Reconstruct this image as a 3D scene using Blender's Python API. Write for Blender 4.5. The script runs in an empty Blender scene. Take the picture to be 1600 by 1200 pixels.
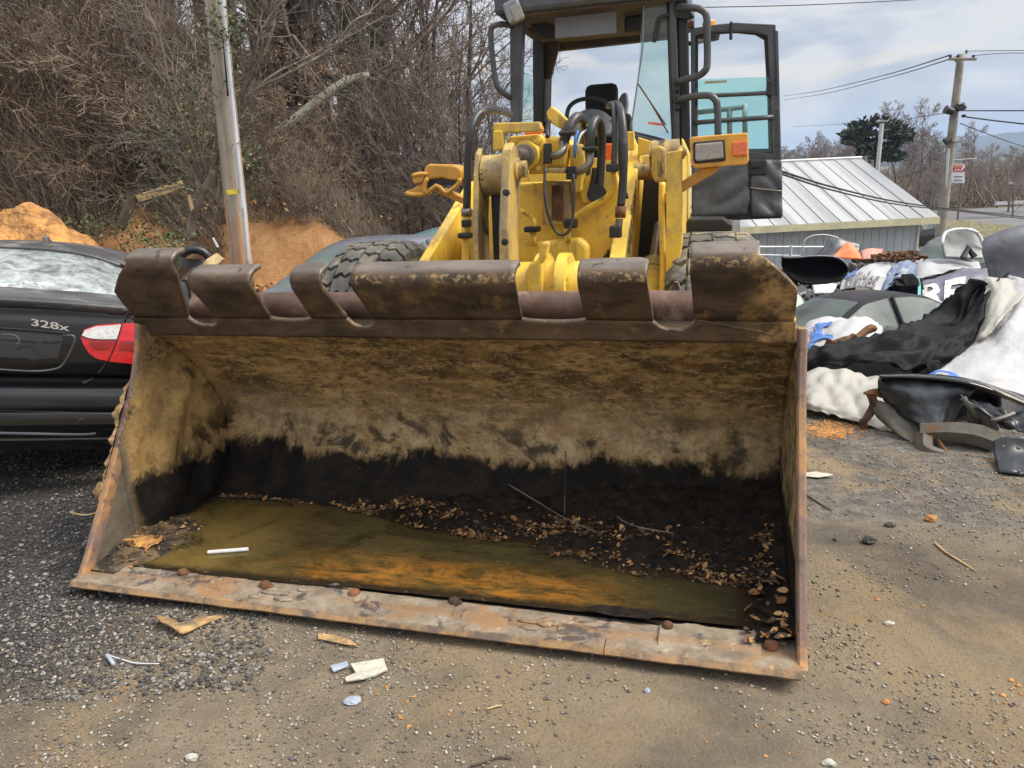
import bpy, bmesh, math, random
import numpy as np
from mathutils import Vector, Matrix, noise
random.seed(7); rng = np.random.default_rng(7)
S = bpy.context.scene; C = S.collection

# ------------------------------------------------------------------ camera, world, sun, exposure
F, PIT, ROL, H = 1160.0, .2684, -.0468, 1.514
fw = np.array([0, math.cos(PIT), -math.sin(PIT)]); up0 = np.array([0, math.sin(PIT), math.cos(PIT)]); rt0 = np.array([1., 0, 0])
RT = math.cos(ROL)*rt0 + math.sin(ROL)*up0; UP = -math.sin(ROL)*rt0 + math.cos(ROL)*up0
CAM = np.array([0, 0, H])
cd = bpy.data.cameras.new('camera'); co = bpy.data.objects.new('camera', cd); C.objects.link(co)
cd.sensor_width = 36; cd.lens = F/1600*36; cd.clip_start = .05; cd.clip_end = 6000
m4 = Matrix.Identity(4)
for i in range(3):
    m4[i][0] = RT[i]; m4[i][1] = UP[i]; m4[i][2] = -fw[i]; m4[i][3] = CAM[i]
co.matrix_world = m4; S.camera = co
S.view_settings.view_transform = 'Standard'; S.view_settings.look = 'None'
S.view_settings.gamma = 1; S.view_settings.use_curve_mapping = False; S.view_settings.exposure = .85
SUN_EL, SUN_AZ = math.radians(50), math.radians(98)      # azimuth clockwise from +Y (ahead of the camera)
W = bpy.data.worlds.new('World'); S.world = W; W.use_nodes = True
nt = W.node_tree; nt.nodes.clear(); N = nt.nodes.new; Lk = nt.links.new
wo = N('ShaderNodeOutputWorld'); bg = N('ShaderNodeBackground'); bg.inputs[1].default_value = .1; Lk(bg.outputs[0], wo.inputs[0])
sk = N('ShaderNodeTexSky'); sk.sky_type = 'NISHITA'; sk.sun_disc = False; sk.sun_elevation = SUN_EL; sk.sun_rotation = SUN_AZ
tc = N('ShaderNodeTexCoord'); mp = N('ShaderNodeMapping'); mp.inputs['Scale'].default_value = (1, 1, 3.6); Lk(tc.outputs['Generated'], mp.inputs[0])
def wn(scale, det, loc=(0, 0, 0), dist=.3):
    m2 = N('ShaderNodeMapping'); m2.inputs['Location'].default_value = loc; Lk(mp.outputs[0], m2.inputs[0])
    n = N('ShaderNodeTexNoise'); n.inputs['Scale'].default_value = scale; n.inputs['Detail'].default_value = det; n.inputs['Roughness'].default_value = .5; n.inputs['Distortion'].default_value = dist
    Lk(m2.outputs[0], n.inputs['Vector']); return n.outputs['Fac']
def wr(sock, stops):
    r = N('ShaderNodeValToRGB'); Lk(sock, r.inputs[0]); e = r.color_ramp.elements
    e[0].position, e[0].color = stops[0][0], (*stops[0][1], 1); e[1].position, e[1].color = stops[1][0], (*stops[1][1], 1)
    for p_, c_ in stops[2:]:
        q = e.new(p_); q.color = (*c_, 1)
    r.color_ramp.interpolation = 'EASE'; return r.outputs[0]
def wm(a, b, f, mode='MIX'):
    x = N('ShaderNodeMix'); x.data_type = 'RGBA'; x.blend_type = mode
    for s_, v_ in ((x.inputs[0], f), (x.inputs[6], a), (x.inputs[7], b)):
        if isinstance(v_, (int, float)): s_.default_value = v_
        elif isinstance(v_, tuple): s_.default_value = (*v_, 1)
        else: Lk(v_, s_)
    return x.outputs[2]
cl = wr(wn(4.6, 6, (3.1, .4, .2), .5), [(.36, (2.6, 2.82, 3.15)), (.54, (4.8, 4.65, 4.45)), (.45, (3.5, 3.6, 3.75))])
cl = wm(cl, (5.6, 4.9, 3.8), wr(wn(3.6, 6, (7.3, 2.2, 4.7), .8), [(.52, (0, 0, 0)), (.66, (.85, .85, .85))]))
cl = wm(cl, (2.35, 2.5, 3.05), wr(wn(5.5, 6, (1.1, 5.2, 8.4), .6), [(.5, (0, 0, 0)), (.7, (.6, .6, .6))]))
skc = wm(sk.outputs[0], cl, .9)
sepw = N('ShaderNodeSeparateXYZ'); Lk(tc.outputs['Generated'], sepw.inputs[0])
ov = N('ShaderNodeMapRange'); ov.inputs[1].default_value = .2; ov.inputs[2].default_value = 1; ov.inputs[3].default_value = 1; ov.inputs[4].default_value = 2.6; Lk(sepw.outputs[2], ov.inputs[0])
mul = N('ShaderNodeVectorMath'); mul.operation = 'SCALE'; Lk(skc, mul.inputs[0]); Lk(ov.outputs[0], mul.inputs[3])
Lk(mul.outputs[0], bg.inputs[0])
sd = bpy.data.lights.new('sun', 'SUN'); so = bpy.data.objects.new('sun', sd); C.objects.link(so)
sd.energy = 3.0; sd.angle = math.radians(28); sd.color = (1, .93, .82)
sv = Vector((math.sin(SUN_AZ)*math.cos(SUN_EL), math.cos(SUN_AZ)*math.cos(SUN_EL), math.sin(SUN_EL)))
so.rotation_euler = sv.to_track_quat('Z', 'Y').to_euler(); so.location = (0, 0, 30)

# ------------------------------------------------------------------ frames and pixel rays
def ray(u, v): return fw + RT*(u-800)/F - UP*(v-600)/F
class Fr:
    """a thing's own frame: origin, heading; turns a picture ray into a point of a real plane of that thing"""
    def __init__(s, loc=(0, 0, 0), yaw=0., roll=0.):
        s.o = np.array(loc, float); s.yaw = yaw; s.roll = roll; c, q = math.cos(yaw), math.sin(yaw); a, e = math.cos(roll), math.sin(roll)
        s.X = np.array([c*a, q*a, -e]); s.Y = np.array([-q, c, 0]); s.Z = np.array([c*e, q*e, a])
    def loc(s, w): d = np.asarray(w, float)-s.o; return np.array([d@s.X, d@s.Y, d@s.Z])
    def at(s, u, v, x=None, y=None, z=None, d=None):
        r_ = ray(u, v)
        if d is not None: return s.loc(CAM + r_*d/r_[1])
        O = s.loc(CAM); D = np.array([r_@s.X, r_@s.Y, r_@s.Z])
        k, val = [(i, w) for i, w in enumerate((x, y, z)) if w is not None][0]
        return O + (val-O[k])/D[k]*D
    def world(s, p): return s.o + p[0]*s.X + p[1]*s.Y + p[2]*s.Z
G = Fr()
def Pw(u, v, d): return G.at(u, v, d=d)

# ------------------------------------------------------------------ materials
def hexl(r, g, b): return tuple(((c/255)/12.92 if c/255 <= .04045 else ((c/255+.055)/1.055)**2.4) for c in (r, g, b))
class NT:
    def __init__(s, name):
        s.m = bpy.data.materials.new(name); s.m.use_nodes = True; s.t = s.m.node_tree; s.t.nodes.clear()
        s.o = s.n('ShaderNodeOutputMaterial'); s.p = s.n('ShaderNodeBsdfPrincipled'); s.l(s.p.outputs[0], s.o.inputs[0])
        s.tc = s.n('ShaderNodeTexCoord').outputs['Object']
    def n(s, k): return s.t.nodes.new(k)
    def l(s, a, b): s.t.links.new(a, b)
    def put(s, sock, v):
        if isinstance(v, bpy.types.NodeSocket): s.l(v, sock)
        elif isinstance(v, tuple) and sock.type == 'RGBA': sock.default_value = (*v[:3], 1)
        else: sock.default_value = v
    def map(s, sc=(1, 1, 1), loc=(0, 0, 0), rot=(0, 0, 0), vec=None):
        m = s.n('ShaderNodeMapping'); m.inputs['Scale'].default_value = sc; m.inputs['Location'].default_value = loc; m.inputs['Rotation'].default_value = rot
        s.l(vec or s.tc, m.inputs[0]); return m.outputs[0]
    def noise(s, scale, det=5, rough=.6, dist=0, vec=None, **k):
        n = s.n('ShaderNodeTexNoise'); n.inputs['Scale'].default_value = scale; n.inputs['Detail'].default_value = det; n.inputs['Roughness'].default_value = rough; n.inputs['Distortion'].default_value = dist
        s.l(s.map(vec=vec, **k) if k else (vec or s.tc), n.inputs['Vector']); return n.outputs['Fac']
    def vor(s, scale, feat='F1', out='Distance', rnd=1, **k):
        n = s.n('ShaderNodeTexVoronoi'); n.feature = feat; n.inputs['Scale'].default_value = scale; n.inputs['Randomness'].default_value = rnd
        s.l(s.map(**k) if k else s.tc, n.inputs['Vector']); return n.outputs[out]
    def rg(s, v, a, b, c=0., d=1., smooth=True):
        n = s.n('ShaderNodeMapRange'); n.interpolation_type = 'SMOOTHSTEP' if smooth else 'LINEAR'
        s.put(n.inputs[0], v)
        for i, q in enumerate((a, b, c, d)): n.inputs[i+1].default_value = q
        return n.outputs[0]
    def mix(s, a, b, f, mode='MIX'):
        n = s.n('ShaderNodeMix'); n.data_type = 'RGBA'; n.blend_type = mode
        s.put(n.inputs[0], f); s.put(n.inputs[6], a); s.put(n.inputs[7], b); return n.outputs[2]
    def ma(s, op, a, b=0., c=0.):
        n = s.n('ShaderNodeMath'); n.operation = op
        s.put(n.inputs[0], a); s.put(n.inputs[1], b)
        if op == 'MULTIPLY_ADD': s.put(n.inputs[2], c)
        return n.outputs[0]
    def xyz(s, vec=None):
        n = s.n('ShaderNodeSeparateXYZ'); s.l(vec or s.tc, n.inputs[0]); return n.outputs
    def geo(s, k): return s.n('ShaderNodeNewGeometry').outputs[k]
    def set(s, col=None, rough=None, metal=None, bump=None, bs=.3, bd=.01, **kw):
        if col is not None: s.put(s.p.inputs['Base Color'], col)
        if rough is not None: s.put(s.p.inputs['Roughness'], rough)
        if metal is not None: s.put(s.p.inputs['Metallic'], metal)
        if bump is not None:
            b = s.n('ShaderNodeBump'); b.inputs['Strength'].default_value = bs; b.inputs['Distance'].default_value = bd
            s.put(b.inputs['Height'], bump); s.l(b.outputs[0], s.p.inputs['Normal'])
        for k, v in kw.items(): s.put(s.p.inputs[k.replace('_', ' ')], v)
        return s.m
def simple(name, col, rough=.6, metal=0., var=.35, sc=6, dirt=None, dsc=4, dlo=.52, dhi=.66, bs=.25, bsc=60, bd=.004, **kw):
    a = NT(name); dk = tuple(c*(1-var) for c in col); lt = tuple(min(c*(1+var*.5), .95) for c in col)
    c = a.mix(dk, lt, a.rg(a.noise(sc, 6, .62), .3, .7))
    r = rough
    if dirt:
        f = a.rg(a.noise(dsc, 8, .68, .4, loc=(3.3, 1.7, .4)), dlo, dhi); c = a.mix(c, dirt, f); r = a.rg(f, 0, 1, rough, .9)
    return a.set(c, r, metal, a.noise(bsc, 4), bs, bd, **kw)
M = {}
BLACKSPOT = (.018, .014, .011)
M['yellow'] = None
def mk_yellow():
    a = NT('yellow machine paint'); c = a.mix((.64, .41, .04), (.80, .55, .075), a.rg(a.noise(2.2, 5), .3, .7))
    c = a.mix(c, (.40, .26, .09), a.rg(a.noise(7, 9, .74, .3), .48, .72, 0, .75))
    x = a.xyz()
    runs = a.rg(a.noise(1, 7, .7, .3, sc=(9, 9, 1.4)), .54, .68, 0, .7)
    c = a.mix(c, (.21, .135, .055), runs)
    g = a.rg(a.noise(4.0, 9, .76, .7, loc=(5, 1, 2)), .57, .66); c = a.mix(c, (.06, .042, .022), a.ma('MULTIPLY', g, .9)); c = a.mix(c, (.30, .22, .12), a.rg(a.noise(3, 9, .75, .4, loc=(2, 6, 2)), .50, .66, 0, .55))
    ch = a.rg(a.noise(34, 7, .75, .2), .665, .70); c = a.mix(c, (.17, .055, .02), ch)
    return a.set(c, a.rg(a.noise(5, 5), .3, .7, .38, .72), 0, a.noise(60, 4), .18, .003)
M['yellow'] = mk_yellow()
def mk_grease():
    a = NT('greasy worn yellow steel'); c = a.mix((.50, .35, .10), (.20, .155, .10), a.rg(a.noise(5, 8, .7, .3, sc=(1, 1, .4)), .35, .62))
    c = a.mix(c, (.03, .024, .018), a.rg(a.noise(3.5, 8, .7, .8, loc=(2, 2, 1)), .55, .62)); c = a.mix(c, (.48, .31, .06), a.rg(a.noise(7, 8, .7, .4, loc=(9, 2, 1)), .58, .64))
    return a.set(c, .5, .15, a.noise(40, 6, .7), .5, .006)
M['grease'] = mk_grease()
M['orange_yellow'] = simple('ochre lamp box paint', (.58, .30, .045), .45, 0, .25, 7, (.16, .07, .025), 9, .58, .68)
M['cab'] = simple('charcoal cab paint', (.060, .066, .076), .42, 0, .35, 5, (.16, .15, .14), 5, .55, .75)
M['cab_dark'] = simple('black cab seal', (.014, .015, .017), .5, 0, .3)
M['cab_grey'] = simple('grey cab trim', (.24, .26, .29), .45, 0, .3)
M['brown_in'] = simple('brown cab lining', (.085, .062, .042), .8, 0, .4)
M['vinyl'] = simple('grey vinyl door panel', (.095, .102, .115), .5, 0, .25, 3, (.05, .045, .04), 3, .55, .8, bs=.5, bsc=5, bd=.03)
M['visor'] = simple('smoke grey visor', (.17, .19, .24), .35, 0, .08)
M['rubber'] = simple('hose rubber', (.022, .023, .026), .42, 0, .3, 12, (.11, .09, .07), 8, .52, .72)
M['steel'] = simple('dull pipe steel', (.22, .20, .18), .38, .8, .3, 12)
M['rust'] = simple('rusty iron', (.17, .075, .032), .85, .1, .5, 9, (.05, .028, .02), 7, .48, .6, bs=.6)
M['blackplastic'] = simple('black plastic', (.016, .017, .019), .4, 0, .3, 5, (.09, .085, .08), 6, .55, .8)
M['foam'] = simple('black seat foam', (.010, .010, .011), .9)
M['greyfab'] = simple('grey seat back', (.2, .22, .25), .7)
M['console'] = simple('grey-green console', (.11, .13, .14), .5)
M['red'] = simple('orange red plastic', (.75, .10, .03), .4)
M['blue'] = simple('blue hose', (.05, .17, .42), .4)
def mk_glass(name, tint, alpha_rough=.03, dirt=.0, ior=1.45):
    a = NT(name); a.t.nodes.remove(a.p)
    t = a.n('ShaderNodeBsdfTransparent'); g = a.n('ShaderNodeBsdfGlossy'); g.inputs['Roughness'].default_value = alpha_rough
    fr = a.n('ShaderNodeFresnel'); fr.inputs[0].default_value = ior; mx = a.n('ShaderNodeMixShader')
    t.inputs[0].default_value = (*tint, 1); g.inputs[0].default_value = (.9, .95, .95, 1)
    a.l(fr.outputs[0], mx.inputs[0]); a.l(t.outputs[0], mx.inputs[1]); a.l(g.outputs[0], mx.inputs[2])
    out = mx.outputs[0]
    if dirt:
        d = a.n('ShaderNodeBsdfDiffuse'); d.inputs[0].default_value = (.45, .52, .5, 1); m2 = a.n('ShaderNodeMixShader')
        a.l(a.rg(a.noise(3, 7, .65), .3, .75, dirt*.35, dirt), m2.inputs[0]); a.l(out, m2.inputs[1]); a.l(d.outputs[0], m2.inputs[2]); out = m2.outputs[0]
    a.l(out, a.o.inputs[0]); return a.m
M['glass_teal'] = mk_glass('teal tinted glass', (.72, .93, .90), dirt=.06)
M['glass_clear'] = mk_glass('greenish cab glass', (.84, .94, .92), dirt=.13)
def mk_lens(name, col):
    a = NT(name); return a.set(a.mix(tuple(c*.8 for c in col), col, a.rg(a.vor(60), .2, .8)), .12, 0, a.vor(110, sc=(1, 1, .3)), .2, .002, Coat_Weight=1.)
M['lens_red'] = mk_lens('red lens', (.62, .012, .02)); M['lens_dkred'] = mk_lens('dark red lens', (.30, .012, .018))
M['lens_orange'] = mk_lens('orange lens', (.75, .13, .02)); M['lens_clear'] = mk_lens('milky lens', (.70, .70, .72))
M['lens_head'] = mk_lens('dirty headlight lens', (.30, .28, .25)); M['amber'] = mk_lens('amber beacon', (.75, .33, .04))
M['tire'] = simple('muddy tyre rubber', (.10, .099, .092), .85, 0, .4, 7, (.27, .23, .14), 5, .48, .66, bs=.5, bsc=45, bd=.01)
M['tirebase'] = simple('tyre groove with mud', (.20, .17, .10), .9, 0, .5, 12)

# bucket steel -----------------------------------------------------
def mk_bucket():
    a = NT('muddy bucket steel'); x = a.xyz(); X_, Y_, Z_ = x[0], x[1], x[2]
    dg = a.map(sc=(1.0, 1, 2.4), rot=(0, .6, 0)); dg2 = a.map(sc=(1, 1, 3.4), rot=(0, .75, 0), loc=(3, 1, 2))
    c = a.mix((.12, .078, .034), (.40, .255, .10), a.rg(a.noise(2.2, 9, .72, .6, vec=dg), .36, .64))
    c = a.mix(c, (.66, .45, .19), a.rg(a.noise(6, 10, .80, .4, vec=dg2), .47, .60, 0, .75))
    c = a.mix(c, (.045, .030, .018), a.rg(a.noise(11, 10, .82, .4, vec=dg), .50, .62, 0, .85))
    c = a.mix(c, (.24, .085, .02), a.rg(a.noise(3.3, 8, .74, .5, loc=(4, 4, 4), sc=(1, 1, 1.8)), .57, .68, 0, .7))
    c = a.mix(c, (.62, .45, .22), a.rg(a.noise(30, 8, .85, .3, loc=(3, 3, 3)), .53, .63, 0, .85)); c = a.mix(c, (.035, .024, .015), a.rg(a.noise(36, 8, .85, .2, loc=(8, 3, 3)), .53, .62, 0, .85))
    wob = a.noise(2.6, 9, .72, .9, sc=(1, .3, .5)); zl = a.ma('ADD', Z_, a.ma('MULTIPLY', wob, .44))
    # paler dried silt band above the wet line, streaked downwards
    silt = a.ma('MULTIPLY', a.rg(zl, .42, .54), a.rg(zl, .86, .56)); sc_ = a.mix((.60, .46, .27), (.26, .19, .11), a.rg(a.noise(8, 10, .82, .3), .40, .60))
    sc_ = a.mix(sc_, (.34, .20, .08), a.rg(a.noise(4, 8, .7, .4, loc=(1, 7, 1)), .52, .66, 0, .7))
    c = a.mix(c, sc_, a.ma('MULTIPLY', silt, a.rg(a.noise(3.4, 8, .72, .3, sc=(1, 1, .5)), .30, .56, .15, .92)))
    # left wall: sandy crust
    sand = a.mix((.56, .38, .155), (.30, .195, .085), a.rg(a.noise(6, 10, .78, .3), .40, .62)); sand = a.mix(sand, (.34, .17, .05), a.rg(a.noise(4, 8, .7, .3, loc=(5, 5, 5)), .54, .66, 0, .7))
    sand = a.mix(sand, (.05, .038, .026), a.rg(a.noise(3.6, 9, .72, .6, loc=(1, .3, 5)), .54, .64, 0, .9))
    c = a.mix(c, sand, a.ma('MULTIPLY', a.rg(X_, -1.20, -1.34), a.ma('MULTIPLY', a.rg(a.ma('ADD', Z_, a.ma('MULTIPLY', a.noise(4, 5), .25)), .98, .72), a.rg(a.ma('ADD', Y_, a.ma('MULTIPLY', a.noise(5, 5, sc=(1, 1, 1)), .2)), .36, .52))))
    fr = a.ma('MULTIPLY', a.rg(X_, -1.30, -1.345), a.rg(a.ma('ADD', Y_, a.ma('MULTIPLY', a.noise(5, 6), .12)), .42, .36))
    c = a.mix(c, a.mix((.18, .15, .105), (.11, .095, .075), a.rg(a.noise(4, 8, .7), .35, .6)), fr)
    dr = a.ma('MULTIPLY', a.rg(a.noise(1, 4, .6, .25, sc=(17, 1, .9), loc=(.3, 0, 0)), .64, .69), a.ma('MULTIPLY', a.rg(Z_, .14, .24), a.rg(a.ma('ADD', Z_, a.ma('MULTIPLY', a.noise(6, 2, sc=(1, 0, 0)), .3)), .62, .50)))
    c = a.mix(c, (.44, .30, .13), a.ma('MULTIPLY', dr, .9))
    # damp blotches with soft edges, then the black wet bottom
    inv = a.ma('SUBTRACT', 1., fr)
    damp = a.ma('MULTIPLY', a.rg(a.noise(5.2, 8, .68, .5, loc=(7, 1, 1)), .50, .60), a.rg(zl, .76, .54)); c = a.mix(c, (.040, .031, .022), a.ma('MULTIPLY', a.ma('MULTIPLY', damp, inv), .88))
    wet = a.ma('MULTIPLY', a.rg(a.ma('ADD', zl, a.ma('MULTIPLY', a.ma('SUBTRACT', a.noise(14, 8, .75), .5), .13)), .500, .440), inv)
    c = a.mix(c, a.mix((.009, .008, .007), (.026, .020, .015), a.rg(a.noise(7, 8, .75), .4, .65)), wet)
    c = a.mix(c, (.34, .26, .15), a.rg(a.noise(75, 5, .65), .66, .71, 0, .5))
    hgt = a.ma('ADD', a.noise(30, 10, .8), a.ma('MULTIPLY', a.noise(6, 7, .7), 1.4))
    return a.set(c, a.ma('SUBTRACT', a.rg(a.noise(8, 5), .3, .7, .62, .9), a.ma('MULTIPLY', wet, .15)), 0, hgt, .8, .016, Specular_IOR_Level=.18)
M['bucket'] = mk_bucket()
def mk_guard():
    a = NT('worn brown bucket steel'); x = a.xyz(); zz = a.ma('ADD', x[2], a.ma('MULTIPLY', a.noise(7, 6, sc=(1, 1, .4)), .05))
    c = a.mix((.034, .022, .013), (.115, .072, .042), a.rg(a.noise(4, 8, .72, .4, vec=a.map(sc=(1.2, 1, 3), rot=(0, .7, 0))), .35, .65))
    c = a.mix(c, (.24, .15, .05), a.ma('MULTIPLY', a.rg(a.noise(8, 9, .76, .3), .54, .66, 0, .75), a.rg(x[0], -.7, .1, .25, 1)))
    c = a.mix(c, (.42, .27, .11), a.ma('MULTIPLY', a.rg(a.noise(5, 8, .7, loc=(1, 1, 9)), .42, .56), a.rg(x[0], 1.16, 1.24)))
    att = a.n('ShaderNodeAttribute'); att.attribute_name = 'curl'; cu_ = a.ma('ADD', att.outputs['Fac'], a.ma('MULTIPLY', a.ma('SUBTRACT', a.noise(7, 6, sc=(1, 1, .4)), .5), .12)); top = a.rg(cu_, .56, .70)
    c = a.mix(c, a.mix((.105, .088, .074), (.19, .16, .138), a.rg(a.noise(6, 8, .7, sc=(.5, 1, 1)), .35, .65)), top)  # paler grey on the curl: sky reflection painted into the colour
    c = a.mix(c, (.36, .25, .11), a.ma('MULTIPLY', a.rg(a.noise(38, 5, .7), .5, .6, 0, .85), a.ma('MULTIPLY', a.ma('MULTIPLY', a.rg(cu_, .42, .47), a.rg(cu_, .60, .54)), a.rg(x[0], -.45, -.2))))
    c = a.mix(c, (.012, .009, .007), a.rg(a.noise(11, 6, .7, .5, loc=(3, 0, 0)), .60, .66, 0, .8))
    sp = a.rg(a.noise(80, 4, .6), .68, .73, 0, .6); c = a.mix(c, (.4, .28, .15), sp)
    return a.set(c, a.rg(a.noise(9, 6), .3, .7, .44, .7), a.rg(cu_, .5, .7, .15, .4), a.noise(22, 9, .75), .45, .006)
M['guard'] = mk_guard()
M['tube'] = simple('rust brown tube', (.105, .058, .040), .65, .1, .55, 6, (.27, .20, .15), 7, .50, .66, bs=.5)
def mk_edge():
    a = NT('scraped cutting edge'); x = a.xyz()
    lx = a.map(sc=(1, 1, 1))
    c = a.mix((.15, .115, .080), (.30, .25, .19), a.rg(a.noise(9, 9, .76, .3, vec=lx), .35, .65))
    c = a.mix(c, (.29, .155, .065), a.rg(a.noise(3.4, 10, .78, .6, sc=(1, 1.3, 1), loc=(3.2, 0, 0)), .53, .60, 0, .9))
    band = a.ma('MULTIPLY', a.ma('MULTIPLY', a.rg(a.ma('ADD', x[1], a.ma('MULTIPLY', a.noise(7, 6), .03)), .082, .066), a.rg(x[1], .016, .030)), a.rg(a.noise(1.6, 5, .6, .2, sc=(1, .2, 1), loc=(7, 0, 0)), .36, .5)); c = a.mix(c, (.24, .145, .075), a.ma('MULTIPLY', band, .7))
    c = a.mix(c, (.55, .44, .27), a.rg(a.noise(12, 8, .8, loc=(0, 3, 0)), .58, .66, 0, .8))
    c = a.mix(c, (.05, .042, .045), a.rg(a.noise(6, 8, .74, .3, sc=(.9, 1.2, 1), loc=(5, 3, 0)), .54, .61, 0, .85))
    lip = a.rg(a.ma('ADD', x[1], a.ma('MULTIPLY', a.noise(12, 6, .7), .05)), -.002, -.014)
    c = a.mix(c, a.mix((.33, .20, .09), (.13, .095, .07), a.rg(a.noise(8, 9, .75, .4), .42, .60)), lip)
    return a.set(c, a.rg(a.noise(5), .3, .7, .45, .85), .1, a.noise(30, 9, .78), .6, .008)
M['edge'] = mk_edge()
def mk_edge2():
    a = NT('side plate edge'); c = a.mix((.17, .115, .10), (.40, .21, .075), a.rg(a.noise(3, 8, .7, .3, sc=(1, 1, .8)), .42, .58)); c = a.mix(c, (.10, .075, .055), a.rg(a.noise(14, 7, .7), .55, .65))
    return a.set(c, .6, .1, a.noise(40, 8, .7), .4, .004)
M['edge_side'] = mk_edge2()
M['crust'] = simple('dried tan mud crust', (.40, .26, .12), .95, 0, .5, 14, (.14, .11, .08), 9, .55, .68, bs=1., bsc=38, bd=.02)
def mk_water():
    a = NT('murky rusty water'); lx = a.map(sc=(.8, 2.0, 1))
    c = a.mix((.020, .017, .007), (.080, .062, .022), a.rg(a.noise(2.2, 10, .72, 1.2, vec=lx), .32, .66))
    x = a.xyz()
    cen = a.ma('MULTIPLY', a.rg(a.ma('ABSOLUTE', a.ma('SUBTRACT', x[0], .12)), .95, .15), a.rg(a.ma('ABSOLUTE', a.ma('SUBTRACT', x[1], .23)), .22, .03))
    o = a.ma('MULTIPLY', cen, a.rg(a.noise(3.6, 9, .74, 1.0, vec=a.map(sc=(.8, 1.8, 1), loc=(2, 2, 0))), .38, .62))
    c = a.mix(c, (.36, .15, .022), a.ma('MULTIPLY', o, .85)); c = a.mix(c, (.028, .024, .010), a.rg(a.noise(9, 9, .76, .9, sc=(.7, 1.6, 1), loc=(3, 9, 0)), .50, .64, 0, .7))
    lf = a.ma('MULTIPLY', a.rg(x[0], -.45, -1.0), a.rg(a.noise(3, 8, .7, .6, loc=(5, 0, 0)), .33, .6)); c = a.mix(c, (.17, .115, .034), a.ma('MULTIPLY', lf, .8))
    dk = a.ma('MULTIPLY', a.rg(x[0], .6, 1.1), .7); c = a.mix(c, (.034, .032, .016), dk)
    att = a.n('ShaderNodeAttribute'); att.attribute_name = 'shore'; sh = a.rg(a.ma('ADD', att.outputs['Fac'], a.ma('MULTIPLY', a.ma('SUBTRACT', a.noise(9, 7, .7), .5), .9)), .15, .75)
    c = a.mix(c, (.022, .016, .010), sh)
    sc = a.rg(a.noise(26, 9, .82, .6, sc=(.7, 1.4, 1)), .58, .66, 0, .55); c = a.mix(c, (.30, .21, .09), sc); c = a.mix(c, (.012, .010, .006), a.rg(a.noise(20, 9, .82, .8, sc=(.6, 1.6, 1), loc=(7, 7, 0)), .56, .66, 0, .6))
    return a.set(c, a.rg(a.noise(3, 4), .3, .7, .05, .16), 0, a.noise(7, 4), .03, .004, IOR=1.33)
M['water'] = mk_water()
def mk_mud():
    a = NT('black wet mud'); c = a.mix((.008, .007, .006), (.024, .017, .012), a.rg(a.noise(20, 7, .7), .4, .6)); c = a.mix(c, (.15, .085, .035), a.rg(a.noise(48, 6, .7), .60, .70, 0, .8))
    return a.set(c, .62, 0, a.noise(40, 8, .75), .8, .015, Specular_IOR_Level=.15)
M['mud'] = mk_mud()
def mk_island(name, cols, rough=.8, rough2=None, bsc=60):
    a = NT(name); r = a.n('ShaderNodeValToRGB'); a.l(a.geo('Random Per Island'), r.inputs[0]); e = r.color_ramp.elements; r.color_ramp.interpolation = 'CONSTANT'
    e[0].position = 0; e[0].color = (*cols[0], 1); e[1].position = 1/len(cols); e[1].color = (*cols[1], 1)
    for i in range(2, len(cols)): q = e.new(i/len(cols)); q.color = (*cols[i], 1)
    c = a.mix(r.outputs[0], (.1, .08, .06), a.rg(a.noise(bsc, 4), .4, .8, 0, .5))
    return a.set(c, rough, 0, a.noise(bsc*2, 4), .3, .003)
M['leaf'] = mk_island('fallen dead leaves', [(.24, .11, .035), (.38, .19, .065), (.09, .045, .022), (.46, .28, .12), (.04, .026, .016), (.15, .075, .028), (.06, .04, .025)], .6)
M['pebble'] = mk_island('mixed gravel', [(.15, .135, .12), (.26, .22, .17), (.09, .085, .08), (.20, .185, .165), (.32, .28, .22), (.13, .115, .10), (.30, .29, .28), (.25, .18, .11), (.20, .165, .125), (.11, .10, .095), (.28, .24, .18), (.38, .36, .33)])
M['darkpebble'] = mk_island('dark stone chips', [(.04, .039, .04), (.075, .072, .07), (.13, .125, .12), (.03, .03, .031), (.06, .058, .057), (.24, .23, .22), (.05, .047, .045)])
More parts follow.
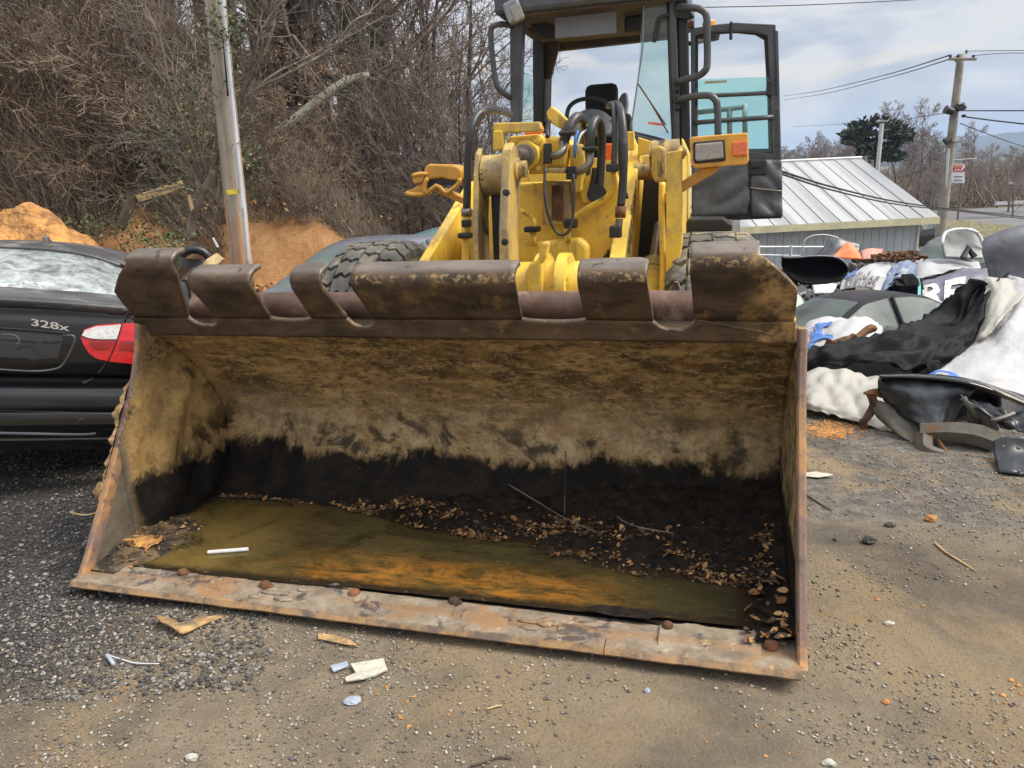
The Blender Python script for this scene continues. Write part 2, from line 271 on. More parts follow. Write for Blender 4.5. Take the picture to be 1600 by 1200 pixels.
def mk_ground():
    a = NT('gravel yard dirt'); c = a.mix((.19, .160, .120), (.40, .325, .225), a.rg(a.noise(1.5, 8, .68, .3), .35, .66))
    x = a.xyz()
    far = a.rg(a.ma('ADD', x[1], a.ma('MULTIPLY', x[0], -.15)), 2.75, 3.2)
    left = a.ma('MULTIPLY', a.rg(a.ma('ADD', a.ma('ADD', x[0], a.ma('MULTIPLY', x[1], -.22)), a.ma('MULTIPLY', a.noise(1.6, 6, .6), 1.1)), -1.05, -1.75), a.rg(a.ma('ADD', x[1], a.ma('MULTIPLY', a.noise(1.7, 5, .6, loc=(4, 4, 0)), .9)), 2.25, 2.8))
    c = a.mix(c, a.mix((.040, .039, .040), (.11, .108, .108), a.rg(a.noise(22, 7, .7), .4, .66)), left)
    rgt = a.ma('MULTIPLY', a.rg(x[0], .9, 1.5), a.rg(a.ma('ADD', x[1], a.ma('MULTIPLY', a.noise(1.9, 6, .6), .7)), 2.95, 3.45))
    c = a.mix(c, a.mix((.14, .13, .118), (.28, .26, .23), a.rg(a.noise(15, 7, .7), .38, .66)), rgt)
    damp = a.rg(a.noise(1.15, 6, .6, .5, loc=(3.1, 8.2, 0)), .54, .66, 0, .55); c = a.mix(c, (.105, .09, .075), damp)
    tan = a.rg(a.noise(1.0, 7, .62, .5, loc=(8.1, 3.3, 0)), .50, .62, 0, .8); c = a.mix(c, (.40, .30, .18), a.ma('MULTIPLY', tan, a.ma('SUBTRACT', 1., left)))
    org = a.ma('MULTIPLY', a.rg(a.noise(1.8, 7, .66, .8, loc=(1.1, 3.7, 0)), .57, .68), a.rg(a.noise(17, 7, .7), .44, .6)); c = a.mix(c, (.46, .26, .095), a.ma('MULTIPLY', org, .7))
    c = a.mix(c, (.08, .07, .06), a.rg(a.noise(55, 6, .72), .57, .68, 0, .55)); c = a.mix(c, (.40, .37, .32), a.rg(a.noise(120, 3, .6, loc=(2, 2, 2)), .66, .70, 0, .75))
    v = a.vor(95, sc=(1, 1, .5)); cc = a.vor(95, out='Color', sc=(1, 1, .5)); cs = a.rg(a.xyz(cc)[0], .72, .8)
    c = a.mix(c, (.21, .20, .195), a.ma('MULTIPLY', a.ma('MULTIPLY', cs, a.rg(v, .45, .3)), .65))
    c = a.mix(c, (.10, .085, .068), a.rg(a.noise(170, 4, .7, loc=(5, 5, 5)), .56, .68, 0, .65)); c = a.mix(c, (.42, .36, .27), a.rg(a.noise(160, 4, .7, loc=(9, 5, 5)), .58, .70, 0, .6))
    hgt = a.ma('ADD', a.noise(75, 10, .85), a.ma('ADD', a.ma('MULTIPLY', a.noise(6, 8, .7), 2.6), a.ma('MULTIPLY', v, -.25)))
    return a.set(c, .95, 0, hgt, 1., .022, Specular_IOR_Level=.25)
M['ground'] = mk_ground()
def mk_hill():
    a = NT('leaf litter and clay'); c = a.mix((.055, .036, .022), (.16, .10, .06), a.rg(a.noise(3, 9, .75), .35, .65)); c = a.mix(c, (.28, .17, .08), a.rg(a.noise(14, 8, .75), .55, .7, 0, .7))
    x = a.xyz()
    att = a.n('ShaderNodeAttribute'); att.attribute_name = 'clay'
    cf = a.rg(a.ma('ADD', att.outputs['Fac'], a.ma('MULTIPLY', a.ma('SUBTRACT', a.noise(1.8, 8, .7), .5), 1.6)), .42, .62)
    clay = a.mix((.40, .185, .065), (.56, .32, .14), a.rg(a.noise(2.6, 8, .72, .4, sc=(1, 1, .4)), .36, .66)); clay = a.mix(clay, (.17, .08, .035), a.rg(a.noise(7, 8, .75, .3), .58, .7, 0, .7))
    c = a.mix(c, clay, cf)
    return a.set(c, .95, 0, a.noise(9, 10, .78), .9, .12)
M['hill'] = mk_hill()
M['clay'] = simple('loose orange clay', (.54, .27, .085), .95, 0, .45, 3, (.26, .13, .05), 4, .48, .62, bs=1., bsc=9, bd=.1)
M['field'] = simple('dry winter field', (.12, .10, .065), .95, 0, .4, .2)
M['asphalt'] = simple('grey road asphalt', (.13, .13, .14), .85, 0, .15, .4)
M['bark'] = simple('dark tree bark', (.050, .040, .034), .95, 0, .45, 6, (.13, .115, .095), 5, .5, .65, bs=.8, bsc=22, bd=.02)
M['bark_pale'] = simple('pale dead bark', (.19, .165, .135), .95, 0, .4, 6, (.085, .075, .06), 8, .5, .65)
M['brush'] = mk_island('dry brush stems', [(.15, .118, .092), (.21, .172, .138), (.09, .07, .055), (.31, .24, .175), (.13, .10, .076), (.18, .15, .10), (.07, .056, .046), (.21, .145, .10)], .95)
M['vine'] = mk_island('green vine leaves', [(.06, .095, .03), (.10, .14, .05), (.14, .15, .07), (.045, .07, .025)], .6)
M['deadleaf'] = mk_island('dead leaves on twigs', [(.28, .12, .055), (.35, .18, .09), (.20, .09, .045)], .8)
M['needle'] = mk_island('pine needles', [(.014, .032, .016), (.022, .048, .022), (.010, .022, .012)], .8)
M['twig'] = simple('grey brown twigs', (.15, .115, .092), .95, 0, .3, 4)
M['twig_far'] = simple('pale grey twigs', (.26, .22, .20), .95, 0, .3, 4)
def mk_pole():
    a = NT('weathered pole wood'); x = a.xyz(); g = a.noise(1, 8, .7, .3, sc=(9, 9, .7))
    c = a.mix((.26, .225, .18), (.40, .35, .29), a.rg(g, .35, .65)); c = a.mix(c, (.46, .24, .11), a.ma('MULTIPLY', a.rg(a.noise(1, 7, .65, .3, sc=(3.2, 3.2, .5), loc=(1, 4, 2)), .46, .56), a.rg(x[2], 3.6, 1.8)))
    c = a.mix(c, (.07, .05, .035), a.rg(a.noise(1, 9, .75, sc=(34, 34, .9)), .57, .66, 0, .9))
    return a.set(c, .9, 0, a.noise(1, 8, .75, sc=(30, 30, 1.2)), .8, .01)
M['pole'] = mk_pole()
M['pole_grey'] = simple('grey pole wood', (.25, .235, .205), .9, 0, .25, 3)
M['conduit'] = simple('white pvc conduit', (.50, .52, .55), .5, 0, .15, 3, (.2, .15, .1), 6, .6, .75)
M['plank'] = simple('pale split timber', (.50, .37, .19), .8, 0, .3, 6, (.25, .17, .08), 5, .55, .7)
M['oldwood'] = simple('dark old timber', (.10, .075, .05), .9, 0, .4, 9)
M['black_paint'] = simple('black car paint', (.0035, .0035, .0045), .10, 0, .2, 3, (.012, .012, .014), 3, .55, .85, bs=.02, Coat_Weight=.15)
M['dusty_black'] = simple('dusty black car paint', (.06, .062, .07), .34, 0, .25, 3, (.15, .145, .14), 4, .45, .75, bs=.05)
M['seam'] = simple('black seam', (.002, .002, .002), .6)
def mk_rearglass():
    a = NT('rear window grime and painted reflection'); x = a.xyz()
    c = a.mix((.06, .075, .08), (.34, .38, .39), a.rg(a.noise(7, 9, .75, .5), .34, .62)); c = a.mix(c, (.66, .66, .62), a.rg(a.ma('ADD', a.noise(9, 8, .72), a.rg(x[1], 1.0, .35, -.12, .2)), .55, .68))  # pale mottle: grime together with sky reflection painted into the colour
    c = a.mix(c, (.16, .15, .08), a.rg(a.noise(14, 7, .7, .3, loc=(4, 1, 1)), .60, .68, 0, .8))
    return a.set(c, .16, 0, a.noise(20, 4), .05, .003)
M['rearglass'] = mk_rearglass()
M['chrome'] = simple('bright badge chrome', (.75, .75, .76), .22, .9, .1)
M['plate_grey'] = simple('grey plate recess', (.028, .029, .033), .3, 0, .2, 3)
M['grey_car'] = simple('grey car paint', (.022, .022, .028), .45, 0, .2, 2, (.05, .048, .046), 4, .55, .8, bs=.03, Specular_IOR_Level=.12)
M['slate_car'] = simple('dusty slate car paint', (.15, .165, .20), .3, .2, .2, 2, (.2, .2, .2), 4, .6, .85, bs=.03)
M['hood_grey'] = simple('matte grey hood', (.15, .16, .19), .38, .1, .2, 2.5, (.09, .09, .10), 3, .5, .7, bs=.05)
M['carglass'] = simple('car window glass', (.11, .135, .135), .3, 0, .3, 1.2, (.15, .175, .17), 1.5, .45, .75, bs=.02, Specular_IOR_Level=.15)
M['teal_car'] = simple('teal car paint', (.14, .26, .26), .4, 0, .2, 3)
M['white_panel'] = simple('white painted panel', (.55, .58, .60), .4, 0, .2, 4, (.3, .28, .24), 5, .56, .7)
M['white_tarp'] = simple('white vinyl tarp', (.38, .385, .41), .62, 0, .10, 2, (.29, .28, .26), 3, .56, .75, bs=.5, bsc=11, bd=.03)
M['cream_tarp'] = simple('cream vinyl tarp', (.33, .325, .30), .65, 0, .12, 2, (.36, .33, .27), 3, .52, .75, bs=.4, bsc=12, bd=.02)
M['black_tarp'] = simple('black vinyl tarp', (.012, .013, .015), .52, 0, .3, 3, (.03, .03, .032), 4, .5, .75, bs=.3, bsc=9, bd=.03, Specular_IOR_Level=.06)
M['purple_banner'] = simple('dusk purple banner', (.115, .115, .16), .5, 0, .3, 3)
M['blue_banner'] = simple('slate blue banner', (.13, .18, .30), .5, 0, .25, 4, (.35, .38, .42), 7, .52, .62)
M['ink_blue'] = simple('blue print', (.05, .16, .50), .5); M['ink_grey'] = simple('dark grey print', (.10, .10, .11), .5); M['ink_pale'] = simple('pale print', (.62, .61, .58), .5)
M['ink_white'] = simple('white print', (.8, .8, .8), .5); M['ink_slate'] = simple('slate letter paint', (.14, .16, .17), .5, 0, .3, 20)
M['orange_panel'] = simple('orange panel', (.80, .16, .03), .5); M['pink_panel'] = simple('faded red panel', (.55, .24, .19), .6, 0, .3, 5)
M['turq'] = simple('turquoise strap', (.05, .42, .48), .5)
M['roofmetal'] = None
def mk_roof():
    a = NT('white ribbed roof metal'); x = a.xyz(); c = a.mix((.24, .255, .275), (.38, .39, .40), a.rg(a.noise(1, 3, .5, 0, sc=(1.6, .06, .06)), .36, .62)); c = a.mix(c, (.36, .33, .29), a.rg(a.noise(1, 7, .7, 0, sc=(2.5, .5, .5)), .57, .72, 0, .5))
    return a.set(c, .45, .1)
M['roofmetal'] = mk_roof()
M['siding'] = simple('pale blue grey siding', (.40, .45, .50), .55, 0, .1, 1.2); M['fascia'] = simple('yellowed fascia', (.56, .54, .36), .6, 0, .2, 2)
M['signwhite'] = simple('sign white', (.75, .76, .80), .4); M['signred'] = simple('sign red', (.50, .03, .04), .4)
M['ridge'] = simple('far wooded ridge', (.045, .06, .055), .95, 0, .3, .01)
M['ywall'] = simple('yellowish kerb', (.5, .47, .3), .8); M['mint'] = simple('mint green panel', (.5, .6, .5), .4)
M['bluestone'] = simple('blue grey stone', (.33, .38, .45), .8); M['orangestone'] = simple('orange clay lump', (.42, .20, .065), .95)
M['darkstone'] = simple('dark wet stone', (.05, .047, .042), .7, 0, .4, 20, (.22, .2, .15), 14, .52, .6); M['palechip'] = simple('pale flake', (.5, .46, .38), .8, 0, .3, 20, (.3, .33, .3), 9)
M['fender'] = simple('dark crumpled fender paint', (.014, .018, .024), .34, .1, .3, 4, (.10, .115, .13), 3, .48, .72, bs=.15, bsc=8, bd=.02)
M['primer'] = simple('grey frame rail', (.115, .11, .095), .7, .1, .4, 7, (.17, .08, .03), 6, .55, .64)
M['yellowtag'] = simple('yellow tag', (.7, .55, .05), .5)

# ------------------------------------------------------------------ mesh builder
class MB:
    def __init__(s): s.v = []; s.f = []; s.mi = []
    def add(s, vs, fs, mi=0):
        o = len(s.v); s.v += [tuple(map(float, p)) for p in vs]; s.f += [tuple(i+o for i in f) for f in fs]; s.mi += [mi]*len(fs); return s
    def box(s, a, b, mi=0):
        x0, y0, z0 = a; x1, y1, z1 = b
        return s.add([(x0,y0,z0),(x1,y0,z0),(x1,y1,z0),(x0,y1,z0),(x0,y0,z1),(x1,y0,z1),(x1,y1,z1),(x0,y1,z1)], [(0,3,2,1),(4,5,6,7),(0,1,5,4),(1,2,6,5),(2,3,7,6),(3,0,4,7)], mi)
    def cbox(s, c, sz, R=None, mi=0):
        q = []
        for dx, dy, dz in [(-1,-1,-1),(1,-1,-1),(1,1,-1),(-1,1,-1),(-1,-1,1),(1,-1,1),(1,1,1),(-1,1,1)]:
            p = Vector((dx*sz[0]/2, dy*sz[1]/2, dz*sz[2]/2)); p = R @ p if R else p; q.append((p.x+c[0], p.y+c[1], p.z+c[2]))
        return s.add(q, [(0,3,2,1),(4,5,6,7),(0,1,5,4),(1,2,6,5),(2,3,7,6),(3,0,4,7)], mi)
    def prism(s, pts, off, mi=0):
        n = len(pts); a = [np.array(p, float) for p in pts]; off = np.array(off, float)
        nn = sum((np.cross(a[i]-a[0], a[(i+1) % n]-a[0]) for i in range(1, n)), np.zeros(3))
        fl = nn@off > 0
        vs = a + [p+off for p in a]; f = [tuple(range(n)), tuple(range(2*n-1, n-1, -1))] + [(i, i+n, (i+1) % n+n, (i+1) % n) for i in range(n)]
        if fl: f = [tuple(reversed(q)) for q in f]
        return s.add(vs, f, mi)
    def tube(s, pts, r, n=8, mi=0, cap=True, smooth=3):
        P = [Vector(map(float, p)) for p in pts]; R = list(r) if hasattr(r, '__len__') else [r]*len(P)
        if smooth > 1 and len(P) > 2:
            Q = []; RR = []
            for i in range(len(P)-1):
                p0 = P[max(i-1, 0)]; p1 = P[i]; p2 = P[i+1]; p3 = P[min(i+2, len(P)-1)]
                for k in range(smooth):
                    t = k/smooth; Q.append(.5*((2*p1)+(p2-p0)*t+(2*p0-5*p1+4*p2-p3)*t*t+(3*p1-p0-3*p2+p3)*t**3)); RR.append(R[i]*(1-t)+R[i+1]*t)
            Q.append(P[-1]); RR.append(R[-1]); P, R = Q, RR
        vs = []; fs = []; prev = None
        for i, p in enumerate(P):
            t = (P[min(i+1, len(P)-1)]-P[max(i-1, 0)])
            t = t.normalized() if t.length > 1e-9 else Vector((0, 0, 1))
            if prev is None: u = t.orthogonal().normalized()
            else: u = (prev-t*prev.dot(t)); u = u.normalized() if u.length > 1e-6 else t.orthogonal().normalized()
            prev = u; w = t.cross(u)
            for k in range(n):
                a = 2*math.pi*k/n; vs.append(p+(u*math.cos(a)+w*math.sin(a))*R[i])
            if i: fs += [((i-1)*n+k, (i-1)*n+(k+1) % n, i*n+(k+1) % n, i*n+k) for k in range(n)]
        if cap: fs += [tuple(range(n-1, -1, -1)), tuple(range((len(P)-1)*n, len(P)*n))]
        return s.add(vs, fs, mi)
    def lathe(s, c, axis, prof, n=24, mi=0):
        ax = Vector(axis).normalized(); u = ax.orthogonal().normalized(); w = ax.cross(u); c = Vector(c); vs = []; fs = []
        for i, (h, r) in enumerate(prof):
            for k in range(n):
                a = 2*math.pi*k/n; vs.append(c+ax*h+(u*math.cos(a)+w*math.sin(a))*r)
            if i: fs += [((i-1)*n+k, (i-1)*n+(k+1) % n, i*n+(k+1) % n, i*n+k) for k in range(n)]
        fs += [tuple(range(n-1, -1, -1)), tuple(range((len(prof)-1)*n, len(prof)*n))]
        return s.add(vs, fs, mi)
    def grid(s, g, mi=0):
        r = len(g); c = len(g[0]); vs = [p for row in g for p in row]
        return s.add(vs, [(i*c+j, i*c+j+1, (i+1)*c+j+1, (i+1)*c+j) for i in range(r-1) for j in range(c-1)], mi)
    def rock(s, c, sz, seed=0, n=6, m=5, mi=0):
        vs = []; fs = []; rr = random.Random(seed)
        for i in range(1, m):
            th = math.pi*i/m
            for k in range(n):
                a = 2*math.pi*(k+.5*(i % 2))/n; q = 1+rr.uniform(-.22, .22)
                vs.append((c[0]+sz[0]*q*math.sin(th)*math.cos(a), c[1]+sz[1]*q*math.sin(th)*math.sin(a), c[2]+sz[2]*q*math.cos(th)))
        t = len(vs); vs += [(c[0], c[1], c[2]+sz[2]), (c[0], c[1], c[2]-sz[2])]
        for i in range(m-2): fs += [(i*n+k, (i+1)*n+k, (i+1)*n+(k+1) % n, i*n+(k+1) % n) for k in range(n)]
        fs += [(t, k, (k+1) % n) for k in range(n)] + [(t+1, (m-2)*n+(k+1) % n, (m-2)*n+k) for k in range(n)]
        return s.add(vs, fs, mi)
def link(name, me, mats, parent=None, kind=None, label=None, cat=None, group=None, smooth=False, bevel=0, solid=0, sub=0, origin=None, yaw=0):
    me.name = name
    for m in (mats if isinstance(mats, (list, tuple)) else [mats]): me.materials.append(m)
    if smooth:
        me.polygons.foreach_set('use_smooth', [True]*len(me.polygons))
        if smooth != 'all': me.set_sharp_from_angle(angle=math.radians(38))
    o = bpy.data.objects.new(name, me); C.objects.link(o)
    if parent: o.parent = parent
    if origin is not None: o.location = tuple(origin); o.rotation_euler = (0, 0, yaw)
    if solid: q = o.modifiers.new('thick', 'SOLIDIFY'); q.thickness = solid; q.offset = 0
    if bevel: q = o.modifiers.new('bevel', 'BEVEL'); q.width = bevel; q.segments = 2; q.limit_method = 'ANGLE'; q.angle_limit = math.radians(40)
    if sub: q = o.modifiers.new('sub', 'SUBSURF'); q.levels = sub; q.render_levels = sub
    for k, v in (('kind', kind), ('label', label), ('category', cat), ('group', group)):
        if v: o[k] = v
    return o
def mk(name, mb, mats, parent=None, keep=False, **k):
    """parent given: vertices are in the parent's frame; top-level: vertices in world space, origin moved to the base centre"""
    me = bpy.data.meshes.new(name); vs = mb.v
    if parent is None and not keep:
        a = np.array(vs); o = np.array([a[:, 0].mean(), a[:, 1].mean(), a[:, 2].min()])
        vs = (a-o).tolist(); k['origin'] = o
    me.from_pydata(vs, [], mb.f)
    mats_l = mats if isinstance(mats, (list, tuple)) else [mats]
    ob = link(name, me, mats, parent, **k)
    if len(mats_l) > 1: me.polygons.foreach_set('material_index', mb.mi)
    me.update(); return ob
def thing(name, fr, label, cat, group=None, rz=None):
    o = bpy.data.objects.new(name, None); C.objects.link(o); o.location = tuple(fr.o); o.rotation_euler = (0, fr.roll, fr.yaw); o.empty_display_size = .2
    o['label'] = label; o['category'] = cat
    if group: o['group'] = group
    return o
def fastmesh(name, V, Fa, n=3):
    me = bpy.data.meshes.new(name); V = np.asarray(V, np.float32); Fa = np.asarray(Fa, np.int32)
    me.vertices.add(len(V)); me.vertices.foreach_set('co', V.ravel()); k = Fa.shape[1]
    me.loops.add(Fa.size); me.loops.foreach_set('vertex_index', Fa.ravel()); me.polygons.add(len(Fa))
    me.polygons.foreach_set('loop_start', np.arange(len(Fa), dtype=np.int32)*k); me.polygons.foreach_set('loop_total', np.full(len(Fa), k, np.int32))
    me.update(calc_edges=True); return me
def nz(x, y, z=0, s=1): return noise.noise((x*s, y*s, z*s))
def fbm(x, y, z=0, o=4): return noise.fractal((x, y, z), 1., 2., o)
def cr(g, ku, kv):
    """Catmull-Rom refinement of a control grid"""
    g = np.array(g, float)
    def up(a, k):
        n = a.shape[0]; out = []
        for i in range(n-1):
            p0, p1, p2, p3 = a[max(i-1, 0)], a[i], a[i+1], a[min(i+2, n-1)]
            for j in range(k):
                t = j/k; out.append(.5*((2*p1)+(p2-p0)*t+(2*p0-5*p1+4*p2-p3)*t*t+(3*p1-p0-3*p2+p3)*t**3))
        out.append(a[-1]); return np.array(out)
    g = up(g, kv); return up(g.transpose(1, 0, 2), ku).transpose(1, 0, 2)
def norms(g):
    du = np.gradient(g, axis=1); dv = np.gradient(g, axis=0); n = np.cross(du, dv); return n/(np.linalg.norm(n, axis=2, keepdims=True)+1e-9)
def sheet(rows, k=8, wr=.02, ws=(3, 3), ridge=True, fr=G, seed=0, fine=.004):
    """a limp sheet through control points (picture x, picture y, distance), with wrinkles raised along its normal"""
    g = cr([[fr.at(u, v, d=d) for u, v, d in r] for r in rows], k, k); n = norms(g); h, w = g.shape[:2]
    for i in range(h):
        for j in range(w):
            a, b = j/(w-1)*ws[0], i/(h-1)*ws[1]; q = noise.noise((a+seed, b, seed*1.7))
            q2 = noise.noise((a*2.3+b*1.1+seed, b*2.1-a*.6, seed+4.))
            r = (1-abs(q)*3.2) if ridge else q
            r2 = (1-abs(q2)*3.) if ridge else q2
            q3 = noise.noise((a*1.2+b*4.2+seed*2, b*1.1-a*.8, seed+9.)); r3 = (1-abs(q3)*3.4) if ridge else q3*.5
            g[i, j] += n[i, j]*(wr*.75*r + wr*.45*r2 + wr*.26*r3 + fine*noise.noise((a*9, b*9, seed)))
    return g
def gridobj(name, g, mat, parent=None, solid=.006, **k):
    b = MB(); b.grid(g.tolist()); return mk(name, b, mat, parent, smooth='all', solid=solid, **k)
DG = []
def textmesh(body, size, extrude=.002, bold=0., shear=0., align='LEFT', font=None):
    cu = bpy.data.curves.new('letters', 'FONT'); cu.body = body; cu.size = size; cu.extrude = extrude; cu.offset = bold; cu.shear = shear; cu.align_x = align; cu.resolution_u = 3
    o = bpy.data.objects.new('letters', cu); C.objects.link(o); dg = bpy.context.evaluated_depsgraph_get(); dg.update()
    me = bpy.data.meshes.new_from_object(o.evaluated_get(dg)); bpy.data.objects.remove(o); bpy.data.curves.remove(cu); me.materials.clear(); return me
def lettering(name, body, size, mat, parent, fn, extrude=.002, bold=0., cuts=0, shear=0., align='LEFT'):
    """letters whose flat x,y,z go through fn(x, y, z) -> point of the parent's frame"""
    me = textmesh(body, size, extrude, bold, shear, align)
    if cuts:
        bm = bmesh.new(); bm.from_mesh(me); bmesh.ops.triangulate(bm, faces=bm.faces); bmesh.ops.subdivide_edges(bm, edges=bm.edges, cuts=cuts, use_grid_fill=True); bm.to_mesh(me); bm.free()
    for v in me.vertices: v.co = Vector(tuple(map(float, fn(v.co.x, v.co.y, v.co.z))))
    return link(name, me, mat, parent)

# ------------------------------------------------------------------ terrain
def sst(a, b, x): t = min(max((x-a)/(b-a), 0.), 1.); return t*t*(3-2*t)
def bank_y(x): return 11.6 + .35*math.sin(x*.9) + .5*math.sin(x*.33+1)
def terr(x, y):
    w = sst(-.6, 1.4, x-.08*(y-5)*0)*sst(5.0, 9.2, y)
    low = -1.92*w - .9*sst(9, 32, y)*sst(-2, 4, x) 
    s = -x/max(y, 1.)
    yb = bank_y(x); m = sst(.02, .16, s)*sst(-1.2, -3.2, x) if y < 40 else sst(.0, .14, s)
    t = y-yb
    hill = sst(-.2, 1.1, t)*(1.15+.5*sst(.3, .75, s)) + max(t-.9, 0)*min(max((s-.12)*1.35, .01), .75)
    hill = min(hill, 5+.12*max(t, 0))
    z = low*(1-m) + hill*m
    if y > 60: z = z*(1-sst(60, 160, y)) + -3.0*sst(60, 160, y)
    return z
def sheetmesh(x0, x1, nx, y0, y1, ny, hf, pw=1.):
    xs = np.linspace(x0, x1, nx); ys = y0+(y1-y0)*np.linspace(0, 1, ny)**pw
    V = np.array([(x, y, hf(x, y)) for y in ys for x in xs]); i, j = np.meshgrid(np.arange(ny-1), np.arange(nx-1), indexing='ij')
    a = (i*nx+j).ravel(); return V, np.stack([a, a+1, a+nx+1, a+nx], 1)
# one ground sheet: fine in the foreground, coarser to the horizon
def gfun(x, y):
    near = 1-sst(5, 9, math.hypot(x, y))
    z = terr(x, y)
    if near > 0: z += near*(.016*fbm(x*1.3, y*1.3, 1, 3)+.004*fbm(x*6, y*6, 2, 3)) - .004
    if y > 9 and x < -1: z += sst(9, 13, y)*(.16*fbm(x*.8, y*.8, 3, 5)+.05*fbm(x*3.1, y*3.1, 5, 3))
    return z
def stretch(n, a, b, c0, dens):
    """coordinates from a to b, spacing small near c0"""
    t = np.linspace(-1, 1, n); s_ = np.sinh(t*dens)/math.sinh(dens); return np.where(s_ < 0, c0+s_*(c0-a), c0+s_*(b-c0))
xs = stretch(620, -1500, 1500, 0, 7.4); ys = np.concatenate([np.linspace(-3, 1.2, 12), 1.2+np.cumsum(np.geomspace(.022, 60, 330))])
ys = ys[ys < 4200]
V = np.array([(x, y, gfun(x, y)) for y in ys for x in xs]); nx, ny = len(xs), len(ys)
i, j = np.meshgrid(np.arange(ny-1), np.arange(nx-1), indexing='ij'); a_ = (i*nx+j).ravel(); Fq = np.stack([a_, a_+1, a_+nx+1, a_+nx], 1)
me = fastmesh('ground', V, Fq)
at = me.attributes.new('clay', 'FLOAT', 'POINT')
def clayf(x, y):
    t = y-bank_y(x)
    if x > -1.2: return 0
    return sst(-1.3, -.4, t)*(1-sst(.6, 1.35, t+.25*math.sin(x*2.1)))*sst(-10.5, -6.5, x)*1.0
at.data.foreach_set('value', np.array([clayf(x, y) for x, y, z in V], np.float32))
me.materials.append(M['ground']); me.materials.append(M['hill']); me.materials.append(M['field'])
fc = V[Fq].mean(1); idx = np.zeros(len(Fq), np.int32)
for q, (x, y, z) in enumerate(fc):
    if x < -.9 and y > 9.2 and y < 90: idx[q] = 1
    elif y > 26: idx[q] = 2
me.polygons.foreach_set('material_index', idx); me.polygons.foreach_set('use_smooth', np.ones(len(Fq), bool))
ground = link('ground', me, [], kind='structure')

# pebbles: one joined scatter of real little stones
def scatter_stones(name, n, pick, smin, smax, mat, seed, flat=.55, pw=3.0):
    r = np.random.default_rng(seed); base = MB().rock((0, 0, 0), (1, 1, 1), 3, 5, 4); bv = np.array(base.v); bf = []
    for f in base.f:
        for k in range(1, len(f)-1): bf.append((f[0], f[k], f[k+1]))
    bf = np.array(bf); P = []
    while len(P) < n:
        q = pick(r)
        if q is not None: P.append(q)
    VV = []; FF = []
    for k, (x, y, s_) in enumerate(P):
        s = s_*(smin+(smax-smin)*r.random()**pw); a = r.random()*6.28; ca, sa = math.cos(a), math.sin(a)
        v = bv*np.array([s*(.7+.6*r.random()), s*(.6+.5*r.random()), s*flat*(.6+.6*r.random())])*(1+.55*(r.random(bv.shape)-.5))
        v = np.stack([v[:, 0]*ca-v[:, 1]*sa+x, v[:, 0]*sa+v[:, 1]*ca+y, v[:, 2]+gfun(x, y)+s*.15+.0012], 1)
        VV.append(v); FF.append(bf+k*len(bv))
    me = fastmesh(name, np.concatenate(VV), np.concatenate(FF)); return link(name, me, mat, kind='stuff', label=None)
def pick_view(r):
    d = 1.45*(7.5/1.45)**r.random(); u = 800+(r.random()*2-1)*800*(1.03+.42/d**.7); x = (u-800)/F*d
    if d > 4.9 and x > 1.2: return None
    den = .30+.95*fbm(x*1.1+3, d*1.1, 7, 4)+.35*fbm(x*5, d*5, 2, 2)
    if x > .9 and d > 3: den += .35
    if r.random() > den: return None
    return x, d, 1.
o = scatter_stones('gravel', 56000, pick_view, .0012, .0080, M['pebble'], 1, pw=4.8); o['label'] = 'mixed pale and grey gravel scattered over the dirt yard'
def pick_left(r):
    d = 2.0+3.0*r.random(); u = -340+700*r.random()**1.15; x = (u-800)/F*d
    if x > -.95+.22*(d-2.5)*-1 and r.random() > .15: return None
    return x, d, 1.
o = scatter_stones('stone_chips', 24000, pick_left, .002, .013, M['darkpebble'], 2, pw=2.6); o['label'] = 'dark crushed stone chips beside the black sedan and bucket'
# loose things lying on the ground
def gz(u, v): p = G.at(u, v, z=0); return np.array([p[0], p[1], gfun(p[0], p[1])])
def stone(u, v, sx, sy, sz, mat, label, cat='stone', seed=1, name='stone', grp=None):
    p = gz(u, v); b = MB().rock((p[0], p[1], p[2]+sz*.55), (sx, sy, sz), seed, 8, 6)
    for q in range(len(b.v)):
        x, y, z = b.v[q]; k = 1+.12*nz(x*40, y*40, z*40); b.v[q] = (p[0]+(x-p[0])*k, p[1]+(y-p[1])*k, z)
    return mk(name, b, mat, label=label, cat=cat, smooth=False, bevel=sz*.12, group=grp)
stone(1357, 850, .032, .022, .02, M['darkstone'], 'dark angular stone on tan dirt right of the bucket, larger of two', seed=4)
stone(1391, 822, .026, .017, .014, M['darkstone'], 'smaller dark stone lying behind the larger angular one', seed=9)
stone(1455, 811, .026, .02, .016, M['orangestone'], 'small orange clay lump on grey gravel at right', 'clay lump', 5, 'clay_lump')
stone(552, 1092, .030, .020, .010, M['bluestone'], 'flat blue grey stone in front of the pale torn flake', seed=6)
stone(1011, 1080, .010, .009, .008, M['bluestone'], 'small round blue grey pebble below the bucket lip, centre right', 'pebble', 8, 'pebble')
stone(1390, 971, .019, .010, .006, M['palechip'], 'pale flat chip of stone on gravel right of the bucket corner', 'stone chip', 3, 'stone_chip')
stone(1305, 845, .010, .012, .008, M['darkstone'], 'tiny dark pebble left of the larger angular stone', 'pebble', 12, 'pebble')
stone(1385, 1090, .012, .010, .008, M['orangestone'], 'small ochre pebble on the gravel at lower right', 'pebble', 13, 'pebble')
stone(166, 772, .052, .06, .05, M['crust'], 'tan rock lying against the outer left side of the bucket', seed=15, name='rock', cat='rock')
stone(300, 1188, .02, .014, .01, M['palechip'], 'pale stone chip at the bottom left edge of the yard', 'stone chip', 16, 'stone_chip')
stone(1296, 1188, .020, .013, .009, M['palechip'], 'pale stone chip at the bottom edge right of centre', 'stone chip', 17, 'stone_chip')
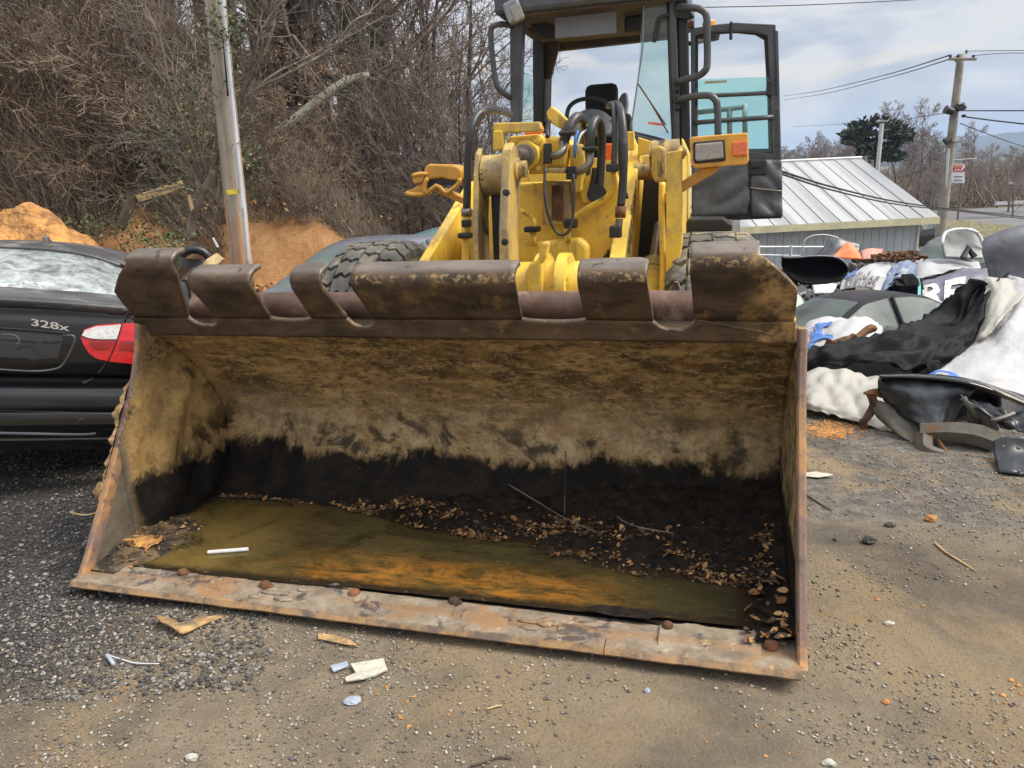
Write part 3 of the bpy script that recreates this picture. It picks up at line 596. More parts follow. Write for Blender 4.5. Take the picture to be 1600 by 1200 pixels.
def flat(pxs, th, mat, label, cat, name, lift=.006, curl=.0, seed=0):
    pts = [gz(u, v) for u, v in pxs]; z = max(p[2] for p in pts)+lift
    pts = [np.array([p[0], p[1], z+curl*noise.noise((p[0]*30, p[1]*30, seed))]) for p in pts]
    return mk(name, MB().prism(pts, (0, 0, th)), mat, label=label, cat=cat, bevel=th*.25)
flat([(548, 1040), (600, 1031), (605, 1049), (586, 1056), (565, 1064), (541, 1066), (539, 1062), (556, 1052)], .006, M['palechip'], 'pale torn flake of plastic lying in front of the bucket', 'plastic scrap', 'plastic_scrap', curl=.01)
flat([(516, 1042), (543, 1035), (545, 1042), (521, 1051)], .007, M['bluestone'], 'grey rectangular scrap beside the pale torn flake', 'scrap', 'scrap')
flat([(498, 993), (520, 994), (548, 1003), (560, 1012), (540, 1010), (497, 1001)], .004, M['crust'], 'tan flake half under the bucket lip', 'stone flake', 'stone_flake')
flat([(1247, 743), (1275, 740), (1303, 745), (1280, 749), (1250, 747)], .004, M['palechip'], 'long pale flake on the gravel just right of the bucket side', 'stone flake', 'stone_flake')
flat([(165, 1030), (172, 1028), (182, 1043), (176, 1045)], .012, M['bluestone'], 'short grey tube end beside a thin wire, lower left', 'tube end', 'tube_end')
# bark strip under the lip
g = [[Pw(243, 962, 2.42), Pw(268, 968, 2.40), Pw(286, 975, 2.36), Pw(310, 966, 2.40), Pw(345, 962, 2.44)], [Pw(250, 970, 2.36), Pw(270, 980, 2.33), Pw(286, 990, 2.31), Pw(315, 978, 2.37), Pw(348, 964, 2.42)]]
gg = cr(g, 4, 3); gg[:, :, 2] = np.maximum(gg[:, :, 2], .004)
gridobj('bark_strip', gg, M['crust'], solid=.008, label='bent strip of tan bark lying under the bucket lip at left', cat='bark')
def twig(path, r, mat, label, cat='twig', name='twig', lift=.006):
    b = MB(); b.tube([gz(u, v)+np.array([0, 0, lift]) for u, v in path], r, 5, smooth=3); return mk(name, b, mat, label=label, cat=cat, smooth='all')
twig([(1460, 850), (1480, 866), (1500, 878), (1525, 893)], [.006, .005, .004, .002], M['plank'], 'long dry straw coloured twig on the dirt at right')
twig([(1257, 773), (1275, 784), (1300, 798)], [.004, .004, .003], M['oldwood'], 'thin dark twig on the dirt close to the bucket side')
twig([(168, 1026), (190, 1034), (215, 1041), (250, 1043)], [.004, .003, .003, .002], M['conduit'], 'thin grey wire on the gravel at lower left', 'wire', 'wire')
twig([(335, 1013), (360, 1004), (364, 1012), (357, 1028), (370, 1035), (385, 1033)], .0025, M['steel'], 'curled thin wire under the bucket lip', 'wire', 'wire')
twig([(735, 1199), (760, 1192), (780, 1186), (800, 1187)], .003, M['oldwood'], 'thin dark twig at the bottom edge in the middle')
twig([(760, 1112), (772, 1108), (784, 1106)], .003, M['plank'], 'short tan twig in front of the bucket, centre')
twig([(110, 800), (122, 804), (138, 805), (152, 801)], [.007, .006, .006, .004], M['plank'], 'short yellowish twig on dark gravel left of the bucket')
b = MB()
for k in range(900):
    p = gz(1297+rng.normal()*20, 668+rng.normal()*6.5); s = .003+rng.random()**2*.011; b.rock((p[0], p[1], p[2]+.001), (s, s*.8, s*.35), k, 5, 4)
mk('rust_flakes', b, M['orangestone'], kind='stuff', label='patch of orange clay crumbs on gravel near the white tarp')
b = MB()
for k in range(110):
    c = [(640, 1100, 60, 18), (205, 1085, 22, 16), (1560, 1080, 30, 14), (1110, 1175, 120, 20), (1380, 950, 40, 14), (1430, 890, 60, 20)][k % 6]
    p = gz(c[0]+rng.normal()*c[2], c[1]+rng.normal()*c[3]); s = .002+rng.random()**3*.008; b.rock((p[0], p[1], p[2]+.002), (s, s*.8, s*.5), k, 5, 4)
mk('clay_crumbs', b, M['orangestone'], kind='stuff', label='small orange clay crumbs scattered over the dirt in front')

# ================================================================== wheel loader
L = Fr((-.466, 2.317, .04), -.2823)
LO = thing('wheel_loader', L, 'yellow wheel loader with a rusty muddy bucket lowered on the dirt yard', 'wheel loader')
A = L.at
HW = 1.35
prof = [(.02, .0), (.12, -.002), (.3, -.004), (.5, -.004), (.68, .0), (.80, .012), (.89, .05), (.95, .11), (.985, .2), (1.0, .3), (.998, .41), (.955, .53), (.88, .645), (.79, .75), (.70, .835), (.63, .885)]
def refine(pts, k):
    g_ = cr([pts, pts], k, 1); return g_[0]
pr = refine([(0, y, z) for y, z in prof], 5)
xs_ = np.linspace(-HW, HW, 136); g = []
for p in pr:
    row = []
    for x in xs_:
        k = sst(.05, .3, p[1]); e = sst(HW, HW-.25, abs(x))
        d = .010*fbm(x*3, p[1]*4, p[2]*4, 4)*k + .012*k*fbm(x*1.1, p[1], p[2]*1.5, 2)
        row.append((x, p[1]-d*.8, p[2]+d*.5))
    g.append(row)
b = MB(); b.grid(g); BK = mk('bucket', b, M['bucket'], LO, smooth='all', solid=.022)
def side_plate(s):
    fe = [(-.005, .0), (.035, .027), (.148, .19), (.259, .354), (.365, .525), (.469, .689), (.53, .83), (.56, .93), (.63, .935)]
    back = [(y, z) for y, z in prof[::-1] if y > .1]
    b = MB(); po = fe+[(y+.008, z) for y, z in back]+[(.1, -.012)]
    o = HW if s > 0 else -HW-.025
    b.prism([(o, y, z) for y, z in po], (.025, 0, 0)); return b
for s in (-1, 1): mk('side_plate', side_plate(s), M['bucket'], BK, bevel=.004)
# rounded wear strip on the front of each side plate
for s in (-1, 1):
    path = refine([(0, -.012, .004), (0, .025, .027), (0, .138, .19), (0, .249, .354), (0, .355, .525), (0, .459, .689), (0, .52, .83), (0, .55, .935)], 6); g = []
    x0_, x1_ = (HW-.002, HW+.027) if s > 0 else (-HW-.028, -HW+.001)
    for i, p in enumerate(path):
        w_ = .003*fbm(i*.3, s, 1, 3); y, z = p[1], p[2]; g.append([(x0_-.001, y+.030, z-.018), (x0_, y-.006+w_, z+.004), (x0_+.006, y-.012+w_, z+.008), (x1_-.006, y-.012+w_*.5, z+.008), (x1_+w_*.5, y-.006, z+.004), (x1_, y+.030, z-.018)])
    b = MB(); b.grid(g); mk('side_edge', b, M['edge_side'], BK, smooth=True)
# crust of dried mud hanging on the outside of the left plate
b = MB(); g = []
for k in range(170):
    t = k/169; z = .25+.46*t; y = .190+.287*t; e = min(min(t, 1-t)*5, 1)**.6; w_ = (.016+.040*abs(fbm(t*5, 1, 2, 4))+.02*max(nz(t*11, 9), 0))*e+.003
    row = []
    for j in range(14):
        a_3 = math.pi*1.25*j/13-.35; q_ = 1+.35*fbm(t*14, j*.35, 3, 4); row.append((-HW-.030-math.sin(a_3)*w_*q_, y-.012+.05*e*(j/13)-math.cos(a_3)*w_*.7*q_, z+.012*nz(t*9, j*.3, 7)))
    g.append(row)
b.grid(g)
mk('mud_crust', b, M['crust'], BK, smooth='all')
# mud packed on the inner left wall
g = []
for i in range(50):
    row = []
    for j in range(44):
        y = .30+.72*j/43; z = .0+.80*i/49; yb = .5*z+.12
        e = sst(0, .12, y-.30-.62*max(z-.1, 0))*sst(.80, .62, z)
        row.append((-HW+.002+.034*e*(.6+.8*fbm(y*5, z*5, 2, 5)), y, z))
    g.append(row)
def inbucket(y, z):
    for (y0, z0), (y1, z1) in zip(prof, prof[1:]):
        if z0 <= z <= z1 and z1 > z0 and y > y0+(y1-y0)*(z-z0)/(z1-z0)+.0: return False
    return y > -.01+.64*z
b = MB(); b.grid(g); keep_f = [f for f in b.f if all(inbucket(b.v[i][1], b.v[i][2]) for i in f)]
b.f = keep_f; b.mi = [0]*len(keep_f); mk('packed_mud', b, M['bucket'], BK, smooth='all')

# cutting edge and its bolted wear plates
def edge_bar(x0, x1, seed, y0=-.045, y1=.125, z0=-.010, z1=.014):
    b = MB(); n = max(int((x1-x0)/.03), 3); g = []
    for k in range(n+1):
        x = x0+(x1-x0)*k/n; w = .004*fbm(x*7, seed, 0, 3)
        g.append([(x, y0+w, z0), (x, y0-.003+w, z0+.007), (x, y0+.012+w, z1), (x, y1+.006*fbm(x*9, seed+3, 0, 3), z1+.003*fbm(x*6, seed+5, 1, 3)), (x, y1, z0)])
    b.grid(g); m = len(b.v); b.f += [(4, 3, 2, 1, 0), tuple(range(m-5, m))]; b.mi += [0, 0]
    for k in range(n): b.f.append((k*5, k*5+5, k*5+9, k*5+4)); b.mi.append(0)
    return b
xc = [L.at(u, v, z=-.01)[0] for u, v in ((118, 912), (318, 945), (944, 1022), (1250, 1050))]
for i, (a0, a1) in enumerate(zip(xc, xc[1:])): mk('cutting_edge', edge_bar(a0+(.0015 if i else 0), a1-.0015, i*7), M['edge'], BK, smooth=True)
# wear plates: ragged back edge
def wear_plate(u0, u1, seed, top=.017, yb=.108):
    x0, x1 = [L.at(u, 915+ (u-200)*.115, z=.01)[0] for u in (u0, u1)]
    b = MB(); n = max(int((x1-x0)/.012), 6); g = []
    for k in range(n+1):
        x = x0+(x1-x0)*k/n; e = min(k, n-k)/n; ye = yb-(.02 if k in (0, n) else 0)+.010*fbm(x*13, seed, 0, 4); yf = .012+.006*fbm(x*8, seed+9, 0, 3)
        q = .007+ .003*fbm(x*14, seed+2, 0, 4)
        g.append([(x, yf, .012), (x, yf+.006, .018), (x, yf+.032, top+q), (x, (yf+ye)/2+.012, top-.004+q), (x, ye-.008, top+q), (x, ye, .010)])
    b.grid(g); m = len(b.v); b.f += [(5, 4, 3, 2, 1, 0), tuple(range(m-6, m))]; b.mi += [0, 0]; return b
for i, (u0, u1) in enumerate([(165, 395), (462, 560), (575, 700), (718, 790), (870, 1020), (1028, 1190)]):
    mk('wear_plate', wear_plate(u0, u1, i*5+1, .017+.003*(i % 2), .105+(.03 if i == 5 else 0)), M['edge'], BK, smooth=True)
for i, (u, v, q) in enumerate([(285, 893, 1), (413, 912, 1), (553, 925, 1.1), (709, 938, 1), (1043, 976, .9), (1205, 1005, 1.1)]):
    p = A(u, v, z=.03); b = MB(); b.lathe((p[0], p[1], .014), (.08*nz(i, 2), .1, 1), [(0, .021*q), (.012, .022*q), (.022, .018*q), (.026, .008)], 9)
    b.rock((p[0]+.012, p[1]+.01, .016), (.02*q, .016, .009), i, 8, 5); mk('bolt', b, M['crust'] if i == 9 else M['rust'], BK, bevel=.002)
# rusted weld lumps
b = MB()
for k in range(22):
    u0, v0 = ((430, 935), (830, 975), (500, 925), (1210, 1005))[k % 4]; p = A(u0+rng.normal()*24, v0+rng.normal()*7, z=.015)
    b.rock((p[0], max(p[1], .0), .016), (.02+.03*random.random(), .010+.014*random.random(), .003+.003*random.random()), k, 9, 5)
mk('weld_lump', b, M['edge'], BK, smooth='all', kind='stuff')

# spill guard: rolled plate cut into broad fingers
GP = [(.600, .884), (.585, .925), (.562, .972), (.520, 1.025), (.478, 1.078), (.452, 1.112), (.446, 1.136), (.456, 1.157), (.478, 1.171), (.506, 1.180), (.530, 1.184)]
gp = refine([(0, y, z) for y, z in GP], 3); T0 = 7            # rows below T0 form the whole strip
b = MB(); n = 180; g = []
XL, XR = A(211, 500, y=.575)[0], A(1241, 525, y=.59)[0]
for r_ in range(T0): g.append([(XL-(XL+HW)*0+(XR-XL)*k/n, gp[r_][1]+.0015*fbm(k*.2, r_, 0, 2), gp[r_][2]) for k in range(n+1)])
FG = [(197, 279, 207, 293), (291, 386, 338, 421), (451, 497, 487, 541), (546, 803, 584, 815), (902, 1011, 916, 1021), (1079, 1186, 1086, 1241)]
fing = []
for tl, tr_, bl, br in FG: fing.append((A(tl, 412, y=.44)[0], A(tr_, 412, y=.44)[0], A(bl, 490, y=.555)[0], A(br, 490, y=.555)[0]))
# rounded bottoms of the gaps
gaps = [(fing[i][3], fing[i+1][2]) for i in range(5)]
for k in range(n+1):
    x = XL+(XR-XL)*k/n
    for q, (ga, gb) in enumerate(gaps):
        if ga < x < gb:
            t = (x-ga)/(gb-ga); d = math.sqrt(max(0, 1-(2*t-1)**2))*(.045 if q in (0, 2, 4) else .012)
            for r_ in range(T0-3, T0): y0, z0 = gp[r_][1], gp[r_][2]; f_ = (r_-(T0-4))/3; g[r_][k] = (x, y0+d*.5*f_, z0-d*f_)
b.grid(g)
mk('spill_guard', b, M['guard'], BK, smooth='all', solid=.02)
for i, (tl, tr_, bl, br) in enumerate(fing):
    nr = len(gp); b = MB(); g = []; m = 26
    for r_ in range(T0-1, nr):
        t = min((r_-(T0-1))/(14-(T0-1)), 1); row = []
        x0 = bl+(tl-bl)*t; x1 = br+(tr_-br)*t
        if i == 5:  # sloping outer shoulder
            x1 = br if gp[r_][2] < 1.06 and r_ < 16 else br+(tr_-br)*min(max((gp[r_][2]-1.06)/.10, 0), 1) if r_ < 20 else tr_
        if i == 0: x0 = bl+.012 if (gp[r_][2] < 1.06 and r_ < 16) else (bl+.012)+(tl+.03-bl)*min((gp[r_][2]-1.06)/.08, 1) if r_ < 20 else tl+.03
        c_ = 0 if r_ < nr-3 else .012*(r_-(nr-4))*(i in (2, 4))
        for k in range(m+1):
            tall = (.075 if i == 0 else .05 if i == 5 else 0)*sst(.98, 1.14, gp[r_][2])
            x = x0+c_+(x1-x0-2*c_)*k/m; row.append((x, gp[r_][1]-.003-tall*.5+.003*fbm(x*3, r_*.2, i, 2), gp[r_][2]+tall+.003*fbm(x*4, r_*.3, i+4, 2)))
        g.append(row)
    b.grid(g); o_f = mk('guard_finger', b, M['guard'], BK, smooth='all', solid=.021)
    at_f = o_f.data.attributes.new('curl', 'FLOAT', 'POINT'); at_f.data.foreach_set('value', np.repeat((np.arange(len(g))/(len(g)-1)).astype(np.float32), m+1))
for pts in ([(bl_, .535, 1.0) for bl_ in (fing[0][2]-.03, fing[0][3])], [(fing[5][2], .553, .972), (fing[5][3], .590, .905)]):
    b = MB(); q = [tuple(np.array(pts[0])+(np.array(pts[1])-np.array(pts[0]))*t+np.array([0, .002*nz(t*20, 1), .002*nz(t*23, 5)])) for t in np.linspace(0, 1, 14)]; b.tube(q, .008, 6, smooth=1); mk('weld_bead', b, M['guard'], BK, smooth='all')
b = MB(); b.lathe((-1.16, .70, .985), (1, 0, 0), [(0, .066), (2.24, .066)], 20); mk('top_tube', b, M['tube'], BK, smooth=True)
b = MB(); b.prism([(-HW, .6, .884), (-HW, .72, .86), (-HW, .80, .93), (-HW, .66, .97)], (2*HW, 0, 0)); mk('back_flange', b, M['guard'], BK)
b = MB(); b.prism([A(u, v, y=.82) for u, v in [(1046, 475), (1048, 452), (1054, 440), (1060, 441), (1064, 455), (1065, 475)]], (0, .03, 0)); mk('lug', b, M['tube'], BK, bevel=.004)
b = MB()   # underside beam so the lip is carried on something
b.box((-HW, .10, -.038), (HW, .62, -.018)); mk('floor_wear_strip', b, M['rust'], BK)

b = MB(); n_ = 40; c_p = A(975, 957, z=.03); g = []
for r_ in range(6):
    q = .02+r_/5*.98; g.append([(c_p[0]+.135*q*(1+.25*fbm(math.cos(6.283*k/n_)*2, math.sin(6.283*k/n_)*2, 3, 4))*math.cos(6.283*k/n_), c_p[1]-.012+.030*q*(1+.3*fbm(math.cos(6.283*k/n_)*2, math.sin(6.283*k/n_)*2, 8, 4))*math.sin(6.283*k/n_), .041+.002*(1-q)) for k in range(n_+1)])
b.grid(g); o = mk('wet_mud_patch', b, M['mud'], None, keep=True, smooth='all', kind='stuff', label='black wet mud patch on the right part of the bucket lip'); o.location = tuple(L.o); o.rotation_euler = (0, 0, L.yaw)
# murky water lying in the bucket, black mud heap and dead leaves behind it
g = []; 
def rear_edge(x): return .85-.42*sst(-1.15, 1.38, x)+.035*fbm(x*4.2, 3, 3, 4)+ .02*math.sin(x*7)
def wfront(x): return .117+.010*fbm(x*4, 1, 1, 4)+.05*sst(.35, 1.2, x)+.02*math.sin(x*2.3+1)
wl = .021
b = MB(); nx_ = 120
for r_ in range(30): g.append([(x, wfront(x)*(1-r_/29)+(.93)*(r_/29), wl+.0003*nz(x*8, r_)) for x in np.linspace(-HW+.004, HW-.004, nx_)])
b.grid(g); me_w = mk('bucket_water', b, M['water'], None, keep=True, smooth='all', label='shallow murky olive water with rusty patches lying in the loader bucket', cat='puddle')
sh_ = me_w.data.attributes.new('shore', 'FLOAT', 'POINT')
def shore(x, y):
    d = min(y-wfront(x), rear_edge(x)-y, (HW-.12-x)*.8, (x+HW)*.6); return 1-min(max(d/.08, 0), 1)
sh_.data.foreach_set('value', np.array([shore(v.co.x, v.co.y) for v in me_w.data.vertices], np.float32))
me_w.location = tuple(L.o); me_w.rotation_euler = (0, 0, L.yaw)
g = []
for r_ in range(60):
    row = []
    for x in np.linspace(-HW+.003, HW-.003, 210):
        y0 = rear_edge(x)-.05; y = y0+(.99-y0)*r_/59; t = y-y0-.05
        z = wl-.010+.010*sst(-.05, .04, t)+.34*max(t, 0)**1.25+.014*fbm(x*9, y*9, 1, 5)*sst(-.05, .10, t)+.007*fbm(x*26, y*26, 6, 4)
        if x > 1.12: z += .05*sst(1.12, 1.34, x)*sst(0, .1, t+.2)
        row.append((x, y, z))
    g.append(row)
b = MB(); b.grid(g); o = mk('bucket_mud', b, M['mud'], None, keep=True, smooth='all', kind='stuff', label='wet black mud heaped along the back and right of the bucket floor'); o.location = tuple(L.o); o.rotation_euler = (0, 0, L.yaw)
gm = np.array(g)
# strip of mud right front corner
b = MB(); g2 = []
for r_ in range(24):
    g2.append([(x, -.0+.55*r_/23, .012+.05*sst(1.16+.08*fbm(r_*.2, 2, 1, 3), 1.36, x)+.006*fbm(x*16, r_*.4, 3, 4) - .02*sst(1.24, 1.14, x)*sst(.1, .3, .55*r_/23)) for x in np.linspace(1.14, HW-.002, 20)])
b.grid(g2[3:]); o = mk('corner_mud', b, M['mud'], None, keep=True, smooth='all', kind='stuff', label='black mud caked in the right front corner of the bucket'); o.location = tuple(L.o); o.rotation_euler = (0, 0, L.yaw)
# left front corner mud and clay
g2 = []
for r_ in range(30):
    row = []
    for k in range(26):
        x = -HW+.003+.36*k/25; y = .045+.55*r_/29; d = math.hypot((x+HW)/(.30), (y-.30)/.34)
        row.append((x, y, .004+.075*max(1-d, -.1)+.008*fbm(x*14, y*14, 2, 4)))
    g2.append(row)
b = MB(); b.grid(g2); o = mk('corner_silt', b, simple('brown silt', (.13, .088, .045), .8, 0, .55, 12, (.022, .017, .012), 7, .46, .56, bs=.9, bsc=35, bd=.015), None, keep=True, smooth='all', kind='stuff', label='dark silt banked in the left front corner of the bucket'); o.location = tuple(L.o); o.rotation_euler = (0, 0, L.yaw)
p0 = A(218, 850, z=.035); b = MB(); g2 = []
for r_ in range(12): g2.append([(p0[0]+.10*(k/13-.5)*2*(1-.3*abs(r_/11-.5)), p0[1]+.05*(r_/11-.5)*2, .050+.02*(1-((k/13-.5)*2)**2)*(1-((r_/11-.5)*2)**2)+.008*fbm(k*.5, r_*.5, 1, 3)) for k in range(14)])
b.grid(g2); o = mk('clay_smear', b, M['clay'], None, keep=True, smooth='all', kind='stuff', label='bright orange clay smear in the left front corner of the bucket'); o.location = tuple(L.o); o.rotation_euler = (0, 0, L.yaw)
def leaves(n, pick, smin, smax, mat, name, label, fr, cup=.35, seed=3, tilt=.7):
    r = np.random.default_rng(seed); VV = []; FF = []; k = 0
    while k < n:
        q = pick(r)
        if q is None: continue
        s = smin+(smax-smin)*r.random()**2; a = r.random()*6.28; t1, t2 = (r.random(2)-.5)*2*tilt
        R = np.array(Matrix.Rotation(a, 3, 'Z') @ Matrix.Rotation(t1, 3, 'X') @ Matrix.Rotation(t2, 3, 'Y')); c = cup*(.3+r.random())
        v = np.array([(-1, 0, 0), (-.35, -.55, c*.5), (-.35, .55, c*.5), (.15, 0, 0), (.5, -.42, c*.4), (.5, .42, c*.4), (1.1, 0, .1)])*s
        VV.append(v @ R.T+np.array(q)); FF.append(np.array([(0, 1, 3), (0, 3, 2), (1, 4, 3), (2, 3, 5), (3, 4, 6), (3, 6, 5)])+7*k); k += 1
    me = fastmesh(name, np.concatenate(VV), np.concatenate(FF)); o = link(name, me, mat, kind='stuff', label=label); o.location = tuple(fr.o); o.rotation_euler = (0, 0, fr.yaw); return o
def mudz(x, y):
    t = y-(rear_edge(x)-.05)-.05; z = wl-.010+.010*sst(-.05, .04, t)+.34*max(t, 0)**1.25+.014*fbm(x*9, y*9, 1, 5)*sst(-.05, .10, t)
    return max(z+(.05*sst(1.12, 1.34, x) if x > 1.12 else 0), wl)
def pick_leaf(r):
    x = -1.28+2.60*r.random(); q = r.random()**1.25; y0 = rear_edge(x); y = y0-.05+(.20+.16*sst(-.3, 1.2, x))*q
    if y > .97 or (fbm(x*5, y*8, 4, 4) < -.02+.25*q and r.random() < .93): return None
    return (x, y, mudz(x, y)+.003+.006*r.random())
leaves(3600, pick_leaf, .003, .0125, M['leaf'], 'leaf_litter', 'brown dead leaves littering the black mud at the back of the bucket', L, cup=.2, tilt=.45)
def pick_big(r):
    q = pick_leaf(r); return q
leaves(200, pick_big, .011, .022, M['leaf'], 'large_leaves', 'larger curled tan leaves on the black mud in the bucket', L, cup=.25, seed=12, tilt=.5)
def pick_leaf2(r):
    x = 1.20+.13*r.random(); y = .05+.42*r.random(); return (x, y, .022+.05*sst(1.16, 1.36, x)+.006)
leaves(70, pick_leaf2, .008, .026, M['leaf'], 'corner_leaves', 'dead leaves stuck in mud at the right side of the bucket', L, seed=5)
def pick_leaf3(r):
    x = -1.33+.28*r.random(); y = .08+.45*r.random(); d = math.hypot((x+HW)/.3, (y-.3)/.34); return None if d > .9 else (x, y, .012+.075*(1-d))
leaves(140, pick_leaf3, .005, .014, M['leaf'], 'silt_crumbs', 'brown leaf crumbs on silt in the left front corner of the bucket', L, seed=6)
p, q = A(325, 863, z=.03), A(388, 858, z=.03); b = MB(); b.tube([L.world(p), L.world(q)], .0085, 8, smooth=1); mk('white_stick', b, M['ink_white'], label='short white stick floating on the murky bucket water', cat='stick', smooth=True)
def btwig(path, r, label, mat='steel'):
    b = MB(); b.tube([L.world(A(u, v, y=y)) for u, v, y in path], r, 5); mk('twig', b, M[mat], label=label, cat='twig', smooth='all')
btwig([(795, 757, .93), (830, 778, .86), (880, 808, .74), (938, 834, .6)], [.003, .003, .0025, .002], 'thin bare twig slanting down the black mud at the middle of the bucket', 'bark_pale')
btwig([(400, 775, .9), (440, 775, .88), (503, 760, .9), (530, 785, .82)], [.004, .004, .003, .002], 'bent dark twig lying at the back left of the bucket water', 'bark')
btwig([(950, 795, .85), (985, 820, .7), (1052, 833, .62)], [.0025, .0025, .002], 'thin curved twig on leaves right of the middle of the bucket', 'bark_pale')
btwig([(884, 700, .99), (882, 803, .76)], [.002, .002], 'thin upright stem leaning on the back wall of the bucket', 'bark')

# ---------------------------------------------- loader: frame, arms, linkage
def plate(name, pxs, y, dep, mat, parent=LO, bevel=.006, **k):
    """a plate standing across the machine at distance y, dep thick towards the rear"""
    return mk(name, MB().prism([A(u, v, y=y) for u, v in pxs], (0, dep, 0)), mat, parent, bevel=bevel, **k)
def ltube(name, pxs, r, mat, parent=LO, n=10, sm=4, **k):
    """a bent pipe or hose through picture points with their distance y along the machine"""
    return mk(name, MB().tube([A(u, v, y=y) for u, v, y in pxs], r, n, smooth=sm), mat, parent, smooth='all', **k)
def lbox(name, u, v, y, sz, mat, parent=LO, R=None, bevel=.005, **k):
    p = A(u, v, y=y); return mk(name, MB().cbox(p, sz, R), mat, parent, bevel=bevel, **k)
YL, GR, RB = M['yellow'], M['grease'], M['rubber']
# front frame
b = MB()
b.prism([A(u, v, y=2.05) for u, v in [(742, 470), (742, 318), (806, 290), (858, 284), (905, 300), (960, 268), (972, 300), (952, 470)]], (0, .10, 0))
b.box((-.36, 2.15, .3), (.44, 3.4, 1.32)); b.box((-.36, 2.9, .3), (.44, 3.4, 1.45)); bd_ = MB().box((.44, 2.95, .3), (.86, 3.4, 1.45)); mk('gap_shade_block', bd_, M['cab_dark'], LO)  # black block added as the shadow between right arm and tower
FRM = mk('front_frame', b, YL, LO, bevel=.008)
plate('frame_plate', [(818, 470), (836, 378), (905, 372), (918, 385), (920, 470)], 1.93, .11, YL, FRM, .02)
b = MB(); b.prism([A(u, v, y=1.97) for u, v in [(848, 283), (889, 283), (893, 350), (848, 352)]], (0, .07, 0)); mk('frame_pocket', b, GR, FRM, bevel=.004)
b = MB(); b.prism([A(u, v, y=1.955) for u, v in [(862, 290), (878, 290), (880, 343), (862, 343)]], (0, .02, 0)); mk('pocket_slot', b, M['rust'], FRM)
# right tower (outer plate) and pin housings
for s_, (xa, xb) in enumerate(((.80, .86),)):
    b = MB(); b.prism([(xa, y, z) for y, z in [(2.1, .5), (2.12, 1.35), (2.3, 1.60), (2.6, 1.62), (2.95, 1.5), (3.1, .5)]], (xb-xa, 0, 0)); mk('tower_plate', b, YL, LO, bevel=.008)
for xa in (-.72,):
    b = MB(); b.prism([(xa, y, z) for y, z in [(2.7, .4), (2.75, 1.2), (2.85, 1.30), (3.0, 1.32), (3.1, 1.3), (3.2, .4)]], (.08, 0, 0)); mk('tower_plate', b, YL, LO, bevel=.008)
plate('tower_face', [(1040, 470), (1041, 238), (1065, 234), (1066, 380), (1052, 470)], 1.98, .08, YL)
p = A(1029, 240, y=2.3); b = MB(); b.lathe((p[0]-.05, 2.35, p[2]), (1, 0, 0), [(0, .075), (.16, .075)], 20); b.lathe((p[0]+.11, 2.35, p[2]), (1, 0, 0), [(0, .035), (.03, .035), (.03, .02), (.04, .02)], 12); mk('pivot_pin', b, GR, LO, smooth=True)
plate('pin_bracket', [(1018, 232), (1030, 226), (1040, 232), (1041, 280), (1036, 287), (1022, 285), (1018, 270)], 2.18, .12, GR, bevel=.015)
ltube('bracket_bar', [(1035, 285, 2.15), (1034, 330, 2.12), (1036, 420, 2.05), (1033, 480, 2.0)], .018, YL)
# lift arms
def arm(x0, x1, prof_): return MB().prism([(x0, y, z) for y, z in prof_], (x1-x0, 0, 0))
AL = mk('lift_arm', arm(-.555, -.495, [(1.02, .30), (1.04, .66), (1.25, .80), (1.80, 1.052), (2.30, 1.275), (2.74, 1.475), (2.88, 1.45), (2.90, 1.25), (2.58, .95), (2.1, .62), (1.5, .30), (1.2, .18)]), YL, LO, bevel=.008)
AR = mk('lift_arm', arm(.52, .60, [(1.02, .30), (1.04, .62), (1.30, .80), (1.79, 1.045), (2.35, 1.42), (2.60, 1.625), (2.74, 1.63), (2.78, 1.42), (2.45, .96), (2.0, .60), (1.5, .30), (1.2, .18)]), YL, LO, bevel=.008)
def armtxt(x, y, z):
    # text runs up along the arm's outer face
    d = np.array([.735, .678]); nrm = np.array([-.678, .735]); q = np.array([1.86, .895])+d*x+nrm*y
    return (.6022+z*.3, q[0], q[1])
lettering('arm_lettering', 'KOMATSU', .150, M['ink_slate'], AR, armtxt, .001, .002)
# right lift cylinder below the arm, left one too
for x in (.70, -.68):
    b = MB(); b.tube([(x, 1.35, .42), (x, 2.30, .90)], .075, 18, smooth=1); cy = mk('lift_cylinder', b, YL, LO, smooth=True)
    b = MB(); b.tube([(x, 2.30, .90), (x, 2.38, .94)], .085, 18, smooth=1); mk('cylinder_head', b, GR, cy, smooth=True)
    b = MB(); b.tube([(x, 2.38, .94), (x, 2.8, 1.15)], .035, 12, smooth=1); mk('cylinder_rod', b, M['steel'], cy, smooth=True)
# cross tube with collars (between the arms)
b = MB(); b.lathe((-.50, 1.38, .965), (1, 0, 0), [(0, .125), (1.03, .125)], 28); XT = mk('cross_tube', b, YL, LO, smooth=True)
for xa in (.245, .35): b = MB(); b.lathe((xa, 1.38, .965), (1, 0, 0), [(0, .13), (.0, .165), (.05, .165), (.05, .13)], 28); mk('collar', b, YL, XT, smooth=True)
plate('lever_boss', [(822, 470), (820, 425), (828, 412), (840, 405), (846, 378), (858, 378), (853, 402), (846, 412), (848, 470)], 1.22, .05, YL, XT, .012)
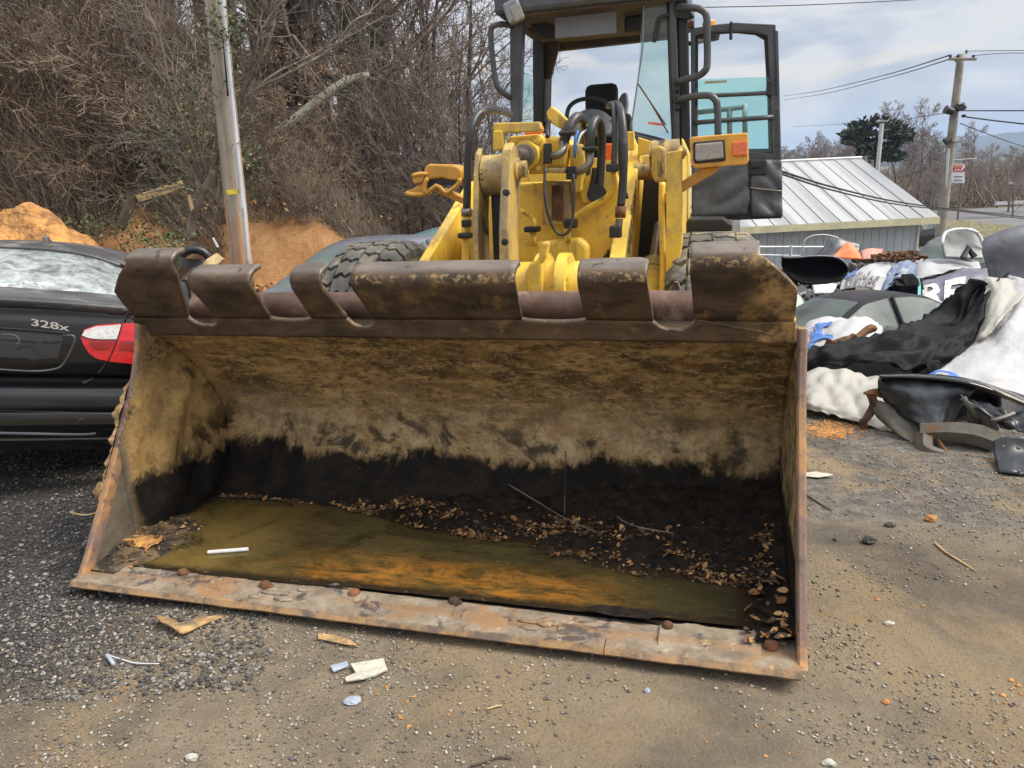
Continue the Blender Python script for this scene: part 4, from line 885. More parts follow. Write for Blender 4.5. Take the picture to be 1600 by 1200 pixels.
# bellcrank: two worn plates, boss between
b = MB(); b.prism([(-.075, y, z) for y, z in [(1.36, .30), (1.32, .8), (1.37, 1.25), (1.43, 1.50), (1.47, 1.60), (1.53, 1.63), (1.60, 1.59), (1.61, 1.48), (1.56, 1.3), (1.52, .9), (1.48, .30)]], (.028, 0, 0)); BC = mk('tilt_lever', b, GR, LO, bevel=.006)
b = MB(); b.prism([(.075, y, z) for y, z in [(1.30, .30), (1.26, .8), (1.31, 1.25), (1.39, 1.50), (1.43, 1.61), (1.48, 1.645), (1.55, 1.61), (1.58, 1.48), (1.50, 1.3), (1.46, .9), (1.42, .30)]], (.048, 0, 0)); mk('lever_plate', b, GR, BC, bevel=.006)
b = MB(); b.prism([(-.03, y, z) for y, z in [(1.52, .30), (1.54, .9), (1.56, 1.42), (1.60, 1.42), (1.60, .9), (1.56, .30)]], (.105, 0, 0)); mk('shaded_gap_web', b, M['rubber'], BC)  # black web paints in the shade of the gap between the plates
b = MB(); b.lathe((-.045, 1.52, 1.50), (1, 0, 0), [(0, .03), (.004, .095), (.112, .095), (.118, .03)], 26); b.lathe((.10, 1.50, 1.52), (1, 0, 0), [(0, .055), (.035, .055), (.04, .04), (.075, .04)], 20); mk('lever_pin', b, GR, BC, smooth=True)
for u, v in [(792, 301), (790, 378)]:
    p = A(u, v, y=1.24); b = MB(); b.lathe((p[0], 1.24, p[2]), (0, -1, 0), [(0, .017), (.02, .017), (.02, .008), (.028, .008)], 6); mk('bolt', b, M['rubber'], BC)
# small yellow bracket with guard above bellcrank
plate('bracket_bar', [(770, 194), (773, 192), (843, 190), (846, 202), (840, 206), (778, 207), (772, 205)], 1.75, .05, YL)
plate('bracket_post', [(770, 204), (785, 204), (787, 232), (770, 236)], 1.74, .04, YL)
plate('red_marker', [(819, 206), (822, 192), (843, 191), (848, 203), (840, 212), (820, 211)], 1.95, .05, M['red'])
# tilt cylinder
CP = A(820, 243, y=1.75)
b = MB(); b.prism([A(u, v, y=1.80) for u, v in [(790, 222), (795, 213), (842, 209), (850, 216), (850, 268), (845, 272), (806, 272), (800, 240)]], (0, .12, 0)); TC = mk('cylinder_flange', b, YL, LO, bevel=.012)
b = MB(); b.lathe((CP[0], 1.75, CP[2]), (0, 1, .02), [(0, .05), (0, .068), (.03, .075), (.06, .075)], 24); b.lathe((CP[0], 1.92, CP[2]), (.02, 1, .02), [(0, .095), (.9, .095)], 26); mk('tilt_cylinder', b, YL, TC, smooth=True)
b = MB(); b.lathe((CP[0], 1.55, CP[2]), (0, 1, 0), [(0, .034), (.2, .034)], 16); b.lathe((CP[0], 1.72, CP[2]), (0, 1, 0), [(0, .055), (.035, .055)], 20); mk('cylinder_rod', b, M['steel'], TC, smooth=True)
for u, v in [(838, 220), (800, 222), (841, 263), (806, 266)]:
    p = A(u, v, y=1.78); b = MB(); b.lathe((p[0], 1.80, p[2]), (0, -1, 0), [(0, .019), (.018, .019), (.018, .011), (.03, .011)], 8); mk('bolt', b, YL, TC, smooth=True)
# valve casting right of the flange
plate('valve_block', [(851, 212), (880, 214), (884, 232), (880, 262), (852, 265)], 1.88, .16, YL, bevel=.02)
lbox('valve_cap', 856, 240, 1.80, (.035, .05, .10), M['cab_dark'])
lbox('valve_cap', 893, 270, 1.85, (.05, .05, .065), M['cab_dark'])
plate('valve_shelf', [(850, 262), (884, 262), (880, 271), (852, 270)], 1.78, .18, GR)
plate('valve_stand', [(889, 226), (908, 224), (912, 262), (909, 300), (892, 300)], 1.95, .10, YL, bevel=.012)
# folded lamp-like yellow box on a black post
b = MB(); q = [A(u, v, y=1.9) for u, v in [(853, 176), (861, 165), (870, 172), (886, 187), (879, 203), (868, 197), (857, 190)]]; b.prism(q, (0, .07, 0)); mk('tilted_box', b, YL, LO, bevel=.008)
ltube('tilted_box_post', [(858, 188, 1.9), (855, 203, 1.88), (856, 214, 1.86)], .012, M['cab_dark'])
plate('yellow_tab', [(975, 206), (990, 205), (991, 234), (977, 236)], 2.4, .05, YL); plate('yellow_tab', [(997, 214), (1022, 222), (1020, 240), (996, 243)], 2.5, .05, YL)
plate('frame_step', [(905, 300), (915, 275), (955, 265), (968, 285), (950, 312), (910, 318)], 2.0, .05, YL, FRM, .01)
p = A(932, 303, y=1.97); b = MB(); b.lathe((p[0], 1.98, p[2]), (0, -1, 0), [(0, .052), (.012, .052), (.012, .04)], 20); mk('hose_port', b, M['cab_dark'], FRM, smooth=True)
plate('orange_plate', [(945, 224), (957, 224), (958, 250), (945, 250)], 2.6, .02, M['lens_orange'])
plate('tower_rib', [(958, 240), (990, 215), (1000, 240), (985, 280), (960, 270)], 2.75, .08, YL)
b = MB(); b.lathe(tuple(A(992, 268, y=2.5)), (1, 0, 0), [(0, .05), (.12, .05)], 16); mk('pin_boss', b, GR, LO, smooth=True)
# yellow body behind, under the cab
b = MB(); b.box((-.50, 3.55, 1.05), (.80, 3.9, 1.60)); mk('cab_base', b, YL, LO, bevel=.01)
plate('side_post', [(1065, 215), (1076, 240), (1076, 345), (1066, 350)], 3.0, .25, YL)
# lines, hoses and fittings
hoses = [
 ([(797, 178, 3.2), (778, 172, 2.3), (758, 173, 1.95), (743, 184, 1.85), (735, 210, 1.8), (731, 255, 1.8), (730, 300, 1.8), (729, 328, 1.8)], .024),
 ([(793, 172, 3.1), (765, 172, 2.4), (746, 178, 2.2), (738, 196, 2.1), (738, 225, 2.1), (739, 250, 2.1)], .017),
 ([(881, 222, 1.85), (887, 205, 1.84), (893, 192, 1.86), (901, 183, 1.9), (909, 186, 1.97), (914, 200, 2.05), (916, 235, 2.1)], .030),
 ([(922, 238, 1.82), (923, 210, 1.82), (927, 193, 1.85), (934, 187, 1.9), (939, 200, 1.95), (940, 240, 2.0), (936, 300, 2.0)], .026),
 ([(913, 195, 2.0), (918, 220, 2.05), (918, 260, 2.05), (917, 305, 2.05)], .022),
 ([(930, 262, 2.0), (928, 280, 2.0), (922, 305, 2.0)], .020),
 ([(950, 166, 2.3), (957, 164, 2.0), (961, 185, 1.85), (961, 225, 1.8), (959, 258, 1.78)], .018),
 ([(960, 163, 2.2), (967, 166, 1.9), (972, 185, 1.8), (975, 235, 1.75), (973, 290, 1.75), (970, 322, 1.75)], .023),
 ([(969, 210, 2.0), (969, 260, 2.0), (980, 310, 1.95)], .010),
]
for pts, r in hoses: ltube('hose', pts, r*.88, RB)
for pts, r, m_ in [([(852, 262, 1.74), (851, 295, 1.7), (854, 325, 1.68), (862, 350, 1.68), (873, 366, 1.68), (886, 364, 1.68), (894, 345, 1.7), (897, 300, 1.72), (896, 272, 1.75)], .0075, RB),
                   ([(903, 205, 1.8), (899, 218, 1.78), (898, 235, 1.78), (898, 246, 1.8)], .008, M['blue']), ([(918, 203, 1.85), (908, 210, 1.8), (903, 225, 1.78), (904, 240, 1.8)], .006, M['conduit']),
                   ([(958, 268, 1.8), (961, 285, 1.82), (957, 300, 1.85), (945, 311, 1.88), (920, 325, 1.92), (898, 340, 1.94), (888, 352, 1.94), (885, 368, 1.94)], .017, YL),
                   ([(813, 328, 1.95), (826, 336, 1.93), (834, 345, 1.92), (834, 356, 1.92)], .013, YL), ([(833, 360, 1.92), (832, 385, 1.92)], .018, YL), ([(888, 362, 1.92), (887, 378, 1.92)], .017, YL),
                   ([(729, 330, 1.8), (728, 370, 1.79), (727, 415, 1.78)], .021, YL), ([(862, 244, 1.8), (872, 242, 1.78), (880, 234, 1.8), (881, 222, 1.84)], .020, M['steel']),
                   ([(902, 268, 1.82), (913, 264, 1.8), (921, 254, 1.8), (922, 238, 1.82)], .021, M['steel']), ([(970, 322, 1.75), (969, 340, 1.75)], .027, M['rust']), ([(968, 342, 1.75), (967, 352, 1.75), (965, 362, 1.75)], .018, M['steel']),
                   ([(729, 326, 1.8), (729, 338, 1.8)], .028, M['steel']), ([(959, 258, 1.78), (959, 268, 1.78)], .026, GR)]:
    ltube('pipe', pts, r, m_)
for u, v, y, s in [(727, 368, 1.76, (.075, .05, .03)), (729, 349, 1.77, (.05, .04, .04)), (832, 358, 1.9, (.085, .06, .03)), (892, 349, 1.9, (.07, .05, .05)), (962, 362, 1.72, (.06, .05, .06)), (957, 262, 1.76, (.06, .06, .04)), (887, 208, 1.82, (.085, .07, .018)), (922, 232, 1.8, (.075, .07, .02))]:
    lbox('pipe_clamp', u, v, y, s, M['cab_dark'], bevel=.008)
b = MB(); b.rock(tuple(A(950, 404, y=2.02)), (.035, .02, .035), 4, 8, 5); b.rock(tuple(A(951, 398, y=2.0)), (.012, .02, .03), 9, 8, 5); mk('grease_fitting', b, M['rubber'], LO, smooth='all')
# headlamp units on arms
def lampbox(pxs, y, dep, nm='lamp_housing'):
    return plate(nm, pxs, y, dep, M['orange_yellow'], bevel=.012)
HR = lampbox([(1077, 217), (1080, 214), (1166, 207), (1169, 210), (1170, 250), (1167, 257), (1085, 263), (1080, 257)], 1.93, .14)
b = MB(); b.prism([A(u, v, y=1.922) for u, v in [(1083, 222), (1132, 218), (1134, 250), (1131, 252), (1086, 256), (1083, 251)]], (0, .018, 0)); q = mk('lamp_gasket', b, M['cab_dark'], HR, bevel=.006)
b = MB(); b.prism([A(u, v, y=1.912) for u, v in [(1086, 225), (1129, 221), (1131, 247), (1089, 252), (1086, 249)]], (0, .016, 0)); mk('headlight', b, M['lens_head'], HR, bevel=.008)
b = MB(); b.prism([A(u, v, y=1.914) for u, v in [(1144, 222), (1168, 219), (1168, 243), (1145, 244)]], (0, .02, 0)); mk('turn_signal', b, M['lens_orange'], HR, bevel=.006)
b = MB(); q = [A(u, v, y=2.03) for u, v in [(1038, 318), (1037, 303), (1097, 262), (1125, 260), (1120, 268)]]; b.prism(q, (0, .09, 0)); mk('lamp_arm', b, M['orange_yellow'], LO, bevel=.008)
HL = lampbox([(661, 272), (664, 260), (670, 256), (706, 257), (718, 262), (721, 268), (719, 277), (714, 282), (700, 281), (690, 278), (668, 281)], 1.95, .16)
b = MB(); b.prism([A(u, v, y=1.96) for u, v in [(668, 280), (690, 278), (716, 282), (712, 290), (690, 289), (668, 292)]], (0, .12, 0)); mk('broken_lamp_cavity', b, M['cab_dark'], HL)
for pts in ([(666, 304, 1.9), (682, 290, 1.9), (692, 298, 1.9), (700, 301, 1.9), (716, 287, 1.9), (718, 278, 1.9)], [(668, 278, 1.92), (663, 290, 1.92), (664, 304, 1.92)], [(634, 302, 1.95), (646, 304, 1.95), (664, 304, 1.95)], [(645, 275, 1.95), (655, 272, 1.95), (668, 272, 1.95)]):
    ltube('bent_lamp_rim', pts, .012, M['orange_yellow'], HL, 8, 2)
b = MB(); b.prism([A(u, v, y=1.97) for u, v in [(633, 299), (641, 297), (662, 283), (666, 285), (660, 306), (636, 307)]], (0, .06, 0)); mk('torn_lamp_bracket', b, M['orange_yellow'], HL, bevel=.006)
b = MB(); b.prism([A(u, v, y=1.95) for u, v in [(643, 276), (648, 271), (664, 272), (660, 285), (646, 287)]], (0, .09, 0)); mk('torn_lamp_edge', b, M['orange_yellow'], HL, bevel=.006)
b = MB(); b.prism([A(u, v, y=2.05) for u, v in [(676, 299), (690, 294), (725, 309), (722, 319), (700, 309)]], (0, .08, 0)); mk('lamp_arm', b, M['orange_yellow'], LO, bevel=.008)

# ---------------------------------------------- cab
CY = 3.7; CB, CD, CG = M['cab'], M['cab_dark'], M['cab_grey']
b = MB(); b.box((-.56, 3.58, 2.63), (.80, 5.1, 2.80)); CAB = mk('cab_roof', b, CB, LO, bevel=.03)
b = MB(); b.box((-.52, 3.62, 2.615), (.77, 5.0, 2.628)); mk('roof_lining', b, M['brown_in'], CAB)
plate('front_pillar', [(796, 20), (817, 20), (811, 208), (797, 208)], CY, .10, CB, bevel=.012); plate('pillar_reflection', [(811, 40), (818, 40), (811, 208), (806, 208)], CY+.11, .05, CG)  # thin grey strip is a reflection on the left pillar, modelled as a piece
plate('rear_pillar', [(832, 62), (850, 62), (847, 208), (833, 208)], 4.72, .08, CD); plate('rear_pillar_cover', [(848, 62), (874, 68), (860, 122), (858, 208), (846, 208)], 4.8, .06, M['brown_in']); plate('pillar_label', [(849, 122), (859, 124), (858, 190), (848, 190)], 4.78, .012, CG)
plate('front_pillar', [(1043, -10), (1056, -10), (1062, 225), (1051, 225)], CY, .10, CB, bevel=.012); plate('hinge_post', [(1057, -10), (1074, -10), (1078, 240), (1063, 240)], CY+.05, .12, CD, bevel=.012)
plate('rear_header', [(858, 62), (1046, 46), (1046, 60), (862, 80)], 4.9, .08, M['brown_in'])
plate('front_header', [(800, -22), (1060, -40), (1060, -14), (815, 6)], CY-.02, .08, CB, bevel=.01)
plate('roof_side_lining', [(810, 34), (822, 12), (868, 8), (868, 62), (845, 66)], 4.1, .03, M['brown_in'])
plate('roof_vent', [(820, 30), (845, 28), (868, 48), (866, 62), (850, 60)], 3.95, .03, CD)
VZ = plate('sun_visor', [(867, 3), (963, -2), (963, 51), (867, 60)], CY+.12, .012, M['visor'], bevel=.003)
ltube('wiper_band', [(867, 17, CY+.105), (900, 18, CY+.105), (935, 15, CY+.105), (963, 10, CY+.105)], .010, CD, VZ)
ltube('wiper_arm', [(840, -6, CY+.06), (880, 2, CY+.06), (925, 4, CY+.06), (962, -3, CY+.06), (990, -14, CY+.06)], .012, CD)
lbox('rear_view_mirror', 992, 37, CY+.3, (.155, .03, .115), CD, bevel=.02)
plate('roof_switch_panel', [(962, -4), (1004, -6), (1006, 20), (962, 22)], 4.0, .05, CD)
for q in (0, 1): pass
plate('windshield', [(1006, -15), (1043, -15), (1051, 218), (985, 206), (996, 130)], CY+.02, .006, M['glass_clear'], bevel=0)
ltube('windshield_edge', [(1007, -12, CY+.02), (1004, 70, CY+.02), (996, 130, CY+.02), (985, 206, CY+.02)], .006, CG)
ltube('windshield_seal', [(985, 207, CY+.01), (1015, 214, CY+.01), (1045, 221, CY+.01), (1052, 216, CY+.01), (1049, 150, CY+.01), (1044, 0, CY+.01)], .014, CD)
plate('side_window', [(817, 110), (832, 125), (833, 196), (812, 196)], 4.4, .006, M['glass_clear'], bevel=0)
for u2 in (1040, 1044): ltube('wiper_blade', [(997, 131, CY-.03), (1015, 158, CY-.04), (u2, 195 if u2 == 1040 else 208, CY-.03)], .005, M['rust'])
plate('windshield_sticker', [(1013, 190), (1037, 193), (1037, 197), (1013, 194)], CY+.0, .003, M['lens_orange'], bevel=0)
ltube('washer_hose', [(1022, 66, CY-.04), (1026, 40, CY-.04), (1031, 28, CY-.04), (1045, 24, CY-.02)], .014, CD)
plate('dash_cowl', [(955, 203), (985, 207), (1052, 224), (1052, 235), (1000, 226), (955, 216)], CY-.05, .25, CB, bevel=.01)
# grab rails
ltube('grab_rail', [(800, 40, CY), (785, 38, CY-.08), (773, 40, CY-.12), (767, 48, CY-.12), (768, 75, CY-.12), (774, 125, CY-.12), (781, 140, CY-.1), (797, 153, CY)], .021, CB)
ltube('grab_rail', [(1056, 11, CY), (1080, 12, CY-.1), (1095, 15, CY-.14), (1104, 26, CY-.14), (1105, 60, CY-.14), (1105, 100, CY-.14), (1101, 111, CY-.14), (1090, 119, CY-.1), (1070, 124, CY-.04), (1055, 130, CY)], .024, CB)
ltube('grab_rail', [(1055, 158, CY), (1075, 152, CY-.08), (1105, 149, CY-.14), (1116, 154, CY-.16), (1121, 168, CY-.16), (1122, 215, CY-.16)], .024, CB)
for v0 in (128, 140, 152, 168): lbox('rail_bolt', 1058, v0, CY-.02, (.035, .05, .03), CD, bevel=.008)
plate('rail_bracket', [(1054, 120), (1062, 122), (1063, 172), (1055, 174)], CY-.015, .02, CD)
plate('hinge_bracket', [(1050, 8), (1075, 10), (1085, 26), (1070, 30), (1052, 26)], CY+.0, .06, CD); plate('latch_bracket', [(1074, 34), (1084, 32), (1085, 42), (1074, 44)], CY+.1, .04, M['rust'])
# work light and beacon
WL = lbox('work_light', 803, 18, CY-.12, (.12, .09, .145), CG, R=Matrix.Rotation(-.35, 3, 'Y'), bevel=.018); lbox('light_lens', 808, 19, CY-.172, (.075, .012, .105), M['lens_head'], WL, R=Matrix.Rotation(-.35, 3, 'Y'))
p = A(1108, 60, y=4.4); b = MB(); b.lathe(p, (0, 0, 1), [(-.02, .03), (-.015, .075), (.03, .085), (.045, .07)], 20); BE = mk('beacon_base', b, CD, LO, smooth=True); b = MB(); b.lathe((p[0], p[1], p[2]+.046), (0, 0, 1), [(0, .055), (.07, .052), (.085, .03)], 18); mk('beacon', b, M['amber'], BE, smooth=True); ltube('beacon_arm', [(1104, 62, 4.4), (1090, 66, 4.2), (1076, 68, 3.9)], .016, CD, BE)
# door standing open
DY = 3.82
def ring(outer, inner, y, dep, mat, nm, parent=LO, bevel=.006):
    b = MB(); n = len(outer); O = [A(u, v, y=y) for u, v in outer]; I = [A(u, v, y=y) for u, v in inner]; dv = np.array([0, dep, 0])
    vs = O+I+[p+dv for p in O]+[p+dv for p in I]; fs = []
    for i in range(n):
        j = (i+1) % n; fs += [(i, j, n+j, n+i), (2*n+j, 2*n+i, 3*n+i, 3*n+j), (j, i, 2*n+i, 2*n+j), (n+i, n+j, 3*n+j, 3*n+i)]
    b.add(vs, fs); return mk(nm, b, mat, parent, bevel=bevel)
DR = ring([(1079, 44), (1120, 38), (1150, 35), (1185, 37), (1212, 38), (1216, 150), (1219, 250), (1150, 252), (1080, 255)],
          [(1086, 56), (1105, 50), (1150, 48), (1180, 50), (1199, 56), (1204, 150), (1207, 240), (1150, 236), (1085, 236)], DY, .05, CB, 'door')
ring([(1085, 55), (1105, 49), (1150, 47), (1180, 49), (1200, 55), (1206, 150), (1208, 240), (1150, 237), (1084, 237)], [(1091, 60), (1105, 54), (1150, 51), (1180, 54), (1194, 62), (1199, 150), (1201, 232), (1150, 233), (1090, 233)], DY+.052, .03, CD, 'door_seal', DR, 0)
g = []
for i in range(16):
    row = []
    for j in range(22):
        t, s = i/15, j/21; u = 1081+(1171-1081)*s+0*t; v = 252+(338-252)*t-4*s; p = A(u, v, y=DY-.0)
        row.append((p[0], DY-.004-.075*abs(noise.noise((s*2+t*2.2, t*1.6, 1)))-.012*abs(noise.noise((s*7, t*6-s*3, 3))), p[2]))
    g.append(row)
gridobj('door_panel', np.array(g), M['vinyl'], DR, .02)
g = []
for i in range(16):
    row = []
    for j in range(14):
        t, s = i/15, j/13; u = 1173+(1221-1173)*s+1*t; v = 250+(337-250)*t; p = A(u, v, y=DY)
        row.append((p[0], DY-.004-.07*abs(noise.noise((s*1.5-t*2.4, t*1.6, 7)))-.012*abs(noise.noise((s*5, t*6+s*3, 9))), p[2]))
    g.append(row)
gridobj('door_panel', np.array(g), M['vinyl'], DR, .02)
plate('door_inner_skin', [(1083, 252), (1219, 248), (1219, 336), (1090, 336)], DY+.02, .02, CD, DR); plate('door_lower_rail', [(1086, 334), (1222, 330), (1222, 341), (1150, 344), (1092, 340)], DY-.01, .05, CD, DR); plate('door_edge', [(1206, 46), (1216, 48), (1223, 335), (1220, 341), (1212, 338)], DY+.0, .05, CB, DR)
ltube('panel_seam', [(1171, 250, DY-.03), (1172, 300, DY-.035), (1170, 336, DY-.03)], .006, CD, DR)
lbox('door_latch', 1184, 262, DY-.03, (.12, .05, .11), CD, DR, bevel=.012); lbox('latch_lever', 1181, 259, DY-.065, (.07, .02, .03), M['blackplastic'], DR); ltube('latch_knob', [(1172, 293, DY-.04), (1184, 295, DY-.05), (1222, 299, DY-.03)], .008, M['steel'], DR)
plate('door_glass', [(1087, 124), (1140, 122), (1203, 120), (1206, 238), (1085, 240)], DY+.03, .006, M['glass_teal'], DR, bevel=0)
plate('glass_sticker', [(1101, 127), (1136, 125), (1136, 129), (1101, 131)], DY+.02, .003, M['ywall'], DR, bevel=0)
ltube('door_rail', [(1083, 150, DY-.02), (1120, 149, DY-.03), (1205, 145, DY-.02)], .015, CB, DR); ltube('door_rail', [(1084, 192, DY-.02), (1120, 189, DY-.05), (1208, 183, DY-.02)], .017, CB, DR)
lbox('window_catch', 1202, 138, DY-.02, (.04, .04, .10), CD, DR); ltube('door_stop', [(1143, 34, DY-.01), (1142, 48, DY-.01), (1142, 62, DY-.01)], .011, CD, DR)
ltube('rear_handrail', [(1088, 176, 4.7), (1130, 171, 4.7), (1162, 167, 4.7), (1164, 162, 4.7), (1164, 212, 4.7)], .021, CG, n=8, sm=1); ltube('rail_post', [(1140, 170, 4.7), (1140, 212, 4.7)], .022, CG, n=8, sm=1)
# seat, wheel, console
g = MB(); HP = A(940, 150, y=4.5)
b = MB(); b.cbox((HP[0], 4.5, HP[2]-.03), (.275, .11, .25)); SEAT = mk('seat', b, M['foam'], LO, bevel=.05)
b = MB(); b.cbox((HP[0], 4.55, HP[2]-.45), (.5, .14, .62)); mk('seat_back', b, M['foam'], SEAT, bevel=.06)
plate('side_console', [(966, 155), (972, 146), (978, 144), (980, 160), (978, 180), (968, 180)], 4.7, .12, M['greyfab'], bevel=.01)
g = []
for i in range(10):
    row = []
    for j in range(15):
        s = j/14; t = i/9; u = 882+78*s; top = 170+30*abs(2*s-1)**2.4; p = A(u, 214+(top-214)*math.sin(t*math.pi/2), y=3.9-.0)
        row.append((p[0], 3.72+.35*(1-math.cos(t*math.pi/2)), p[2]))
    g.append(row)
gridobj('steering_console', np.array(g), M['console'], LO, .02)
ltube('steering_wheel', [(885, 186, 3.95), (889, 168, 4.0), (903, 157, 4.1), (925, 154, 4.15), (945, 159, 4.1), (957, 170, 4.0), (960, 186, 3.95), (945, 196, 3.85), (920, 199, 3.8), (897, 196, 3.85), (885, 186, 3.95)], .017, CD)
b = MB(); b.tube([A(925, 180, y=4.0), A(922, 215, y=3.8)], .03, 10, smooth=1); mk('steering_column', b, CD, LO, smooth=True)

# ---------------------------------------------- tyres
def tyre(xc, yc=2.32, zc=.50, R=.635, W_=.47):
    pr = [(-W_/2+.05, R*.55), (-W_/2, R*.66), (-W_/2+.0, R*.82), (-W_/2+.03, R-.06), (-W_/2+.09, R-.035), (0, R-.028), (W_/2-.09, R-.035), (W_/2-.03, R-.06), (W_/2, R*.82), (W_/2, R*.66), (W_/2-.05, R*.55)]
    b = MB(); b.lathe((xc, yc, zc), (1, 0, 0), pr, 64); T = mk('front_tyre', b, M['tirebase'], LO, smooth='all')
    b = MB(); NA = 30; NC = 4; rr = random.Random(int(xc*10))
    for k in range(NA):
        for c in range(NC):
            a0 = 2*math.pi*(k+(.5 if c % 2 else 0))/NA; da = 2*math.pi/NA*.44; x0 = xc-W_/2-.006+(W_+.012)*c/NC+.006; x1 = xc-W_/2-.006+(W_+.012)*(c+1)/NC-.006
            pts = []; m = 5
            for q in range(m+1):
                t = q/m; x = x0+(x1-x0)*t; wv = .018*math.sin(q*1.9+k+c)*1.2+rr.uniform(-.006, .006)
                ed = abs((x-xc)/(W_/2)); rad = R-(.012*ed**2+.045*max(ed-.8, 0)/.2)
                pts.append((x, a0-da+wv, a0+da+wv+rr.uniform(-.008, .008), rad))
            o = len(b.v); vs = []
            for x, aa, ab, rad in pts:
                for a_2, r_2 in ((aa, rad-.05), (aa+.012, rad), ((aa+ab)/2, rad+.004), (ab-.012, rad), (ab, rad-.05)):
                    vs.append((x, yc-math.cos(a_2)*r_2, zc+math.sin(a_2)*r_2))
            fs = [(i*5+j, i*5+j+1, (i+1)*5+j+1, (i+1)*5+j) for i in range(m) for j in range(4)] + [(4, 3, 2, 1, 0), tuple(range(m*5, m*5+5))]
            b.add(vs, fs)
    mk('tread_lugs', b, M['tire'], T, smooth=True, kind='stuff'); 
    b = MB(); b.lathe((xc-W_/2+.06, yc, zc), (1, 0, 0), [(0, .34), (.0, .30), (.1, .26), (W_-.12, .34)], 32); mk('rim', b, YL, T, smooth=True)
    return T
tyre(1.035); tyre(-1.02)
plate('mud_flap', [(1068, 358), (1075, 342), (1130, 341), (1145, 352), (1143, 362), (1072, 362)], 2.9, .25, M['blackplastic'], bevel=.02)
for xc in (-.98, 1.0):
    b = MB(); b.lathe((xc-.23, 5.1, .50), (1, 0, 0), [(0, .40), (0, .58), (.06, .635), (.40, .635), (.46, .58), (.46, .40)], 48); mk('rear_tyre', b, M['tire'], LO, smooth=True)
b = MB(); b.box((-.62, 4.2, .62), (.72, 6.6, 1.12)); mk('rear_frame', b, YL, LO, bevel=.02)
b = MB(); b.box((-.55, 5.15, 1.12), (.65, 6.9, 1.50)); mk('engine_hood', b, YL, LO, bevel=.05)
b = MB(); b.box((-.50, 3.9, 1.0), (.78, 5.05, 1.52)); mk('cab_floor', b, CB, LO, bevel=.02)
b = MB(); b.box((-.30, 1.0, .15), (.40, 2.2, .55)); b.lathe((-.85, 2.32, .5), (1, 0, 0), [(0, .14), (1.75, .14)], 16); mk('front_axle', b, YL, LO)

# ================================================================== black sedan (rear view) at the left
tip = Pw(128, 525, 3.8); fr_ = Fr((0, 0, 0), .30, .14); CAR = Fr(tip-.52*fr_.X-.834*fr_.Z, .30, .14)
SD = thing('black_sedan', CAR, 'black sedan seen from behind with red tail lamp, left of the bucket', 'car')
K = CAR.at
BP = M['black_paint']
# profile over the rear: (forward, height); half width follows
PF = [(1.42, 1.20, .56), (1.25, 1.150, .58), (.62, .985, .68), (.55, .975, .70), (.30, .995, .76), (.06, 1.012, .80), (-.005, 1.010, .82), (.0, .992, .82), (.022, .968, .83), (.020, .93, .85), (.0, .90, .875), (-.012, .80, .90), (-.012, .70, .905), (-.0, .615, .91), (.010, .598, .91), (.0, .585, .91), (-.07, .572, .915), (-.105, .54, .92), (-.112, .47, .92), (-.105, .452, .92), (-.112, .44, .92), (-.118, .37, .92), (-.110, .365, .92), (-.095, .31, .915), (-.10, .30, .91), (-.06, .235, .90), (.05, .20, .88)]
def rearpt(s, y, z, hw):
    # s from -1 to 1 across; corner wraps forward
    a = abs(s); w = hw
    x = s*w; back = .055*a**2+.42*max(a-.86, 0)**1.35/.14**.35*.5
    crown = -.035*a**2.2 if y > .03 or z > .96 else -.012*a**2
    return (x, y+back, z+crown)
def car_rows(rows, ns=61):
    return [[rearpt(-1+2*k/(ns-1), y, z, hw) for k in range(ns)] for y, z, hw in rows]
def dens(rows, k):
    a = np.array(rows); out = []
    for i in range(len(a)-1):
        for j in range(k): out.append(tuple(a[i]+(a[i+1]-a[i])*j/k))
    out.append(tuple(a[-1])); return out
b = MB(); b.grid(car_rows(dens(PF[2:9], 3))); mk('boot_lid', b, M['dusty_black'], SD, smooth='all', solid=.004)
b = MB(); b.grid(car_rows(dens(PF[8:14], 3))); BO = mk('boot_face', b, BP, SD, smooth='all', solid=.004)
b = MB(); b.grid(car_rows([(.02, .615, .905), (.025, .60, .905), (.02, .575, .905)])); mk('boot_gap', b, M['seam'], SD)
b = MB(); b.grid(car_rows(dens(PF[15:], 3))); BU = mk('rear_bumper', b, BP, SD, smooth='all', solid=.004)
# rear window and roof
def gp_(s, y, z, hw): return (s*hw*.93, y+.05*s*s, z-.03*s*s-.075*max(s, 0)**3)
b = MB(); b.grid([[gp_(-1+2*k/24, 1.25-.64*t, 1.150-.163*t+.02*math.sin(t*3.1), .58+.10*t) for k in range(25)] for t in np.linspace(0, 1, 12)]); mk('rear_window', b, M['rearglass'], SD, smooth='all', solid=.005)
b = MB(); b.grid([[gp_(-1+2*k/24, y, z, hw) for k in range(25)] for y, z, hw in dens([(3.0, 1.02, .56), (2.4, 1.10, .57), (1.9, 1.155, .57), (1.5, 1.178, .57), (1.30, 1.170, .58), (1.245, 1.156, .585)], 3)]); mk('roof', b, M['dusty_black'], SD, smooth='all', solid=.01)
b = MB(); b.grid([[gp_(-1+2*k/24, 1.262-.03*t, 1.162-.012*t, .585) for k in range(25)] for t in (0, 1)]); mk('window_seal', b, M['seam'], SD, solid=.004)
p = K(70, 376, y=1.42); b = MB(); b.prism([(p[0]-.004, 1.36, 1.16), (p[0]-.004, 1.375, 1.225), (p[0]-.004, 1.395, 1.235), (p[0]-.004, 1.50, 1.19), (p[0]-.004, 1.56, 1.165)], (.03, 0, 0)); b.rock((p[0]+.01, 1.45, 1.17), (.04, .10, .016), 3, 10, 6); mk('roof_antenna', b, M['dusty_black'], SD, bevel=.008)
